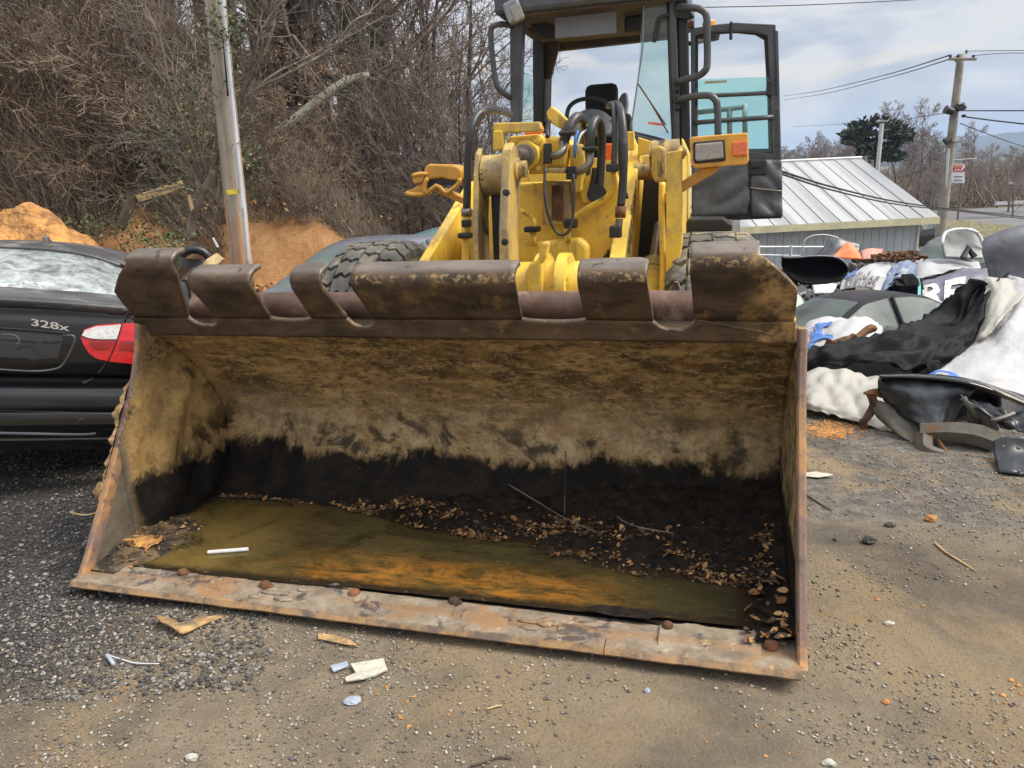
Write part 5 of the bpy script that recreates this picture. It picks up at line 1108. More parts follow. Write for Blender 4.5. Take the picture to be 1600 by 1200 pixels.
# C pillars and flanks
for s_ in (-1, 1):
    g = [[(s_*.53, 1.30, 1.06), (s_*.66, 1.28, 1.0), (s_*.84, 1.3, .90), (s_*.90, 1.3, .6), (s_*.86, 1.3, .25)], [(s_*.56, .95, 1.0), (s_*.70, .95, .96), (s_*.86, .95, .88), (s_*.915, .95, .6), (s_*.87, .95, .25)], [(s_*.68, .66, .95), (s_*.78, .64, .945), (s_*.88, .62, .88), (s_*.92, .6, .6), (s_*.88, .6, .25)], [(s_*.76, .35, .955), (s_*.80, .33, .94), (s_*.89, .30, .86), (s_*.93, .28, .6), (s_*.90, .28, .25)]]
    b = MB(); b.grid(cr(g, 3, 3).tolist()); mk('rear_fender', b, BP, SD, smooth='all', solid=.006)
    b = MB(); b.grid([[(s_*.50, y, 1.09 if y < 1.5 else .93), (s_*.66, y, 1.0 if y < 1.5 else .90), (s_*.84, y, .90), (s_*.90, y, .6), (s_*.86, y, .28)] for y in (1.28, 2.2, 3.1, 4.1)]); mk('car_side', b, BP, SD, smooth='all', solid=.006)
# boot lid side seam, plate recess, badge, tail lamp traced on the rear face
def surf(u, v, off=0.):
    """point on the rear face where the picture ray meets it, lifted off by off"""
    y = 0.
    for _ in range(4):
        p = K(u, v, y=y); a = abs(p[0])/.905; zz = p[2]; prof_y = np.interp(-zz, [-q[1] for q in PF[7:]], [q[0] for q in PF[7:]])
        y = prof_y+.055*a**2+.42*max(a-.86, 0)**1.35/.14**.35*.5
    p = K(u, v, y=y-off); return p
def spatch(nm, pxs, off, mat, parent=SD, bevel=.002, dep=.012, hole=None):
    # fan of the outline, densified, laid on the surface
    P2 = []
    for i in range(len(pxs)):
        a, b_ = np.array(pxs[i]), np.array(pxs[(i+1) % len(pxs)]); n = max(int(np.linalg.norm(b_-a)/6), 1)
        P2 += [a+(b_-a)*k/n for k in range(n)]
    top = [surf(u, v, off) for u, v in P2]; bot = [surf(u, v, off-dep) for u, v in P2]; n = len(P2)
    c = np.mean(P2, 0); R = 5; vs = []; fs = []
    for r_ in range(R):
        q = 1-r_/R; vs += [surf(*(c+(np.array(p)-c)*q), off) for p in P2]
    vs.append(surf(*c, off)); 
    for r_ in range(R-1): fs += [(r_*n+i, r_*n+(i+1) % n, (r_+1)*n+(i+1) % n, (r_+1)*n+i) for i in range(n)]
    fs += [((R-1)*n+i, (R-1)*n+(i+1) % n, R*n) for i in range(n)]
    o = len(vs); vs += bot; fs += [(i, o+i, o+(i+1) % n, (i+1) % n) for i in range(n)]
    b = MB(); b.add(vs, fs); return mk(nm, b, mat, parent, smooth=True)
def line_on(nm, pts, r, mat, off=.002, parent=SD):
    b = MB(); b.tube([surf(u, v, off) for u, v in pts], r, 6, smooth=4); return mk(nm, b, mat, parent, smooth='all')
RC = spatch('plate_recess', [(-60, 512), (0, 516), (60, 520), (97, 525), (98, 530), (91, 556), (84, 572), (60, 579), (0, 576), (-60, 574)], .002, M['plate_grey'])
line_on('recess_rim', [(97, 524), (116, 526), (112, 545), (98, 570), (84, 577), (50, 580), (-20, 576)], .006, M['dusty_black'])
line_on('boot_handle_lip', [(-40, 510), (0, 513), (60, 517), (104, 521)], .008, M['seam'])
line_on('boot_edge_line', [(-30, 600), (60, 602), (115, 600), (140, 594), (157, 578), (168, 562)], .004, M['dusty_black'], .0)
line_on('bumper_crease', [(-30, 640), (60, 643), (120, 645), (200, 648)], .003, M['dusty_black'], .001)
line_on('bumper_reflection', [(-30, 675), (60, 677), (130, 678), (150, 676)], .012, M['hood_grey'], -.004)  # grey strip paints a reflection along the lower bumper
line_on('boot_side_gap', [(200, 487), (193, 505), (185, 530), (175, 555), (166, 566)], .0035, M['seam'])
TL = spatch('tail_lamp', [(126, 528), (131, 515), (150, 508), (192, 505), (218, 505), (240, 507), (240, 572), (218, 570), (172, 565), (150, 560), (139, 552), (131, 540)], .010, M['lens_red'], bevel=.003, dep=.03)
spatch('reversing_lens', [(128, 524), (133, 516), (150, 510), (190, 507), (184, 530), (160, 530), (140, 529)], .0155, M['lens_clear'], TL, dep=.006)
spatch('lens_shade', [(190, 532), (240, 534), (240, 548), (186, 546)], .0150, M['lens_dkred'], TL, dep=.005)
spatch('lens_shade', [(140, 534), (175, 534), (172, 545), (148, 545)], .0150, M['lens_dkred'], TL, dep=.005)
line_on('lens_gap', [(191, 504), (186, 522), (178, 545), (168, 566)], .003, M['seam'], .016, TL)
line_on('lens_gap', [(127, 526), (150, 530), (183, 531)], .0015, M['seam'], .016, TL)
p0_, p1_ = surf(48, 508, .004), surf(115, 518, .004); dvec = (p1_-p0_)
def badge_fn(x, y, z):
    w = .36; q = p0_+dvec*(x/w); return (q[0], q[1]-z-.002, q[2]+y)
lettering('badge', '328x', .118, M['chrome'], SD, lambda x, y, z: badge_fn(x*1.36, y*.42, z), .003, .002)
b = MB(); q = surf(125, 650, .004); b.prism([surf(u, v, .003) for u, v in [(116, 645), (124, 644), (131, 646), (128, 652), (134, 655), (124, 657), (119, 651)]], (0, .003, 0)); mk('bumper_scuff', b, M['plate_grey'], SD)
b = MB()
for k in range(3):
    pts_ = [(8+k*9, 522+k*2), (24, 524), (30, 533), (25, 541), (18, 536)][k % 2:]
line_on('finger_mark', [(2, 522), (20, 523), (29, 528), (29, 536), (24, 538)], .0018, M['hood_grey'], .003, RC); line_on('finger_mark', [(27, 545), (45, 540), (62, 552), (80, 560)], .0018, M['seam'], .003, RC)
for x in (-.72, .72):
    b = MB(); b.lathe((x-.10, .98, .30), (1, 0, 0), [(0, .22), (.0, .28), (.03, .31), (.17, .31), (.20, .28), (.2, .22)], 28); mk('rear_tyre', b, M['blackplastic'], SD, smooth=True)
b = MB(); b.box((-.80, .25, .22), (.80, 4.1, .55)); mk('underbody', b, M['cab_dark'], SD)
b = MB(); b.box((-.62, 1.0, .5), (.62, 4.0, .88)); mk('cabin_fill', b, M['cab_dark'], SD)

# ================================================================== a plain sedan for the ones farther off
def sedan(name, fr, mat, label, glass=M['carglass'], L_=4.6, low=0., wheels=True, group=None, hatch=False):
    """front at y=0, rear at y=L_, heading -Y in its own frame"""
    T = thing(name, fr, label, 'car', group)
    st = [(0, .52, .50, .62), (.05, .62, .62, .74), (.2, .70, .70, .84), (.6, .77, .80, .89), (1.05, .83, .87, .90), (1.30, .86, .92, .90), (1.75, .88, 1.18, .90), (2.10, .89, 1.345, .90), (2.5, .90, 1.40, .90), (3.0, .91, 1.39, .90), (3.35, .92, 1.32, .90), (3.75, .93, 1.13, .90), (4.05, .93, 1.00, .89), (4.4, .90, .96, .86), (4.55, .80, .84, .78), (4.6, .62, .64, .7)]
    if hatch: st = [(y, zb+.12, zt+(.28 if y > 1.5 else .14), hw) if y < 4.1 else (y, zb+.12, zt+.55 if y < 4.5 else zt+.3, hw) for y, zb, zt, hw in st]
    N_ = 50; ys_ = np.linspace(0, L_, N_); A_ = np.array(st); A_[:, 0] *= L_/4.6
    zb = np.interp(ys_, A_[:, 0], A_[:, 1]); zt = np.interp(ys_, A_[:, 0], A_[:, 2]); hw = np.interp(ys_, A_[:, 0], A_[:, 3])
    rows = []; gls = []
    for y, a, t, w in zip(ys_, zb, zt, hw):
        gh = max(t-a, 0); tw = w-.06-min(gh, .46)*.52
        half = [(w*.9, .18), (w*.98, .30), (w, .48), (w*.995, .66), (w*.97, a-.02), (w*.955, a), (tw+.015, t-.06*min(1, gh*4)-.005), (tw*.86, t-.015), (tw*.45, t-.001), (0, t)]
        rows.append([(x, y, z) for x, z in half]+[(-x, y, z) for x, z in half[::-1][1:]])
    b = MB(); g_ = MB(); nc = len(rows[0]); b.v = [p for r_ in rows for p in r_]; fs = []
    y1, y2, y3, y4 = [q*L_/4.6 for q in (1.30, 2.08, 3.22, 4.0)]
    for i in range(N_-1):
        ym = (ys_[i]+ys_[i+1])/2; gh = (zt[i]-zb[i]+zt[i+1]-zb[i+1])/2
        for j in range(nc-1):
            side = j in (5, nc-7); top = 6 <= j <= nc-8
            isg = (side and gh > .13 and 1.55*L_/4.6 < ym < 3.85*L_/4.6 and not (abs(ym-2.62*L_/4.6) < .05)) or (top and 7 <= j <= nc-9 and (y1 < ym < y2 or y3 < ym < y4))
            f = (i*nc+j, i*nc+j+1, (i+1)*nc+j+1, (i+1)*nc+j)
            (gls if isg else fs).append(f)
    b.f = fs; b.mi = [0]*len(fs); n0 = len(b.f)
    b.f += [tuple(range(nc-1, -1, -1)), tuple(range((N_-1)*nc, N_*nc))]; b.mi += [0, 0]
    mk('body', b, mat, T, smooth=True); g_.v = b.v; g_.f = gls; g_.mi = [0]*len(gls)
    for nm_, sel in (('windscreen', lambda c: c[1] < L_*.45 and abs(c[0]) < .62 and c[2] > .9), ('rear_window', lambda c: c[1] > L_*.69 and abs(c[0]) < .62), ('side_window', lambda c: c[0] > 0 and c[1] < L_*.57), ('side_window', lambda c: c[0] < 0 and c[1] < L_*.57), ('side_window', lambda c: c[0] > 0), ('side_window', lambda c: c[0] < 0)):
        pick = [f for f in gls if sel(np.mean([g_.v[i] for i in f], 0))]; gls = [f for f in gls if f not in pick]
        if not pick: continue
        ids = sorted({i for f in pick for i in f}); rm = {i: k for k, i in enumerate(ids)}
        me = bpy.data.meshes.new(nm_); me.from_pydata([g_.v[i] for i in ids], [], [tuple(rm[i] for i in f) for f in pick]); link(nm_, me, glass, T, smooth=True)
    if wheels:
        for x in (-.80, .80):
            for y in (.85, 3.6*L_/4.6):
                b = MB(); b.lathe((x-.11, y, .31), (1, 0, 0), [(0, .2), (0, .29), (.03, .32), (.19, .32), (.22, .29), (.22, .2)], 24); wq = mk('wheel', b, M['blackplastic'], T, smooth=True)
                b = MB(); b.lathe((x-.12, y, .31), (1, 0, 0), [(0, .17), (.24, .17)], 18); mk('rim', b, M['steel'], wq, smooth=True)
    for s in (-1, 1):
        b = MB(); b.tube([(s*.885, 2.62*L_/4.6, .90), (s*.62, 2.62*L_/4.6, 1.35)], .03, 6, smooth=1); mk('door_pillar', b, mat, T)
    return T

# ================================================================== cars and wreckage
def at_ground(u, v, d, yaw, z=None):
    p = Pw(u, v, d); return Fr((p[0], p[1], terr(p[0], p[1]) if z is None else z), yaw)
# slate sedan behind the bucket at left, under the bank
sedan('wrecked_sedan', Fr((-2.60, 7.2, -.50), math.radians(-25), 0), M['slate_car'], 'dark slate sedan with dusty bonnet between the clay bank and left front tyre', L_=4.5, wheels=False)
sedan('wrecked_sedan', Fr((-1.62, 12.4, -.05), math.radians(-72), 0), M['teal_car'], 'teal car just showing behind the left lift arm under the bank', L_=4.4, wheels=False)
sedan('wrecked_sedan', Fr((-1.50, 11.0, -.10), math.radians(-75), 0), simple('maroon paint', (.10, .02, .035), .4), 'maroon wreck low behind the left lift arm, in front of the teal car', L_=4.2, wheels=False)
# grey sedan among the tarps
sedan('grey_sedan', Fr((3.35, 11.2, -1.90), math.radians(-74), -.07), M['grey_car'], 'grey sedan standing among tarps with its windows closed, right of the bucket', L_=4.5)
sedan('black_suv', Fr((11.2, 20.3, -2.35), math.radians(-52), 0), M['black_paint'], 'black suv parked beside the end of the metal shed', L_=4.6, hatch=True)
sedan('black_hatchback', Fr((20.0, 39.0, -2.95), math.radians(-60), 0), M['black_paint'], 'black car parked by the road past the shed corner', L_=4.3, hatch=True)

def tarp(name, rows, mat, label, cat, k=7, wr=.03, ws=(3, 3), seed=0, solid=.006, fine=.006, group=None, ridge=True):
    g = sheet(rows, k, wr, ws, ridge, G, seed, fine); o = gridobj(name, g, mat, solid=solid, label=label, cat=cat, group=group)
    return o, g
def on_sheet(o, g, u0, v0, u1, v1, off=.012, w=1., h=1.):
    """maps flat letter coordinates (0..w, 0..h) into the sheet's grid between fractions"""
    a = g.reshape(-1, 3); base = np.array(o.location); H_, W_ = g.shape[:2]; n = norms(g)
    def fn(x, y, z):
        s = u0+(u1-u0)*x/w; t = v0+(v1-v0)*(1-y/h); fj = min(max(s, 0), .9999)*(W_-1); fi = min(max(t, 0), .9999)*(H_-1); i, j = int(fi), int(fj); a1, b1 = fi-i, fj-j
        i2, j2 = min(i+1, H_-1), min(j+1, W_-1)
        p = (g[i, j]*(1-a1)*(1-b1)+g[i, j2]*(1-a1)*b1+g[i2, j]*a1*(1-b1)+g[i2, j2]*a1*b1)
        nn = n[i, j]; nn = nn if nn@(CAM-p) > 0 else -nn
        return p-base+nn*(off+z)
    return fn
# junk mound that the tarps lie on (hidden bulk)
g = []
for r_ in range(26):
    row = []
    for c_ in range(34):
        x = 1.9+5.6*c_/33; y = 5.0+5.5*r_/25; q = math.sin(math.pi*c_/33)*math.sin(math.pi*min(r_/25*1.0, 1))
        row.append((x, y, terr(x, y)-.08+q*(.38+.25*sst(2.5, 5, x))+.05*fbm(x*2, y*2, 3, 4)*q))
    g.append(row)
for r_ in range(20):
    row = []
    for c_ in range(34):
        x = 4.2+8.6*c_/33; y = 13.0+4.4*r_/19; q = math.sin(math.pi*c_/33)**.4*math.sin(math.pi*r_/19); row.append((x, y, terr(x, y)-.05+q*(1.15+.1*nz(x, y))+.1*fbm(x*2, y*2, 3, 4)*q))
    (heap2 := [] if r_ == 0 else heap2).append(row)
b = MB(); b.grid(g); mk('scrap_heap', b, simple('dark scrap', (.05, .045, .042), .9, 0, .6, 8, bs=1, bsc=12, bd=.1), kind='stuff', label='dark heap of scrap underneath the tarps')
b = MB(); b.grid(heap2); mk('scrap_heap', b, simple('dark scrap behind', (.04, .038, .038), .9, 0, .6, 8, bs=1, bsc=12, bd=.1), kind='stuff', label='dark heap of scrap under the banners farther back')

T1, g1 = tarp('black_tarp', [
 [(1572, 432, 6.3), (1545, 436, 6.2), (1530, 445, 6.1), (1508, 462, 6.1), (1490, 480, 6.1)],
 [(1555, 470, 5.9), (1520, 485, 5.85), (1480, 498, 5.9), (1455, 508, 6.0), (1436, 512, 6.1)],
 [(1515, 535, 5.5), (1475, 535, 5.45), (1420, 530, 5.5), (1370, 540, 5.6), (1330, 547, 5.7)],
 [(1480, 572, 5.2), (1440, 570, 5.1), (1380, 560, 5.1), (1310, 560, 5.2), (1262, 562, 5.3)],
 [(1470, 588, 5.0), (1420, 582, 4.95), (1360, 580, 4.9), (1300, 582, 5.0), (1240, 592, 5.1)]], M['black_tarp'], 'crumpled black vinyl tarp draped over the wreckage right of the bucket', 'tarp', 14, .075, (3.0, 3.2), 2)
T2, g2_ = tarp('white_tarp', [
 [(1575, 432, 6.2), (1600, 436, 6.0), (1640, 430, 5.9), (1720, 420, 5.9)],
 [(1555, 480, 5.75), (1590, 482, 5.6), (1640, 490, 5.5), (1720, 480, 5.5)],
 [(1520, 535, 5.4), (1565, 528, 5.2), (1620, 540, 5.1), (1720, 540, 5.1)],
 [(1480, 572, 5.1), (1540, 575, 4.9), (1610, 590, 4.75), (1720, 600, 4.7)],
 [(1440, 598, 4.85), (1520, 606, 4.6), (1600, 632, 4.4), (1720, 640, 4.4)]], M['white_tarp'], 'large white vinyl tarp spread over the wreck at the right edge', 'tarp', 9, .03, (2.2, 2.4), 5)
T3, g3 = tarp('cream_tarp', [
 [(1535, 436, 6.15), (1552, 432, 6.1), (1580, 434, 6.05), (1605, 436, 6.0)],
 [(1540, 465, 5.9), (1556, 462, 5.82), (1575, 460, 5.8), (1600, 462, 5.75)],
 [(1528, 510, 5.62), (1545, 500, 5.5), (1560, 490, 5.5), (1580, 480, 5.55)],
 [(1515, 545, 5.4), (1530, 530, 5.3), (1548, 515, 5.3), (1565, 500, 5.4)]], M['cream_tarp'], 'cream fold of tarp between the black tarp and the big white tarp', 'tarp', 6, .02, (2, 2), 8)
T4, g4 = tarp('white_tarp', [
 [(1236, 590, 4.95), (1285, 575, 5.0), (1330, 582, 4.9), (1375, 584, 4.85), (1420, 586, 4.8)],
 [(1240, 606, 4.70), (1285, 598, 4.68), (1330, 602, 4.62), (1370, 606, 4.58), (1415, 610, 4.5)],
 [(1246, 622, 4.50), (1285, 626, 4.44), (1330, 632, 4.36), (1370, 636, 4.32), (1410, 642, 4.26)],
 [(1256, 636, 4.42), (1290, 644, 4.34), (1330, 652, 4.24), (1366, 662, 4.14), (1400, 672, 4.06)]], M['cream_tarp'], 'dirty white tarp bunched on the gravel in front of the black tarp', 'tarp', 9, .028, (3.3, 1.8), 11)
T5, g5 = tarp('printed_tarp', [
 [(1250, 516, 6.4), (1272, 500, 6.5), (1310, 493, 6.5), (1340, 494, 6.5), (1368, 502, 6.5)],
 [(1246, 528, 6.1), (1275, 514, 6.1), (1315, 508, 6.1), (1350, 512, 6.1), (1384, 514, 6.2)],
 [(1246, 548, 5.9), (1275, 535, 5.85), (1310, 530, 5.8), (1350, 533, 5.8), (1382, 535, 5.9)],
 [(1248, 562, 5.75), (1272, 560, 5.7), (1300, 560, 5.65), (1330, 556, 5.6), (1365, 552, 5.7)]], M['white_tarp'], 'white tarp with blue printed marks lying right beside the bucket edge', 'tarp', 8, .03, (2, 1.6), 14)
for bd, a_, sz, sh in (('r', (.22, .12, .50, .48), .5, 0), ('C', (.16, .52, .40, .98), .5, 0), ('v', (.18, .36, .30, .54), .5, 0)):
    lettering('blue_print', bd, 1.0, M['ink_blue'], T5, on_sheet(T5, g5, a_[0], a_[1], a_[2], a_[3], .022, .6, .7), .0005, .03, 2)
lettering('blue_print', 'o', 1.0, M['ink_blue'], T2, on_sheet(T2, g2_, .02, .86, .26, .99, .03, .6, .55), .0005, .03, 2)
# torn pale green edge at the right of the printed tarp
tarp('pale_sheet', [[(1322, 500, 6.45), (1345, 494, 6.5), (1368, 502, 6.45), (1382, 512, 6.4)], [(1330, 520, 6.2), (1350, 518, 6.2), (1368, 520, 6.2), (1378, 524, 6.2)], [(1350, 545, 5.75), (1357, 544, 5.75), (1363, 542, 5.75), (1369, 538, 5.75)]], M['mint'], 'pale green plastic sheet between the printed tarp and the rusty link arm', 'sheet', 5, .01)
# banners on the heap behind
T6, g6 = tarp('white_banner', [
 [(1335, 425, 14.40), (1360, 412, 14.50), (1385, 408, 14.50), (1400, 410, 14.50)],
 [(1318, 436, 14.00), (1345, 428, 14.00), (1372, 426, 14.00), (1392, 428, 14.10)],
 [(1312, 452, 13.70), (1335, 448, 13.70), (1358, 450, 13.70), (1375, 458, 13.70)]], M['white_tarp'], 'white banner with grey letters crumpled behind the grey sedan', 'banner', 8, .02, (2, 2), 21)
lettering('banner_print', 'tilities', 1.0, M['ink_grey'], T6, on_sheet(T6, g6, .12, .40, .98, .98, .03, 3.2, .75), .0005, .012, 2)
lettering('banner_print', 'J', 1.0, M['ink_blue'], T6, on_sheet(T6, g6, .12, .05, .42, .42, .03, .6, .7), .0005, .05, 2)
tarp('blue_banner', [[(1396, 412, 14.30), (1412, 405, 14.40), (1428, 408, 14.40), (1436, 424, 14.30)], [(1384, 432, 14.00), (1400, 424, 14.00), (1420, 422, 14.00), (1434, 436, 14.00)], [(1375, 456, 13.70), (1385, 452, 13.70), (1392, 446, 13.70), (1432, 446, 13.80)]], M['blue_banner'], 'slate blue banner folded over a dark hollow in the heap', 'banner', 7, .03, (2.5, 2), 24)
tarp('white_banner', [[(1415, 404, 15.40), (1450, 403, 15.50), (1490, 406, 15.50), (1530, 410, 15.50)], [(1425, 418, 15.00), (1455, 412, 15.00), (1495, 414, 15.00), (1535, 420, 15.00)], [(1432, 434, 14.60), (1462, 428, 14.60), (1500, 420, 14.60), (1540, 436, 14.60)]], M['white_tarp'], 'long plain white banner lying over the back of the heap', 'banner', 7, .03, (2.4, 2), 27)
T7, g7 = tarp('purple_banner', [
 [(1440, 436, 14.20), (1470, 430, 14.20), (1510, 418, 14.30), (1548, 418, 14.30)],
 [(1436, 452, 13.80), (1466, 446, 13.80), (1505, 440, 13.80), (1548, 438, 13.80)],
 [(1438, 470, 13.40), (1466, 466, 13.40), (1500, 460, 13.30), (1540, 458, 13.30)],
 [(1442, 488, 13.00), (1470, 486, 13.00), (1500, 480, 12.90), (1540, 478, 12.90)]], M['purple_banner'], 'dusky purple banner with big pale letters on the heap', 'banner', 8, .04, (2.6, 2.2), 30)
lettering('banner_print', 'RE', 1.0, M['ink_pale'], T7, on_sheet(T7, g7, .06, .22, .80, .86, .03, 1.3, .75), .0005, .03, 2)
tarp('strap', [[(1432, 436, 13.75), (1436, 434, 13.75)], [(1434, 450, 13.60), (1439, 450, 13.60)], [(1433, 472, 13.40), (1438, 472, 13.40)]], M['turq'], 'narrow turquoise strap hanging beside the dark hollow', 'strap', 4, 0)
b = MB(); b.rock(Pw(1411, 452, 13.90), (.34, .3, .28), 5, 12, 8); mk('black_tarp_bundle', b, M['black_tarp'], label='black bundle in the hollow under the slate blue banner', cat='bundle')
# upturned black bumper and panels behind the bucket corner
UH, _g = tarp('upturned_hood', [[(1222, 402, 11.9), (1240, 404, 11.9), (1280, 401, 11.9), (1310, 404, 11.9), (1322, 416, 11.9)], [(1222, 415, 12.0), (1245, 416, 12.1), (1285, 413, 12.2), (1310, 417, 12.1), (1324, 425, 12.0)], [(1230, 427, 11.9), (1255, 431, 12.0), (1285, 432, 12.0), (1305, 433, 12.0), (1320, 432, 11.9)], [(1240, 438, 11.7), (1260, 443, 11.7), (1285, 443, 11.7), (1300, 441, 11.7), (1315, 437, 11.7)]], simple('dull black bonnet', (.006, .006, .007), .6, 0, .3, 3, (.05, .05, .055), 3, .70, .9, bs=.05, Specular_IOR_Level=.05), 'glossy black car bonnet lying upturned just past the bucket corner', 'car hood', 5, .02, (2, 2), 33, .03, ridge=False)
o_ = np.array(UH.location); b = MB(); b.tube([Pw(u_, v_, d_-.03)-o_ for u_, v_, d_ in [(1222, 402, 12.40), (1240, 404, 12.50), (1280, 401, 12.60), (1310, 404, 12.60), (1322, 416, 12.60)]], .028, 6); mk('hood_edge', b, M['hood_grey'], UH, smooth='all')
tarp('leaning_panel', [[(1300, 366, 15.80), (1316, 372, 15.70), (1346, 382, 15.60)], [(1290, 382, 15.60), (1312, 386, 15.50), (1345, 388, 15.50)], [(1272, 400, 15.40), (1298, 402, 15.30), (1340, 402, 15.30)]], M['fender'], 'dark grey panel leaning behind the orange panel', 'panel', 5, .02, (2, 2), 36, .02)
tarp('orange_panel', [[(1322, 379, 14.80), (1326, 379, 14.80), (1332, 382, 14.80)], [(1310, 392, 14.70), (1326, 390, 14.70), (1342, 394, 14.70)], [(1300, 402, 14.60), (1322, 404, 14.60), (1347, 405, 14.60)]], M['orange_panel'], 'bright orange plastic panel on top of the heap', 'panel', 4, .01, (1, 1), 38, .015, ridge=False)
tarp('faded_red_panel', [[(1345, 392, 15.10), (1360, 388, 15.10), (1380, 389, 15.10)], [(1346, 398, 15.00), (1362, 396, 15.00), (1378, 396, 15.00)], [(1347, 406, 14.90), (1360, 405, 14.90), (1372, 402, 14.90)]], M['pink_panel'], 'faded red panel beside the orange one', 'panel', 4, .01, (1, 1), 39, .02)
tarp('white_fender', [[(1235, 455, 13.00), (1248, 462, 13.00), (1256, 474, 13.00)], [(1236, 468, 12.80), (1246, 474, 12.80), (1254, 482, 12.80)], [(1238, 484, 12.70), (1246, 486, 12.70), (1252, 488, 12.70)]], M['mint'], 'pale curved panel between bucket corner and grey sedan windscreen', 'panel', 4, .01, (1, 1), 40, .02, ridge=False)
tarp('white_fender', [[(1268, 442, 13.40), (1290, 440, 13.40), (1308, 444, 13.40)], [(1270, 450, 13.30), (1288, 448, 13.30), (1306, 450, 13.30)], [(1272, 458, 13.20), (1286, 458, 13.20), (1300, 460, 13.20)]], M['white_panel'], 'white broken panel in the rubble behind the black bonnet', 'panel', 4, .02, (1, 1), 41, .02)
tarp('grey_hood', [[(1538, 374, 6.7), (1556, 364, 6.66), (1600, 351, 6.6), (1680, 344, 6.6)], [(1535, 392, 6.64), (1556, 384, 6.58), (1602, 376, 6.52), (1690, 374, 6.50)], [(1543, 420, 6.60), (1562, 416, 6.56), (1602, 412, 6.50), (1690, 412, 6.46)], [(1551, 446, 6.55), (1568, 446, 6.52), (1602, 446, 6.48), (1690, 446, 6.44)]], M['hood_grey'], 'matte grey bonnet standing upright at the right edge', 'car hood', 7, .02, (1.5, 1.2), 44, .03, ridge=False)
# open bonnet seen from below, beside the suv
g = cr([[Pw(*q) for q in r_] for r_ in [[(1473, 380, 15.2), (1478, 364, 15.4), (1500, 359, 15.5), (1525, 364, 15.5), (1536, 382, 15.4)], [(1474, 390, 15.1), (1485, 386, 15.3), (1503, 384, 15.4), (1520, 386, 15.3), (1536, 392, 15.2)], [(1476, 402, 15.0), (1488, 403, 15.0), (1503, 404, 15.0), (1518, 404, 15.0), (1535, 404, 15.0)]]], 6, 6)
OH = gridobj('open_hood', g, simple('pale grey bonnet lining', (.22, .24, .24), .6, 0, .3, 5), solid=.05, label='raised bonnet showing its pale underside beside the black suv', cat='car hood')
o_ = np.array(OH.location)
b = MB(); b.tube([Pw(*q)-o_ for q in [(1472, 382, 15.0), (1477, 364, 15.2), (1500, 358, 15.3), (1526, 363, 15.3), (1537, 384, 15.2)]], .035, 6); mk('hood_rim', b, M['white_panel'], OH, smooth='all')
b = MB(); b.tube([Pw(1505, 404, 14.8)-o_, Pw(1512, 388, 14.9)-o_, Pw(1523, 402, 14.8)-o_], .07, 6, smooth=1); mk('hood_hinge', b, M['cab_dark'], OH)
# tangle of rusty engine parts
b = MB()
for k in range(320):
    p = Pw(1397+rng.normal()*15, 402+rng.normal()*3.5, 15+rng.normal()*.3); a = Matrix.Rotation(rng.random()*6, 3, 'Z') @ Matrix.Rotation(rng.random()*3, 3, 'X'); b.cbox(p, (.03+.22*rng.random()**2, .02+.05*rng.random(), .02+.04*rng.random()), a)
mk('engine_parts', b, M['rust'], kind='stuff', label='tangle of rusty engine parts on top of the heap')
b = MB()
for k in range(620):
    if k < 430: u = 1226+rng.random()*95; v = 418+rng.random()*58
    else: u = 1330+rng.random()*215; v = 404+rng.random()*14+(u-1330)*.06
    t = (v-404)/60; p = Pw(u, v, 15.6-t*2.0+rng.normal()*.2+(.9 if k >= 430 else 0)); a = Matrix.Rotation(rng.random()*6, 3, 'Z') @ Matrix.Rotation(rng.normal()*.8, 3, 'X') @ Matrix.Rotation(rng.normal()*.5, 3, 'Y'); b.cbox((p[0], p[1], p[2]-.10), (.08+.5*rng.random()**2, .05+.25*rng.random(), .012+.02*rng.random()), a)
mk('scrap_rubble', b, mk_island('mixed scrap', [(.03, .03, .035), (.10, .10, .11), (.28, .28, .3), (.05, .03, .02), (.02, .02, .02), (.14, .07, .04), (.45, .46, .47), (.04, .05, .06)], .5), kind='stuff', label='jumble of broken black, grey and rusty car scraps on the heap')
# rusty link arm and grey grille in the middle
b = MB(); pts = [Pw(*q) for q in [(1284, 562, 5.45), (1293, 548, 5.5), (1310, 538, 5.55), (1325, 532, 5.6), (1340, 528, 5.65), (1352, 518, 5.7), (1362, 513, 5.72), (1368, 516, 5.7)]]
b.tube(pts, [.03, .05, .045, .04, .032, .03, .036, .02], 8, smooth=3); b.cbox(Pw(1301, 540, 5.5), (.09, .08, .07), Matrix.Rotation(.4, 3, 'Y')); b.cbox(Pw(1328, 531, 5.6), (.10, .06, .05), Matrix.Rotation(-.5, 3, 'Y')); mk('link_arm', b, M['rust'], smooth=True, label='rusty suspension arm lying across the printed tarp', cat='car part')
fr_g = at_ground(1398, 525, 6.2, .3); gp0 = [Pw(*q) for q in [(1368, 545, 6.05), (1384, 508, 6.3), (1424, 514, 6.3), (1412, 530, 6.1), (1404, 545, 6.0)]]
b = MB(); b.prism(gp0, (0, .05, -.02)); GR_ = mk('black_grille', b, M['hood_grey'], label='grey plastic grille with black slots beside the rusty arm', cat='grille', bevel=.01); o_ = np.array(GR_.location)
for q in ([(1386, 511, 6.26), (1420, 516, 6.26), (1416, 521, 6.2), (1383, 517, 6.2)], [(1382, 520, 6.18), (1414, 524, 6.18), (1408, 531, 6.1), (1379, 528, 6.1)], [(1378, 532, 6.1), (1405, 535, 6.08), (1402, 541, 6.04), (1374, 539, 6.04)]):
    b = MB(); b.prism([Pw(*w)-o_-np.array([0, .012, -.012]) for w in q], (0, .02, 0)); mk('slot', b, M['cab_dark'], GR_)

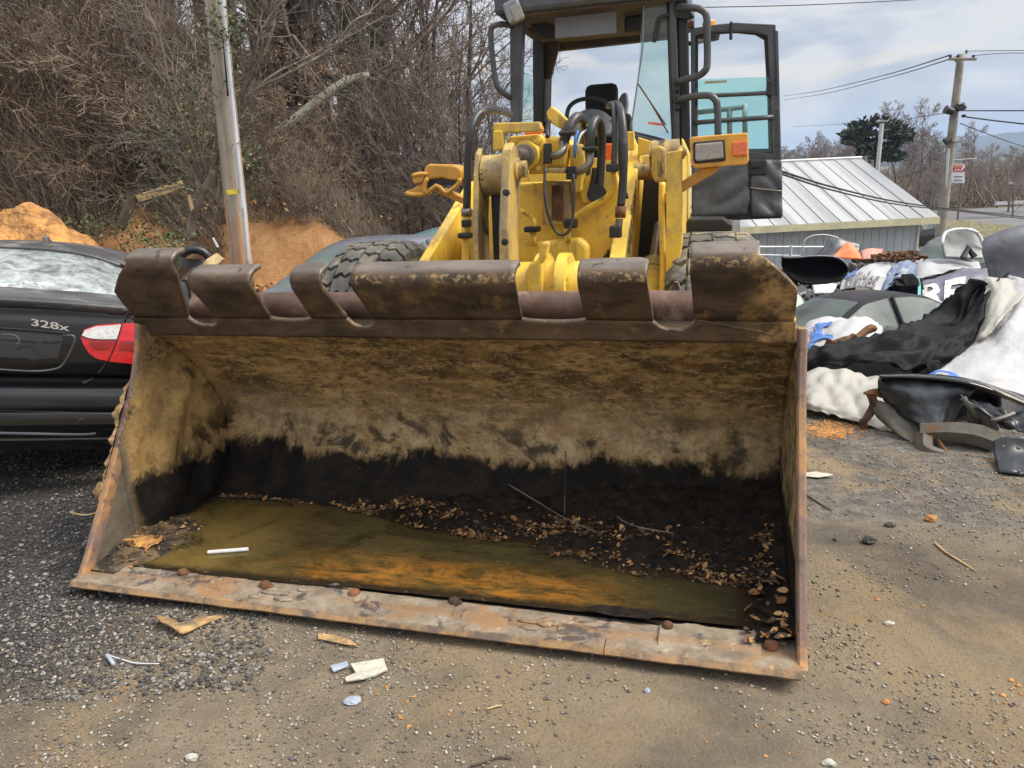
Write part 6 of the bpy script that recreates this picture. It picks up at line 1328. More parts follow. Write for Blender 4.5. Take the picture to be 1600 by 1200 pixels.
# torn front quarter lying at the right: dark fender, rusty rail, feet, black flap
WF = Fr((*gz(1475, 700)[:2], 0), -.30); WT = thing('torn_fender', WF, 'torn dark car front section on a rusty rail, lying on the gravel at right', 'car part')
def Q(u, v, d): return WF.at(u, v, d=d*.962)
g = [[Q(*q) for q in r_] for r_ in [
 [(1374, 588, 4.45), (1400, 586, 4.4), (1450, 588, 4.3), (1500, 592, 4.2), (1545, 602, 4.15)],
 [(1372, 605, 4.38), (1405, 606, 4.25), (1452, 610, 4.15), (1495, 608, 4.1), (1520, 612, 4.1)],
 [(1380, 625, 4.36), (1410, 632, 4.2), (1450, 640, 4.1), (1480, 640, 4.08), (1500, 640, 4.12)],
 [(1392, 642, 4.3), (1418, 654, 4.15), (1448, 668, 4.05), (1468, 676, 4.0), (1482, 668, 4.1)]]]
def wr_g(g, k, amp, seed):
    g = cr(g, k, k); n = norms(g)
    for i in range(g.shape[0]):
        for j in range(g.shape[1]): g[i, j] += n[i, j]*(amp*(1-3*abs(noise.noise((j*.21, i*.17, seed))))+amp*.3*noise.noise((j*.9, i*.9, seed)))
    return g
gridobj('fender_panel', wr_g(g, 7, .005, 2), M['fender'], WT, .008)
gridobj('fender_lip', cr([[Q(u, v, d=d) for u, v, d in r_] for r_ in [[(1374, 586, 4.42), (1430, 585, 4.3), (1500, 590, 4.15), (1560, 606, 4.1), (1610, 628, 4.05)], [(1375, 590, 4.36), (1430, 590, 4.22), (1500, 597, 4.08), (1556, 613, 4.02), (1608, 636, 3.98)], [(1376, 594, 4.42), (1430, 594, 4.3), (1500, 601, 4.15), (1555, 616, 4.1), (1607, 640, 4.05)]]], 6, 3), M['black_paint'], WT, .008)
gridobj('rail_shade_panel', wr_g([[Q(u, v, d=d) for u, v, d in r_] for r_ in [[(1436, 600, 4.5), (1520, 600, 4.6), (1618, 620, 4.5)], [(1440, 660, 4.35), (1520, 660, 4.45), (1618, 660, 4.3)], [(1446, 700, 4.1), (1520, 706, 4.1), (1618, 712, 3.95)]]], 5, .02, 33), M['cab_dark'], WT, .01)  # dark sheet added as the black shadow under the rail
gridobj('wheel_arch', wr_g([[Q(u, v, d=d) for u, v, d in r_] for r_ in [[(1488, 612, 4.15), (1510, 608, 4.2), (1535, 606, 4.3), (1560, 612, 4.3)], [(1480, 635, 4.2), (1500, 622, 4.5), (1530, 625, 4.6), (1565, 630, 4.4)], [(1478, 668, 4.1), (1500, 660, 4.45), (1530, 662, 4.5), (1560, 668, 4.3)]]], 6, .01, 9), M['cab_dark'], WT, .01)
gridobj('inner_wing', wr_g([[Q(u, v, d=d) for u, v, d in r_] for r_ in [[(1500, 620, 4.05), (1520, 622, 4.05), (1548, 628, 4.0), (1575, 640, 3.95), (1612, 640, 3.9)], [(1512, 632, 4.0), (1530, 640, 3.95), (1560, 648, 3.9), (1585, 652, 3.85), (1614, 655, 3.85)], [(1530, 648, 3.98), (1545, 655, 3.92), (1565, 668, 3.85), (1590, 672, 3.8), (1616, 676, 3.8)]]], 6, .022, 12), M['fender'], WT, .008)
gridobj('torn_flange', wr_g([[Q(u, v, d=d) for u, v, d in r_] for r_ in [[(1500, 618, 4.0), (1530, 640, 3.95), (1560, 668, 3.86)], [(1510, 640, 4.0), (1535, 662, 3.95), (1556, 690, 3.88)], [(1513, 668, 4.02), (1535, 682, 3.97), (1552, 700, 3.9)]]], 6, .015, 15), M['primer'], WT, .006)
def rail(pts, w, nm, mat): b = MB(); b.tube([Q(u, v, d=d) for u, v, d in pts], w, 6, smooth=3); return mk(nm, b, mat, WT, smooth=True)
gridobj('lower_rail', wr_g([[Q(u, v, d=d) for u, v, d in r_] for r_ in [[(1367, 624, 4.42), (1385, 630, 4.32), (1410, 645, 4.22), (1440, 666, 4.12)], [(1364, 642, 4.36), (1383, 655, 4.22), (1410, 675, 4.12), (1442, 694, 4.03)], [(1372, 652, 4.30), (1390, 670, 4.18), (1415, 686, 4.08), (1444, 702, 4.0)]]], 5, .008, 18), M['primer'], WT, .012)
rail([(1440, 676, 4.05), (1470, 674, 4.0), (1500, 675, 3.95), (1530, 680, 3.9), (1556, 690, 3.85)], [.06, .055, .06, .065, .06], 'rusty_rail', M['primer'])
rail([(1447, 680, 4.03), (1445, 700, 3.95), (1455, 708, 3.9), (1475, 712, 3.86)], [.05, .045, .04, .03], 'broken_strut', M['primer'])
rail([(1462, 680, 4.0), (1470, 695, 3.93), (1482, 710, 3.88)], .012, 'thin_strut', M['rust'])
rail([(1359, 612, 4.42), (1365, 630, 4.4), (1360, 645, 4.38), (1349, 660, 4.34)], [.028, .024, .026, .02], 'bent_bracket', M['rust'])
gridobj('bracket_plate', cr([[Q(u, v, d=4.33) for u, v in r_] for r_ in [[(1344, 656), (1354, 652)], [(1344, 672), (1355, 672)]]], 3, 3), M['rust'], WT, .02)
gridobj('top_bracket', wr_g([[Q(u, v, d=d) for u, v, d in r_] for r_ in [[(1349, 613, 4.4), (1362, 608, 4.4), (1376, 606, 4.4)], [(1354, 617, 4.38), (1366, 618, 4.38), (1378, 622, 4.38)]]], 4, .01, 20), M['rust'], WT, .012)
gridobj('black_flap', wr_g([[Q(u, v, d=d) for u, v, d in r_] for r_ in [[(1553, 688, 3.74), (1575, 682, 3.72), (1612, 684, 3.7)], [(1554, 710, 3.68), (1580, 708, 3.66), (1614, 708, 3.64)], [(1560, 738, 3.52), (1582, 741, 3.48), (1614, 742, 3.46)]]], 5, .006, 22), M['fender'], WT, .012)
for u, v in ((1567, 698), (1591, 700), (1592, 736)):
    p = Q(u, v, d=3.62 if v < 720 else 3.48); b = MB(); b.lathe(p, (0, -1, .2), [(0, .009), (.006, .009), (.009, .004)], 10); mk('rivet', b, M['steel'], WT, smooth=True)
rail([(1540, 602, 4.08), (1570, 617, 4.0), (1610, 634, 3.95)], .012, 'chrome_strip', M['steel'])
rail([(1585, 646, 3.86), (1560, 655, 3.86), (1550, 655, 3.88)], .014, 'folded_strut', M['steel'])

# ================================================================== metal shed
SF = Fr((*Pw(1437, 350, 27)[:2], 0), math.radians(4)); p_ = SF.o; SF = Fr((p_[0], p_[1], -2.75), math.radians(4))
SH = thing('metal_shed', SF, 'white metal roofed shed with pale blue grey siding behind the loader door', 'shed')
B_ = SF.at; ev = B_(1437, 336, y=0)[2]; rd = B_(1355, 247, y=5)[2]; WL_ = -13.0
b = MB(); b.box((WL_, .12, 0), (-.0, 9.9, ev)); mk('core_wall', b, M['siding'], SH)
for k in range(44):     # siding boards, each its own piece
    x1 = -k*.295; b = MB(); b.box((x1-.285, 0, 0), (x1, .115, ev-.0)) if k < 34 else None
    if b.v: mk('siding_board', b, M['siding'], SH, bevel=.012)
for k in range(16):
    y0 = .15+k*.6; b = MB(); b.box((.003, y0, 0), (.035, y0+.585, ev)); mk('siding_board', b, M['siding'], SH)
ro = (-12.9, .42)
for k in range(22):     # roof sheets with a standing rib each
    x0 = ro[1]-(k+1)*.60; x1 = x0+.59; b = MB()
    b.prism([(x0, -.45, ev-.06), (x0, 5.0, rd), (x0, 5.0, rd-.04), (x0, -.45, ev-.10)], (x1-x0, 0, 0)); mk('roof_sheet', b, M['roofmetal'], SH)
    b = MB(); b.prism([(x0, -.46, ev-.06), (x0, 5.0, rd), (x0, 5.0, rd+.022), (x0, -.46, ev-.038)], (.03, 0, 0)); mk('roof_rib', b, M['roofmetal'], SH)
b = MB(); b.prism([(ro[0], 5.0, rd-.04), (ro[0], 10.3, ev-.06), (ro[0], 10.3, ev-.10), (ro[0], 5.0, rd-.10)], (ro[1]-ro[0], 0, 0)); mk('rear_roof', b, M['roofmetal'], SH)
b = MB(); b.box((ro[0], -.50, ev-.30), (ro[1], -.455, ev-.07)); mk('fascia', b, M['fascia'], SH); b = MB(); b.prism([(.38, -.46, ev-.10), (.38, 5.0, rd-.05), (.38, 5.0, rd-.22), (.38, -.46, ev-.28)], (.035, 0, 0)); mk('gable_board', b, M['roofmetal'], SH)
b = MB(); b.prism([(.0, .12, ev), (.0, 5.0, rd-.2), (.0, 9.9, ev)], (.03, 0, 0)); mk('gable_wall', b, M['siding'], SH)
b = MB(); b.tube([(ro[0], 5.0, rd+.03), (ro[1], 5.0, rd+.03)], .06, 6, smooth=1); mk('ridge_cap', b, M['white_panel'], SH)
b = MB(); b.tube([(-.05, -.03, 0), (-.05, -.03, ev-.1)], .05, 6, smooth=1); mk('downpipe', b, M['white_panel'], SH)
# pale rail fence in front of the shed
FN = Fr((*Pw(1165, 400, 17)[:2], -2.2), 0); FE = thing('rail_fence', FN, 'thin pale rail fence standing in front of the shed wall', 'fence')
for (a_, c_) in (((1165, 386, 17), (1292, 386, 17.5)), ((1165, 398, 17), (1250, 400, 17.4)), ((1290, 390, 17.5), (1340, 382, 17.8))):
    b = MB(); b.tube([FN.at(a_[0], a_[1], d=a_[2]), FN.at(c_[0], c_[1], d=c_[2])], .025, 6, smooth=1); mk('rail', b, M['white_panel'], FE, smooth=True)
for u in (1186, 1236, 1290):
    b = MB(); p0 = FN.at(u, 383, d=17.2); b.tube([p0, (p0[0], p0[1], -.1)], .03, 6, smooth=1); mk('fence_post', b, M['white_panel'], FE, smooth=True)
b = MB(); b.tube([Pw(1254, 392, 12), Pw(1256, 378, 12), Pw(1268, 369, 12), Pw(1290, 367, 12), Pw(1310, 372, 12)], .012, 5, smooth=6); mk('loose_wire', b, M['conduit'], smooth='all', label='loose pale wire arching in front of the shed wall', cat='wire')

# ================================================================== road, kerb wall, guard rail, poles, signs
def strip(name, pts_a, pts_b, mat, th=0, **k):
    b = MB(); b.grid([pts_a, pts_b]); return mk(name, b, mat, keep=True, **k)
def gp2(x, y, dz=.02): return (x, y, max(terr(x, y), -3.0)+dz)
near, far_ = [], []
for t in np.linspace(0, 1, 40):
    x = 8+110*t; near.append(gp2(x, 41+9*t, .06)); far_.append(gp2(x, 62+12*t, .06))
strip('road', near, far_, M['asphalt'], kind='structure')
for t0 in (.46, .50):
    a1 = [gp2(8+110*t, 41+9*t+(21+3*t)*t0, .066) for t in np.linspace(0, 1, 40)]; a2 = [gp2(8+110*t, 41.12+9*t+(21+3*t)*t0, .066) for t in np.linspace(0, 1, 40)]; strip('road_marking', a1, a2, M['ywall'], kind='structure')
b = MB(); p0, p1 = Pw(1470, 341, 38), Pw(1620, 356, 38); b.prism([p0, p1, (p1[0], p1[1], p1[2]-.9), (p0[0], p0[1], p0[2]-.9)], (0, .4, 0)); mk('low_wall', b, M['ywall'], label='low pale yellowish wall between the yard and the road', cat='wall')
# guard rail at the far side of the road
p0, p1 = Pw(1555, 318, 66), Pw(1640, 324, 66); GRF = Fr((p0[0], p0[1], p0[2]-.6), math.atan2(p1[1]-p0[1], p1[0]-p0[0])); GR2 = thing('guard_rail', GRF, 'pale metal guard rail along the far side of the road at right', 'guard rail')
b = MB(); b.box((0, 0, .45), (6, .06, .75)); mk('rail', b, M['white_panel'], GR2)
for k in range(5): b = MB(); b.box((.2+k*1.3, .06, -.3), (.32+k*1.3, .16, .7)); mk('post', b, M['steel'], GR2)
# wooden utility pole at right
def upole(name, base, top, r0, r1, mat, label, fr=None):
    f = Fr(tuple(base)); T = thing(name, f, label, 'utility pole'); d = np.array(top)-np.array(base); b = MB(); b.tube([d*t+np.array([.0, 0, 0])+np.array([.02*r0*nz(t*4, 1), .02*r0*nz(t*4, 7), 0]) for t in np.linspace(0, 1, 9)], [r0+(r1-r0)*t for t in np.linspace(0, 1, 9)], 18, smooth=2); mk('pole', b, mat, T, smooth='all'); return T, f
DP = 30.; pb = Pw(1474, 372, DP); pt = Pw(1509, 83, DP); pt[1] = DP+.3
UP2, uf = upole('utility_pole', (pb[0]-.15, pb[1], -2.9), pt, .21, .13, M['pole_grey'], 'tall wooden utility pole with a crossarm beyond the shed at right')
def ua(u, v, d=DP): return uf.loc(Pw(u, v, d))
b = MB(); b.tube([ua(1483, 92), ua(1525, 92)], .06, 6, smooth=1); CA = mk('crossarm', b, M['pole_grey'], UP2, smooth=True)
for u in (1485, 1497, 1521): b = MB(); b.tube([ua(u, 91), ua(u, 86)], .05, 6, smooth=1); mk('insulator', b, M['cab_dark'], CA, smooth=True)
b = MB(); b.tube([ua(1500, 103), ua(1492, 94)], .025, 5, smooth=1); b.tube([ua(1510, 84), ua(1510, 78)], .04, 6, smooth=1); mk('brace', b, M['steel'], CA, smooth=True)
for q in ([(1477, 171), (1489, 175), (.16)], [(1477, 222), (1484, 217), (.15)]):
    b = MB(); b.tube([ua(*q[0]), ua(*q[1])], [q[2], q[2]*.8], 10, smooth=1); fl = mk('flood_light', b, M['cab_dark'], UP2, smooth=True)
    b = MB(); b.tube([ua(*q[1]), ua(q[1][0]+2, q[1][1]+4), ua(1496, q[1][1]+5)], .03, 5, smooth=1); mk('bracket', b, M['steel'], fl)
b = MB(); b.rock(ua(1501, 167), (.22, .15, .16), 3, 8, 6); mk('junction_box', b, M['cab_dark'], UP2); b = MB(); b.rock(ua(1506, 181), (.09, .08, .06), 3, 8, 6); mk('wire_clamp', b, M['cab_dark'], UP2)
b = MB(); b.tube([ua(1482, 232), ua(1478, 300), ua(1473, 372)], .05, 6, smooth=1); mk('conduit', b, M['conduit'], UP2, smooth=True)
# small steel floodlight pole behind the shed ridge
lf = Fr((*Pw(1375, 256, 44)[:2], -3.), 0); LP_ = thing('light_pole', lf, 'thin pale pole with two floodlights in front of the pine', 'light pole')
def la(u, v): return lf.loc(Pw(u, v, 44))
p0 = la(1378, 193); b = MB(); b.tube([(p0[0]-.1, 0, 0), tuple(p0)], .12, 8, smooth=1); mk('pole', b, M['conduit'], LP_, smooth=True)
b = MB(); b.tube([la(1370, 189), la(1386, 189)], .06, 6, smooth=1); mk('crossbar', b, M['conduit'], LP_)
for u in (1370, 1384): b = MB(); b.rock(la(u, 182), (.24 if u > 1375 else .16, .2, .2), u, 8, 6); mk('floodlight', b, M['cab_dark'], LP_)
# shop sign on posts
sf = Fr((*Pw(1497, 290, 52)[:2], -3.), 0); SG = thing('roadside_sign', sf, 'white roadside sign with a red band beside the utility pole', 'sign')
def sa(u, v, dy=0): p = sf.loc(Pw(u, v, 52)); p[1] += dy; return p
def srect(nm, u0, v0, u1, v1, m_, dy, th=.05): b = MB(); b.prism([sa(u, v, dy) for u, v in [(u0, v0), (u1, v0), (u1, v1), (u0, v1)]], (0, th, 0)); return mk(nm, b, m_, SG)
srect('sign_board', 1488, 256, 1507, 286, M['signwhite'], 0, .2); srect('red_band', 1489, 262, 1506.5, 268, M['signred'], -.06); srect('pale_red_band', 1489, 257, 1506, 261.5, M['pink_panel'], -.06)
b = MB(); b.prism([sa(1499, 268, -.12), sa(1506, 261.5, -.12), sa(1506, 258, -.12), sa(1502, 262, -.12)], (0, .05, 0)); mk('arrow', b, M['signwhite'], SG)
q0 = sa(1490, 267, -.1); lettering('sign_letters', 'nre', .24, M['signwhite'], SG, lambda x, y, z: (q0[0]+x, q0[1]-z, q0[2]+y), .002, .006)
for v in (275, 281): srect('sign_text_line', 1490, v, 1504, v+1.2, M['hood_grey'], -.06)
for u in (1487, 1508): b = MB(); p0 = sa(u, 250, .1); b.tube([(p0[0], p0[1], 0), tuple(p0)], .07, 6, smooth=1); mk('sign_post', b, M['steel'], SG)
b = MB(); b.tube([sa(1483, 250), sa(1526, 248)], .04, 5, smooth=1); mk('sign_arm', b, M['steel'], SG)
f2 = Fr((*Pw(1582, 290, 60)[:2], -3), 0); S2 = thing('small_sign', f2, 'small pale rectangular sign on a post by the far road at right', 'sign'); b = MB(); b.prism([f2.loc(Pw(u, v, 60)) for u, v in [(1577, 284), (1588, 284), (1588, 288), (1577, 288)]], (0, .1, 0)); mk('sign_board', b, M['white_panel'], S2); b = MB(); p0 = f2.loc(Pw(1582, 288, 60)); b.tube([(p0[0], 0.1, 0), (p0[0], .1, p0[2])], .08, 6, smooth=1); mk('sign_post', b, M['steel'], S2)
def wire(pts, r, label):
    P_ = [Pw(*q) for q in pts]; b = MB(); b.tube(P_, r, 4, smooth=10 if len(P_) > 2 else 1); mk('power_line', b, M['cab_dark'], smooth='all', label=label, cat='power line')
wire([(1050, 12, 14), (1250, 8, 14.5), (1470, -3, 15), (1700, -20, 15)], .010, 'dark overhead cable crossing the top of the sky right of the cab')
wire([(1485, 86, 30), (1380, 118, 45), (1280, 142, 70), (1225, 150, 100)], .028, 'power line falling left from the crossarm end into the sky')
wire([(1510, 80, 30), (1560, 79, 28), (1640, 79, 26)], .014, 'topmost power line leaving the pole tip to the right'); wire([(1521, 87, 30), (1570, 83, 28), (1640, 84, 26)], .014, 'power line leaving the right end of the crossarm')
wire([(1497, 88, 30), (1400, 118, 45), (1290, 146, 70), (1225, 156, 100)], .026, 'second power line falling left from the crossarm middle')
wire([(1504, 173, 30), (1560, 173, 28), (1640, 173, 26)], .028, 'level cable leaving the right utility pole at the junction box')
wire([(1505, 182, 30), (1550, 188, 28), (1640, 198, 25)], .03, 'thick cable sloping right below the junction box'); wire([(1501, 193, 30), (1540, 208, 34), (1590, 226, 40), (1660, 246, 50)], .022, 'thin wire sloping steeply down right from the right utility pole')
wire([(1222, 268, 9), (1300, 292, 11), (1400, 315, 13), (1500, 328, 15), (1620, 341, 18)], .016, 'sagging cable running from the loader door across the shed roof'); wire([(1222, 272, 9), (1300, 297, 11), (1400, 319, 13), (1500, 330, 15), (1620, 344, 18)], .014, 'lower twin of the sagging cable across the shed roof')
wire([(1483, 176, 30), (1440, 182, 40), (1380, 190, 60), (1240, 198, 90)], .02, 'faint cable running left behind the pine from the right utility pole')

# ================================================================== left utility pole, timbers, clay
LB = np.array(Pw(374, 395, 10.2)); LB[2] = .15; LT = Pw(336, -30, 10.2)
sc_ = (LT-Pw(388, 405, 10.2)); LBt = Pw(372, 398, 10.2); dirp = Pw(336, 0, 10.2)-Pw(374, 395, 10.2)
base_p = Pw(376, 415, 10.2)-np.array([0, 0, .3]); top_p = Pw(374, 395, 10.2)+dirp*1.6
PL, plf = upole('utility_pole', base_p, top_p, .145, .118, M['pole'], 'near weathered wooden pole with white conduit on the clay bank at left')
def pa(u, v, d=10.0): return plf.loc(Pw(u, v, d))
b = MB(); b.tube([pa(389, 425), pa(382, 340), pa(376, 290), pa(366, 190), pa(358, 110), pa(350, 30), pa(346, -30)], .030, 10, smooth=3); mk('conduit', b, M['conduit'], PL, smooth='all')
b = MB(); b.tube([pa(356, 150, 10.05), pa(352, 100, 10.05), pa(346, 10, 10.05), pa(344, -30, 10.05)], .012, 6, smooth=2); mk('ground_wire', b, M['cab_dark'], PL, smooth='all')
b = MB(); b.prism([pa(u, v, 9.98) for u, v in [(353, 297), (372, 295), (373, 303), (355, 304)]], (0, .03, 0)); mk('yellow_tag', b, M['yellowtag'], PL)
b = MB(); b.prism([pa(u, v, 9.95) for u, v in [(374, 304), (377, 304), (379, 326), (375, 326)]], (0, .03, 0)); mk('white_tag', b, M['conduit'], PL)
def timber(q0, q1, w, h, mat, label, name='timber', cat='timber', ends=None):
    p0, p1 = Vector(Pw(*q0)), Vector(Pw(*q1)); d = p1-p0; R = d.to_track_quat('X', 'Z').to_matrix(); b = MB(); b.cbox(tuple((p0+p1)/2), (d.length, w, h), R); return mk(name, b, mat, label=label, cat=cat, bevel=.012)
timber((214, 311, 11.0), (286, 288, 11.3), .12, .11, M['plank'], 'pale split timber lying on the brush left of the near pole', 'split_log', 'log'); timber((187, 357, 10.8), (208, 308, 11.0), .12, .11, M['oldwood'], 'dark old timber standing tilted under the pale split one', 'old_timber')
b = MB(); pts = [Pw(*q) for q in [(296, 424, 8.0), (312, 412, 8.0), (338, 395, 8.1), (350, 404, 8.05), (334, 418, 8.0), (322, 424, 8.0)]]; b.prism(pts, (0, .05, -.02)); mk('plank', b, M['plank'], label='pale broken plank sticking up between the bucket guard fingers', cat='plank', bevel=.006)
b = MB(); b.prism([Pw(*q) for q in [(293, 306, 10.4), (297, 304, 10.4), (302, 326, 10.2), (298, 330, 10.2)]], (0, .03, 0)); b2 = MB(); mk('wood_chip', b, M['plank'], label='short pale wood splinter on the clay beside the near pole', cat='wood')
b = MB(); b.prism([Pw(*q) for q in [(331, 372, 9.6), (333, 371, 9.6), (341, 386, 9.4), (339, 387, 9.4)]], (0, .03, 0)); mk('white_scrap', b, M['cream_tarp'], label='white scrap on the clay just left of the near pole', cat='scrap')
b = MB(); pc = Pw(303, 408, 8.6); b.tube([(pc[0]+.15*math.cos(q*.4189), pc[1]+.05*math.cos(q*.4189)+.02, pc[2]+.13*math.sin(q*.4189)) for q in range(16)], .05, 10, smooth=1); mk('discarded_tyre', b, M['blackplastic'], smooth=True, label='small black tyre lying on the clay behind the outer guard finger', cat='tyre')
# orange clay heap behind the sedan roof
g = []
cx, cy = Pw(22, 370, 9.2)[:2]
for r_ in range(60):
    row = []
    for c_ in range(90):
        x = cx-3.0+5.0*c_/89; y = cy-1.0+3.2*r_/59; q = max(1-math.hypot((x-cx+.1)/(1.55 if x > cx else 2.6), (y-cy-.5)/1.3), 0); hgt = 1.18*q**.8 
        row.append((x, y, .0+gfun(x, y)-.03+hgt*1.28+(.17*fbm(x*2.2, y*2.2, 2, 5)+.06*fbm(x*9, y*9, 1, 3))*min(q*4, 1)))
    g.append(row)
b = MB(); b.grid(g); mk('clay_heap', b, M['clay'], smooth='all', kind='stuff', label='heap of bright orange clay behind the black sedan roof')

# ================================================================== vegetation
TW = []
def grow(b, p, d, ln, r, lvl, rr, spread, seg=5, grav=.0, kids=(9, 6, 5, 4), sides=(7, 5, 4, 3, 3), taper=.35, minr=.004, start=.25, wob=.12):
    P = [p.copy()]; d = d.normalized(); dd = d.copy(); st = ln/seg
    for i in range(seg):
        dd = (dd+Vector((rr.gauss(0, wob), rr.gauss(0, wob), rr.gauss(0, wob*.7)+grav))).normalized(); P.append(P[-1]+dd*st)
    R = [max(r*(1-(1-taper)*i/seg), minr) for i in range(seg+1)]
    b.tube(P, R, sides[min(lvl, len(sides)-1)], smooth=1, cap=False)
    if lvl >= len(kids): return
    n = kids[lvl]
    for k in range(n):
        t = start+(1-start)*(k+rr.random())/n; f = t*seg; i = min(int(f), seg-1); q = P[i].lerp(P[i+1], f-i); ax = (P[i+1]-P[i]).normalized()
        side = ax.orthogonal().normalized(); side.rotate(Matrix.Rotation(rr.random()*6.283, 3, ax)); nd = ax*math.cos(spread)+side*math.sin(spread); nd.z += .10
        grow(b, q, nd, ln*(.62-.30*t)*rr.uniform(.7, 1.25), R[i]*rr.uniform(.42, .62), lvl+1, rr, spread*rr.uniform(.85, 1.15), max(seg-1, 3), grav, kids, sides, taper, minr, .15, wob*1.1)
def tree_proto(seed, h, r, kids, spread, start, minr, wob=.08, grav=.01):
    """trunk mesh and branch mesh of a bare tree standing at the origin"""
    rr = random.Random(seed); tb = MB(); cb = MB(); seg = 9; P = [Vector((0, 0, -.5))]; dd = Vector((rr.gauss(0, .04), rr.gauss(0, .04), 1))
    for i in range(seg): dd = (dd+Vector((rr.gauss(0, wob*.6), rr.gauss(0, wob*.6), 0))).normalized(); P.append(P[-1]+dd*(h+.5)/seg)
    R = [r*(1-.8*(i/seg)**.9)*(1.35 if i == 0 else 1) for i in range(seg+1)]; tb.tube(P, R, 8, smooth=2, cap=False)
    n = kids[0]
    for k in range(n):
        t = start+(1-start)*(k+rr.random())/n; f = t*seg; i = min(int(f), seg-1); q = P[i].lerp(P[i+1], f-i); ax = (P[i+1]-P[i]).normalized(); side = ax.orthogonal().normalized(); side.rotate(Matrix.Rotation(rr.random()*6.283, 3, ax))
        sp_ = spread*rr.uniform(.8, 1.3); grow(cb, q, ax*math.cos(sp_)+side*math.sin(sp_), h*(.5-.3*t)*rr.uniform(.7, 1.2), R[i]*rr.uniform(.3, .5), 1, rr, spread, 5, grav, kids, (7, 4, 3, 3, 3), .35, minr, .15, wob*1.3)
    out = []
    for b_, nm in ((tb, 'trunk'), (cb, 'branches')):
        V = np.array([tuple(v) for v in b_.v]); me = bpy.data.meshes.new(nm); me.from_pydata(V.tolist(), [], b_.f); me.polygons.foreach_set('use_smooth', [True]*len(me.polygons)); out.append(me)
    return out
# bare trees share a handful of meshes
forest = [tree_proto(11+i, 9.5, .19, (12, 6, 4, 3), .85, .14, .008) for i in range(3)] + [tree_proto(31+i, 9.0, .14, (10, 6, 4, 3), 1.0, .10, .007) for i in range(2)]
for t_, b_ in forest: t_.materials.append(M['bark']); b_.materials.append(M['twig'])
def place_tree(proto, x, y, z, s, rz, label, group, name='bare_tree', tilt=0, sxy=1.):
    f = Fr((x, y, z), 0); T = thing(name, f, label, 'tree', group); T.rotation_euler = (tilt*.3, tilt, rz); T.scale = (s*sxy, s*sxy, s)
    for me, nm in zip(proto, ('trunk', 'branches')): o = bpy.data.objects.new(nm, me); C.objects.link(o); o.parent = T
    return T
rr = random.Random(5)
FL = 'bare woodland trees on the bank behind the loader'
spec = [(20, 20), (62, 24), (105, 19), (150, 26), (196, 21), (228, 17.5), (236, 27), (262, 23), (282, 19), (318, 24), (342, 28), (400, 19), (412, 25), (430, 17), (452, 30), (470, 22), (498, 26), (512, 19), (529, 18), (545, 23), (560, 30), (578, 20), (596, 26), (613, 18.5), (628, 31), (640, 22), (655, 27), (668, 19.5), (684, 24), (700, 32), (712, 22), (730, 28), (745, 25), (772, 30), (790, 36), (815, 34), (838, 38), (540, 34), (480, 36), (380, 34), (300, 36), (590, 38), (660, 40), (90, 33), (180, 36)]
for k, (u, d) in enumerate(spec):
    x = (u-800)/F*d; z = terr(x, d)-.2; kk = rr.choice([0, 1, 2, 0, 1, 3, 4]); s = rr.uniform(.95, 1.35)*(1.1 if u < 640 else .8 if u < 720 else .62)*(d/24)**.35
    if u > 800: s *= .75
    where = 'left of the near pole' if u < 330 else ('between the near pole and the cab' if u < 790 else 'seen through the cab')
    lab = 'bare brown woodland tree on the bank %s' % where
    T = place_tree(forest[kk], x, d, z, s, rr.random()*6.28, lab, 'bare woodland trees '+where, tilt=rr.gauss(0, .05))
shr = []
for i in range(4):
    r9 = random.Random(400+i); b = MB()
    for k in range(9): grow(b, Vector((r9.gauss(0, .12), r9.gauss(0, .12), -.1)), Vector((r9.gauss(0, .45), r9.gauss(0, .45), 1)), r9.uniform(1.0, 2.1), .016, 1, r9, .75, 5, -.02, (0, 7, 5, 4), (5, 4, 3, 3, 3), .3, .0035, .15, .16)
    me = bpy.data.meshes.new('shrub'); me.from_pydata([tuple(v) for v in b.v], [], b.f); me.materials.append(simple('shrub twigs %s' % 'abcd'[i], [(.20, .15, .11), (.15, .11, .085), (.25, .20, .15), (.17, .12, .08)][i], .95, 0, .3, 3)); shr.append(me)
rs = random.Random(77)
for k in range(50):
    left = k < 38; u = rs.uniform(-20, 350) if left else rs.uniform(385, 700); d = rs.uniform(12.6, 17.5); x = (u-800)/F*d
    o = bpy.data.objects.new('bare_shrub', shr[k % 4]); C.objects.link(o); sc9 = rs.uniform(.7, 1.35)*(1.15 if left else .8); o.location = (x, d, terr(x, d)-.05+(rs.uniform(0, 1.6) if left and k % 3 == 0 else 0)*0); o.rotation_euler = (rs.gauss(0, .15), rs.gauss(0, .15), rs.random()*6.28); o.scale = (sc9,)*3
    o['label'] = 'bare twiggy shrub on the slope %s of the near pole' % ('left' if left else 'right'); o['category'] = 'shrub'; o['group'] = 'bare shrubs %s of the near pole' % ('left' if left else 'right')
# thin saplings near the cab, leaning right
sap = [tree_proto(71+i, 4.2, .045, (10, 5, 4, 3), .6, .15, .006) for i in range(3)]
for t_, b_ in sap: t_.materials.append(M['bark']); b_.materials.append(M['twig'])
for k in range(46):
    u = rr.uniform(-10, 340) if k < 16 else rr.uniform(600, 800); d = rr.uniform(13.2, 20); x = (u-800)/F*d
    place_tree(sap[k % 3], x, d, terr(x, d)-.1, rr.uniform(.7, 1.25)*(1 if u < 600 else .75), rr.random()*6.28, 'thin bare sapling in the brush %s' % ('left of the near pole' if u < 340 else 'right of the near pole'), 'thin saplings '+('left' if u < 340 else 'right')+' of the near pole', 'bare_sapling', rr.gauss(0, .12))
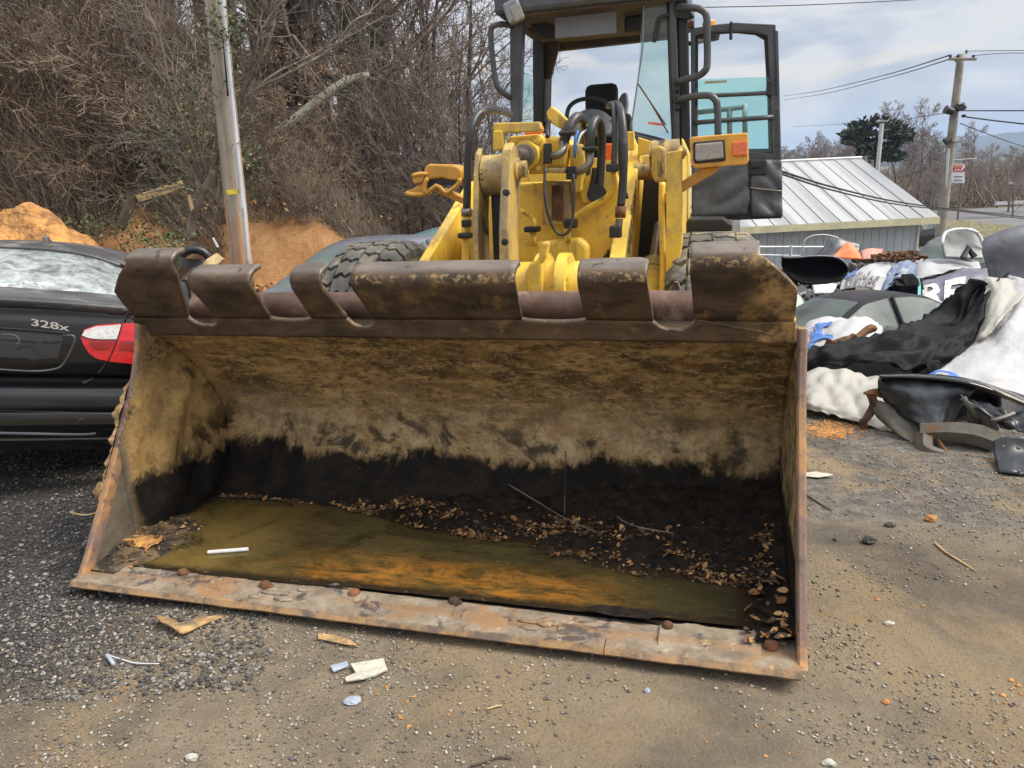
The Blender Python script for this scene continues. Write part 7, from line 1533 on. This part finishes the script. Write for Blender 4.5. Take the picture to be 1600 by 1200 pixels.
# tree with long pale arching limbs beside the near pole
b = MB(); BT = Fr((*Pw(300, 370, 10.6)[:2], .9), 0); TT = thing('bare_tree', BT, 'small tree with long pale arching limbs crossing behind the near pole', 'tree')
def ba(u, v, d): return BT.loc(Pw(u, v, d))
b.tube([ba(298, 375, 10.4), ba(300, 345, 10.4), ba(312, 312, 10.4), ba(334, 265, 10.5)], [.075, .06, .055, .04], 8); mk('trunk', b, M['bark_pale'], TT, smooth='all')
for pts, r in (([(330, 270, 10.5), (345, 225, 10.4), (370, 165, 10.3), (395, 95, 10.2), (410, 45, 10.2), (440, 5, 10.2), (470, -20, 10.2)], .032), ([(334, 262, 10.5), (362, 200, 10.5), (385, 140, 10.4), (420, 65, 10.4), (432, 20, 10.5), (445, -20, 10.5)], .026),
               ([(330, 268, 10.5), (378, 160, 10.6), (460, 110, 10.8), (520, 75, 11), (550, 35, 11), (580, 20, 11.2)], .030), ([(335, 262, 10.5), (400, 140, 10.5), (470, 95, 10.9), (540, 60, 11.2), (600, 25, 11.6)], .018),
               ([(320, 300, 10.5), (305, 240, 10.5), (282, 180, 10.6), (262, 120, 10.7), (250, 60, 10.8), (228, 10, 10.9)], .022), ([(318, 300, 10.4), (300, 265, 10.4), (285, 240, 10.4), (264, 225, 10.5)], .018), ([(325, 290, 10.5), (316, 220, 10.6), (310, 140, 10.7), (305, 60, 10.8)], .014), ([(318, 312, 10.4), (290, 290, 10.3), (240, 300, 10.3), (170, 312, 10.3)], .010)):
    b = MB(); P_ = [ba(*q) for q in pts]; b.tube(P_, [r*(1-.65*i/(len(pts)-1)) for i in range(len(pts))], 6, smooth=4)
    for i in range(1, len(P_)):
        for _ in range(5):
            q = Vector(P_[i-1]).lerp(Vector(P_[i]), rr.random()); dv = (Vector(P_[i])-Vector(P_[i-1])).normalized(); side = Vector((rr.gauss(0, 1), rr.gauss(0, 1), rr.gauss(0, 1))).normalized()
            grow(b, q, dv+side*.8, rr.uniform(.4, 1.1), r*.35, 3, rr, .6, 4, .0, (0, 0, 0, 4), (6, 5, 4, 3, 3), .3, .003, .2, .15)
    mk('limb', b, M['bark_pale'], TT, smooth='all')
# fallen log
b = MB(); P_ = [Pw(*q) for q in [(413, 216, 15.5), (450, 195, 15.7), (500, 156, 16), (540, 128, 16.2), (576, 116, 16.4)]]; b.tube(P_, [.05, .095, .105, .095, .06], 8, smooth=3)
for k in range(16): q = Vector(P_[2]).lerp(Vector(P_[4]), rr.random()); grow(b, q, Vector((rr.gauss(0, 1), 0, rr.uniform(-1, 1))), rr.uniform(.4, 1.3), .02, 3, rr, .6, 4, -.03, (0, 0, 0, 3), (6, 5, 4, 3, 3), .3, .006, .2, .15)
mk('fallen_log', b, simple('mossy grey log', (.27, .27, .22), .95, 0, .3, 4), smooth='all', label='grey mossy log leaning fallen among the trees right of the near pole', cat='log')
# brush: thousands of thin arching stems in clumps
def brush(name, n, pick, hmin, hmax, r0, mat, label, seed, bend=.6, seg=5, twigs=0):
    r = np.random.default_rng(seed); P = []
    while len(P) < n:
        q = pick(r)
        if q is not None: P.append(q)
    P = np.array(P); m = len(P); hh = hmin+(hmax-hmin)*r.random(m)**1.3; hh *= P[:, 3]; ang = r.random(m)*6.283; tilt = np.abs(r.normal(0, .55, m)); cur = r.normal(.5, bend, m)
    t = np.linspace(0, 1, seg+1); th = tilt[:, None]+cur[:, None]*t[None, :]**1.2; step = (hh/seg)[:, None]
    dx = np.sin(th)*step; dz = np.cos(th)*step; wx = r.normal(0, .22, (m, seg+1))*step; wy = r.normal(0, .22, (m, seg+1))*step
    cx_ = np.cumsum(dx, 1)-dx[:, :1]; cz = np.cumsum(dz, 1)-dz[:, :1]
    X_ = P[:, 0:1]+cx_*np.cos(ang)[:, None]+np.cumsum(wx, 1); Y_ = P[:, 1:2]+cx_*np.sin(ang)[:, None]+np.cumsum(wy, 1); Z_ = P[:, 2:3]+cz
    rad = (r0*(.5+r.random(m)))[:, None]*(1-.7*t[None, :]); vs = np.zeros((m, seg+1, 3, 3))
    for k in range(3):
        a = 2*math.pi*k/3; vs[:, :, k, 0] = X_+rad*math.cos(a); vs[:, :, k, 1] = Y_+rad*math.sin(a); vs[:, :, k, 2] = Z_+rad*.6*math.sin(a+1)
    V = vs.reshape(-1, 3); base = (np.arange(m)*(seg+1)*3)[:, None, None]+(np.arange(seg)*3)[None, :, None]; k = np.arange(3)[None, None, :]; k2 = (k+1) % 3
    Fq = np.stack([base+k, base+k2, base+3+k2, base+3+k], -1).reshape(-1, 4)
    me = fastmesh(name, V, Fq); return link(name, me, mat, kind='stuff', label=label), (X_, Y_, Z_)
def pick_brush(r):
    u = r.random()*760-30; d = 11.4+11*r.random()**1.5; x = (u-800)/F*d; t = d-bank_y(x)
    if t < .55+.25*math.sin(x*3): return None
    den = .42+.75*fbm(x*.7, d*.7, 2, 3)
    if r.random() > den or (u > 370 and t < 1.1): return None
    s = -x/d
    if u > 480 and r.random() < .45: return None
    return x, d, terr(x, d)-.05, (.22+.85*sst(.2, .6, s))
BRM = brush('brush', 26000, pick_brush, .3, 1.7, .006, M['brush'], 'tangle of dry brown brush and vines covering the bank', 3)[1]
def pick_low(r):
    u = r.random()*720-30; d = 11.0+3.2*r.random(); x = (u-800)/F*d; t = d-bank_y(x)
    if t < .1+.5*abs(math.sin(x*2.3+.6*math.sin(x*5))): return None
    if t < .8 and r.random() < .85: return None
    if u > 380 and t < .75: return None
    return x, d, terr(x, d)-.03, .8
brush('dry_weeds', 14000, pick_low, .15, .7, .005, M['brush'], 'dry straw coloured weeds hanging over the top of the orange clay bank', 4, 1.5)
def pick_weave(r):
    u = r.random()*370-30; d = 13+9*r.random(); x = (u-800)/F*d; s = -x/d
    return x, d, terr(x, d)+(.4+3.4*r.random()*sst(.10, .6, s)), .9
brush('vine_tangle', 7500, pick_weave, .5, 2.0, .006, M['brush'], 'thin tangled vines strung between the trees on the bank', 9, 1.6)
def leafcloud(n, centers, smin, smax, mat, name, label, seed, ex=None):
    r = np.random.default_rng(seed); VV = []; FF = []
    for k in range(n):
        c = centers[r.integers(len(centers))]; p = np.array(c[:3])+r.normal(0, 1, 3)*np.array(c[3:6]); s = smin+(smax-smin)*r.random(); q = r.normal(0, 1, (2, 3)); a_1 = q[0]/np.linalg.norm(q[0]); a_2 = np.cross(a_1, q[1]); a_2 /= np.linalg.norm(a_2); nn = np.cross(a_1, a_2)*s*.25
        VV.append([p-a_1*s, p-a_2*s*.45+nn, p+a_1*s, p+a_2*s*.45+nn]); FF.append([4*k, 4*k+1, 4*k+2, 4*k+3])
    me = fastmesh(name, np.array(VV).reshape(-1, 3), np.array(FF)); return link(name, me, mat, kind='stuff', label=label)
cen = []
for u, v, d, sx, sz in [(310, 150, 10.6, .35, .35), (285, 200, 11, .35, .3), (320, 190, 10.5, .25, .4), (262, 215, 11, .25, .18), (50, 90, 13, .3, .25), (75, 120, 13, .3, .25), (215, 170, 13, .5, .3), (275, 300, 10.8, .25, .2), (350, 60, 10.1, .10, .15), (355, 45, 10.1, .1, .12), (430, 180, 14.5, .5, .25), (390, 240, 12, .2, .4), (10, 110, 13, .3, .3), (180, 360, 10.6, .5, .10), (130, 350, 10.6, .4, .10), (245, 378, 9.4, .25, .08)]:
    cen.append((*Pw(u, v, d), sx, .3, sz))
leafcloud(3300, cen, .018, .045, M['vine'], 'green_vines', 'sparse green vine leaves in the brush around the near pole', 21)
cen = [(*Pw(u, v, d), sx, .4, sz) for u, v, d, sx, sz in [(520, 100, 16, .5, .12), (545, 110, 16, .4, .12), (400, 140, 14, .5, .35), (420, 75, 15, .4, .25), (460, 155, 15, .5, .15), (440, 60, 16, .4, .2), (505, 235, 16, .15, .1), (180, 180, 13, .4, .2), (480, 98, 15, .3, .1)]]
leafcloud(850, cen, .020, .042, M['deadleaf'], 'clinging_leaves', 'rusty brown dead leaves still clinging to branches right of the near pole', 22)
def pick_litter():
    out = []
    for k in range(160):
        d = rr.uniform(12.5, 21); u = rr.uniform(0, 780); x = (u-800)/F*d; out.append((x, d, terr(x, d)+.06, .5, .5, .05))
    return out
leafcloud(16000, pick_litter(), .025, .055, M['leaf'], 'leaf_carpet', 'brown leaf litter on the wooded slope', 23)
cen = []
for k in range(60):
    u = rr.uniform(100, 640); d = rr.uniform(10.4, 11.6); x = (u-800)/F*d; cen.append((x, d, gfun(x, d)+.05, .3, .3, .05))
leafcloud(4500, cen, .02, .06, M['leaf'], 'bank_litter', 'dead leaves and twigs fallen at the foot of the clay bank', 24)
b = MB()
for k in range(500):
    u = rr.uniform(105, 640); d = rr.uniform(9.6, 11.6); x = (u-800)/F*d; s = rr.uniform(.02, .11)**1; b.rock((x, d, gfun(x, d)+s*.2), (s, s*.8, s*.6), k, 6, 4)
mk('clay_clods', b, M['clay'], kind='stuff', label='loose orange clods at the foot of the bank')

# far trees on the right
far_t = [tree_proto(91+i, 8.0, .13, (18, 8, 6, 4), .75, .18, .011, .06, .03) for i in range(3)]
for t_, b_ in far_t: t_.materials.append(M['twig']); b_.materials.append(M['twig_far'])
k = 0
for u in list(range(1212, 1345, 7)):
    d = rr.uniform(72, 95); x = (u-800)/F*d; place_tree(far_t[k % 3], x, d, -3.2, rr.uniform(.62, .86)*d/82, rr.random()*6.28, 'bare tree in the far row above the shed roof', 'bare trees above the shed roof', 'bare_tree', rr.gauss(0, .05)); k += 1
for u, d, s, lab in [(1402, 66, 1.28, 'tallest bare tree standing behind the pine'), (1432, 64, 1.22, 'tall pale bare tree just right of the pine'), (1452, 62, .95, 'bare tree left of the right utility pole'), (1468, 58, .78, 'dark forked bare tree touching the right utility pole'), (1508, 70, .92, 'bare tree right of the right utility pole'), (1582, 55, .85, 'bare tree at the right edge of the sky'), (1600, 60, .95, 'bare tree cut by the right picture edge'), (1540, 85, .6, 'small bare tree between pole and right edge')]:
    x = (u-800)/F*d; place_tree(far_t[k % 3], x, d, -3.2, s*.80*d/64, rr.random()*6.28, lab, None, 'bare_tree'); k += 1
for k in range(44):
    u = rr.uniform(1330, 1640); d = rr.uniform(75, 120); x = (u-800)/F*d; place_tree(far_t[k % 3], x, d, -3.2, rr.uniform(.24, .40)*d/75, rr.random()*6.28, 'low bare tree in the thicket across the road', 'low bare trees across the road', 'bare_tree')
def pick_far(r):
    u = 1200+r.random()*460; d = 68+50*r.random(); return (u-800)/F*d, d, -3.1, 1
brush('far_thicket', 15000, pick_far, 1.0, 4.2, .05, M['brush'], 'brown leafless thicket across the road at right', 12, .7)
# pine
PF_ = Fr((*Pw(1375, 255, 58)[:2], -3.0), 0); PT = thing('pine_tree', PF_, 'dark green flat topped pine behind the shed', 'tree')
def pna(u, v, d=58): return PF_.loc(Pw(u, v, d))
b = MB(); tp = pna(1372, 205); b.tube([(tp[0], 0, 0), (tp[0]+.1, 0, 2.), tuple(tp)], [.3, .22, .12], 8); mk('trunk', b, M['bark'], PT, smooth='all')
V_ = []; Fc = []; r = np.random.default_rng(8); kk = 0
for (u, v, su, sv) in [(1340, 200, 11, 4), (1365, 195, 16, 4), (1395, 197, 14, 4), (1405, 208, 14, 4), (1335, 215, 10, 3), (1350, 210, 16, 5), (1385, 213, 18, 5), (1412, 216, 10, 3), (1330, 224, 8, 2.5), (1350, 228, 14, 4), (1385, 230, 18, 5), (1378, 242, 16, 4), (1402, 244, 10, 3.5), (1355, 240, 12, 3), (1415, 222, 6, 2), (1325, 212, 6, 2), (1388, 250, 22, 3)]:
    for q in range(330):
        uu, vv = u+r.normal()*su*.5, v+r.normal()*sv*.55; p = pna(uu, vv, 58+r.normal()*.9); a_1 = r.normal(0, 1, 3); a_1[2] = abs(a_1[2])*.6; a_1 /= np.linalg.norm(a_1); a_2 = np.cross(a_1, r.normal(0, 1, 3)); a_2 /= np.linalg.norm(a_2); s = .16+.22*r.random()
        V_ += [p, p+a_1*s+a_2*s*.35, p+a_1*s*1.6, p+a_1*s-a_2*s*.35]; Fc.append([4*kk, 4*kk+1, 4*kk+2, 4*kk+3]); kk += 1
me = fastmesh('crown', np.array(V_), np.array(Fc)); link('crown', me, M['needle'], PT)
for q in [(1335, 212), (1405, 208), (1345, 226), (1400, 226), (1385, 242)]:
    b = MB(); b.tube([(tp[0], 0, pna(1372, q[1]+8)[2]), tuple(pna(*q))], [.10, .04], 6, smooth=1); mk('limb', b, M['bark'], PT)
# far wooded ridges
def ridge(name, d, h0, h1, u0, u1, seed, label):
    b = MB(); g = []
    us = np.linspace(u0, u1, 160)
    top = []; 
    for u in us: x = (u-800)/F*d; top.append((x, d, h0+(h1-h0)*(u-u0)/(u1-u0)+d*.0022*fbm(u*.012, seed, 0, 4)))
    g = [[(x*.9, y*.9, -6) for x, y, z in top], [(x*.95, y*.95, z*.55) for x, y, z in top], top, [(x*1.12, y*1.12, z*.5) for x, y, z in top]]; b.grid(g); mk(name, b, M['ridge'], smooth='all', keep=True, kind='structure')
ridge('ridge', 1700, 34, 66, 1150, 1900, 2, ''); ridge('near_ridge', 900, 4, 20, 1180, 1900, 7, ''); ridge('left_ridge', 1500, 40, 30, -400, 1180, 5, '')
# ------------------------------------------------------------------ haze
hz_m = bpy.data.materials.new('haze'); hz_m.use_nodes = True; t_ = hz_m.node_tree; t_.nodes.clear(); o_m = t_.nodes.new('ShaderNodeOutputMaterial'); pv = t_.nodes.new('ShaderNodeVolumePrincipled'); t_.links.new(pv.outputs[0], o_m.inputs['Volume']); pv.inputs['Density'].default_value = .00036; pv.inputs['Color'].default_value = (.50, .66, .95, 1)
b = MB(); b.box((-2700, -60, -9), (2700, 4400, 150)); mk('haze', b, hz_m, keep=True, kind='stuff')
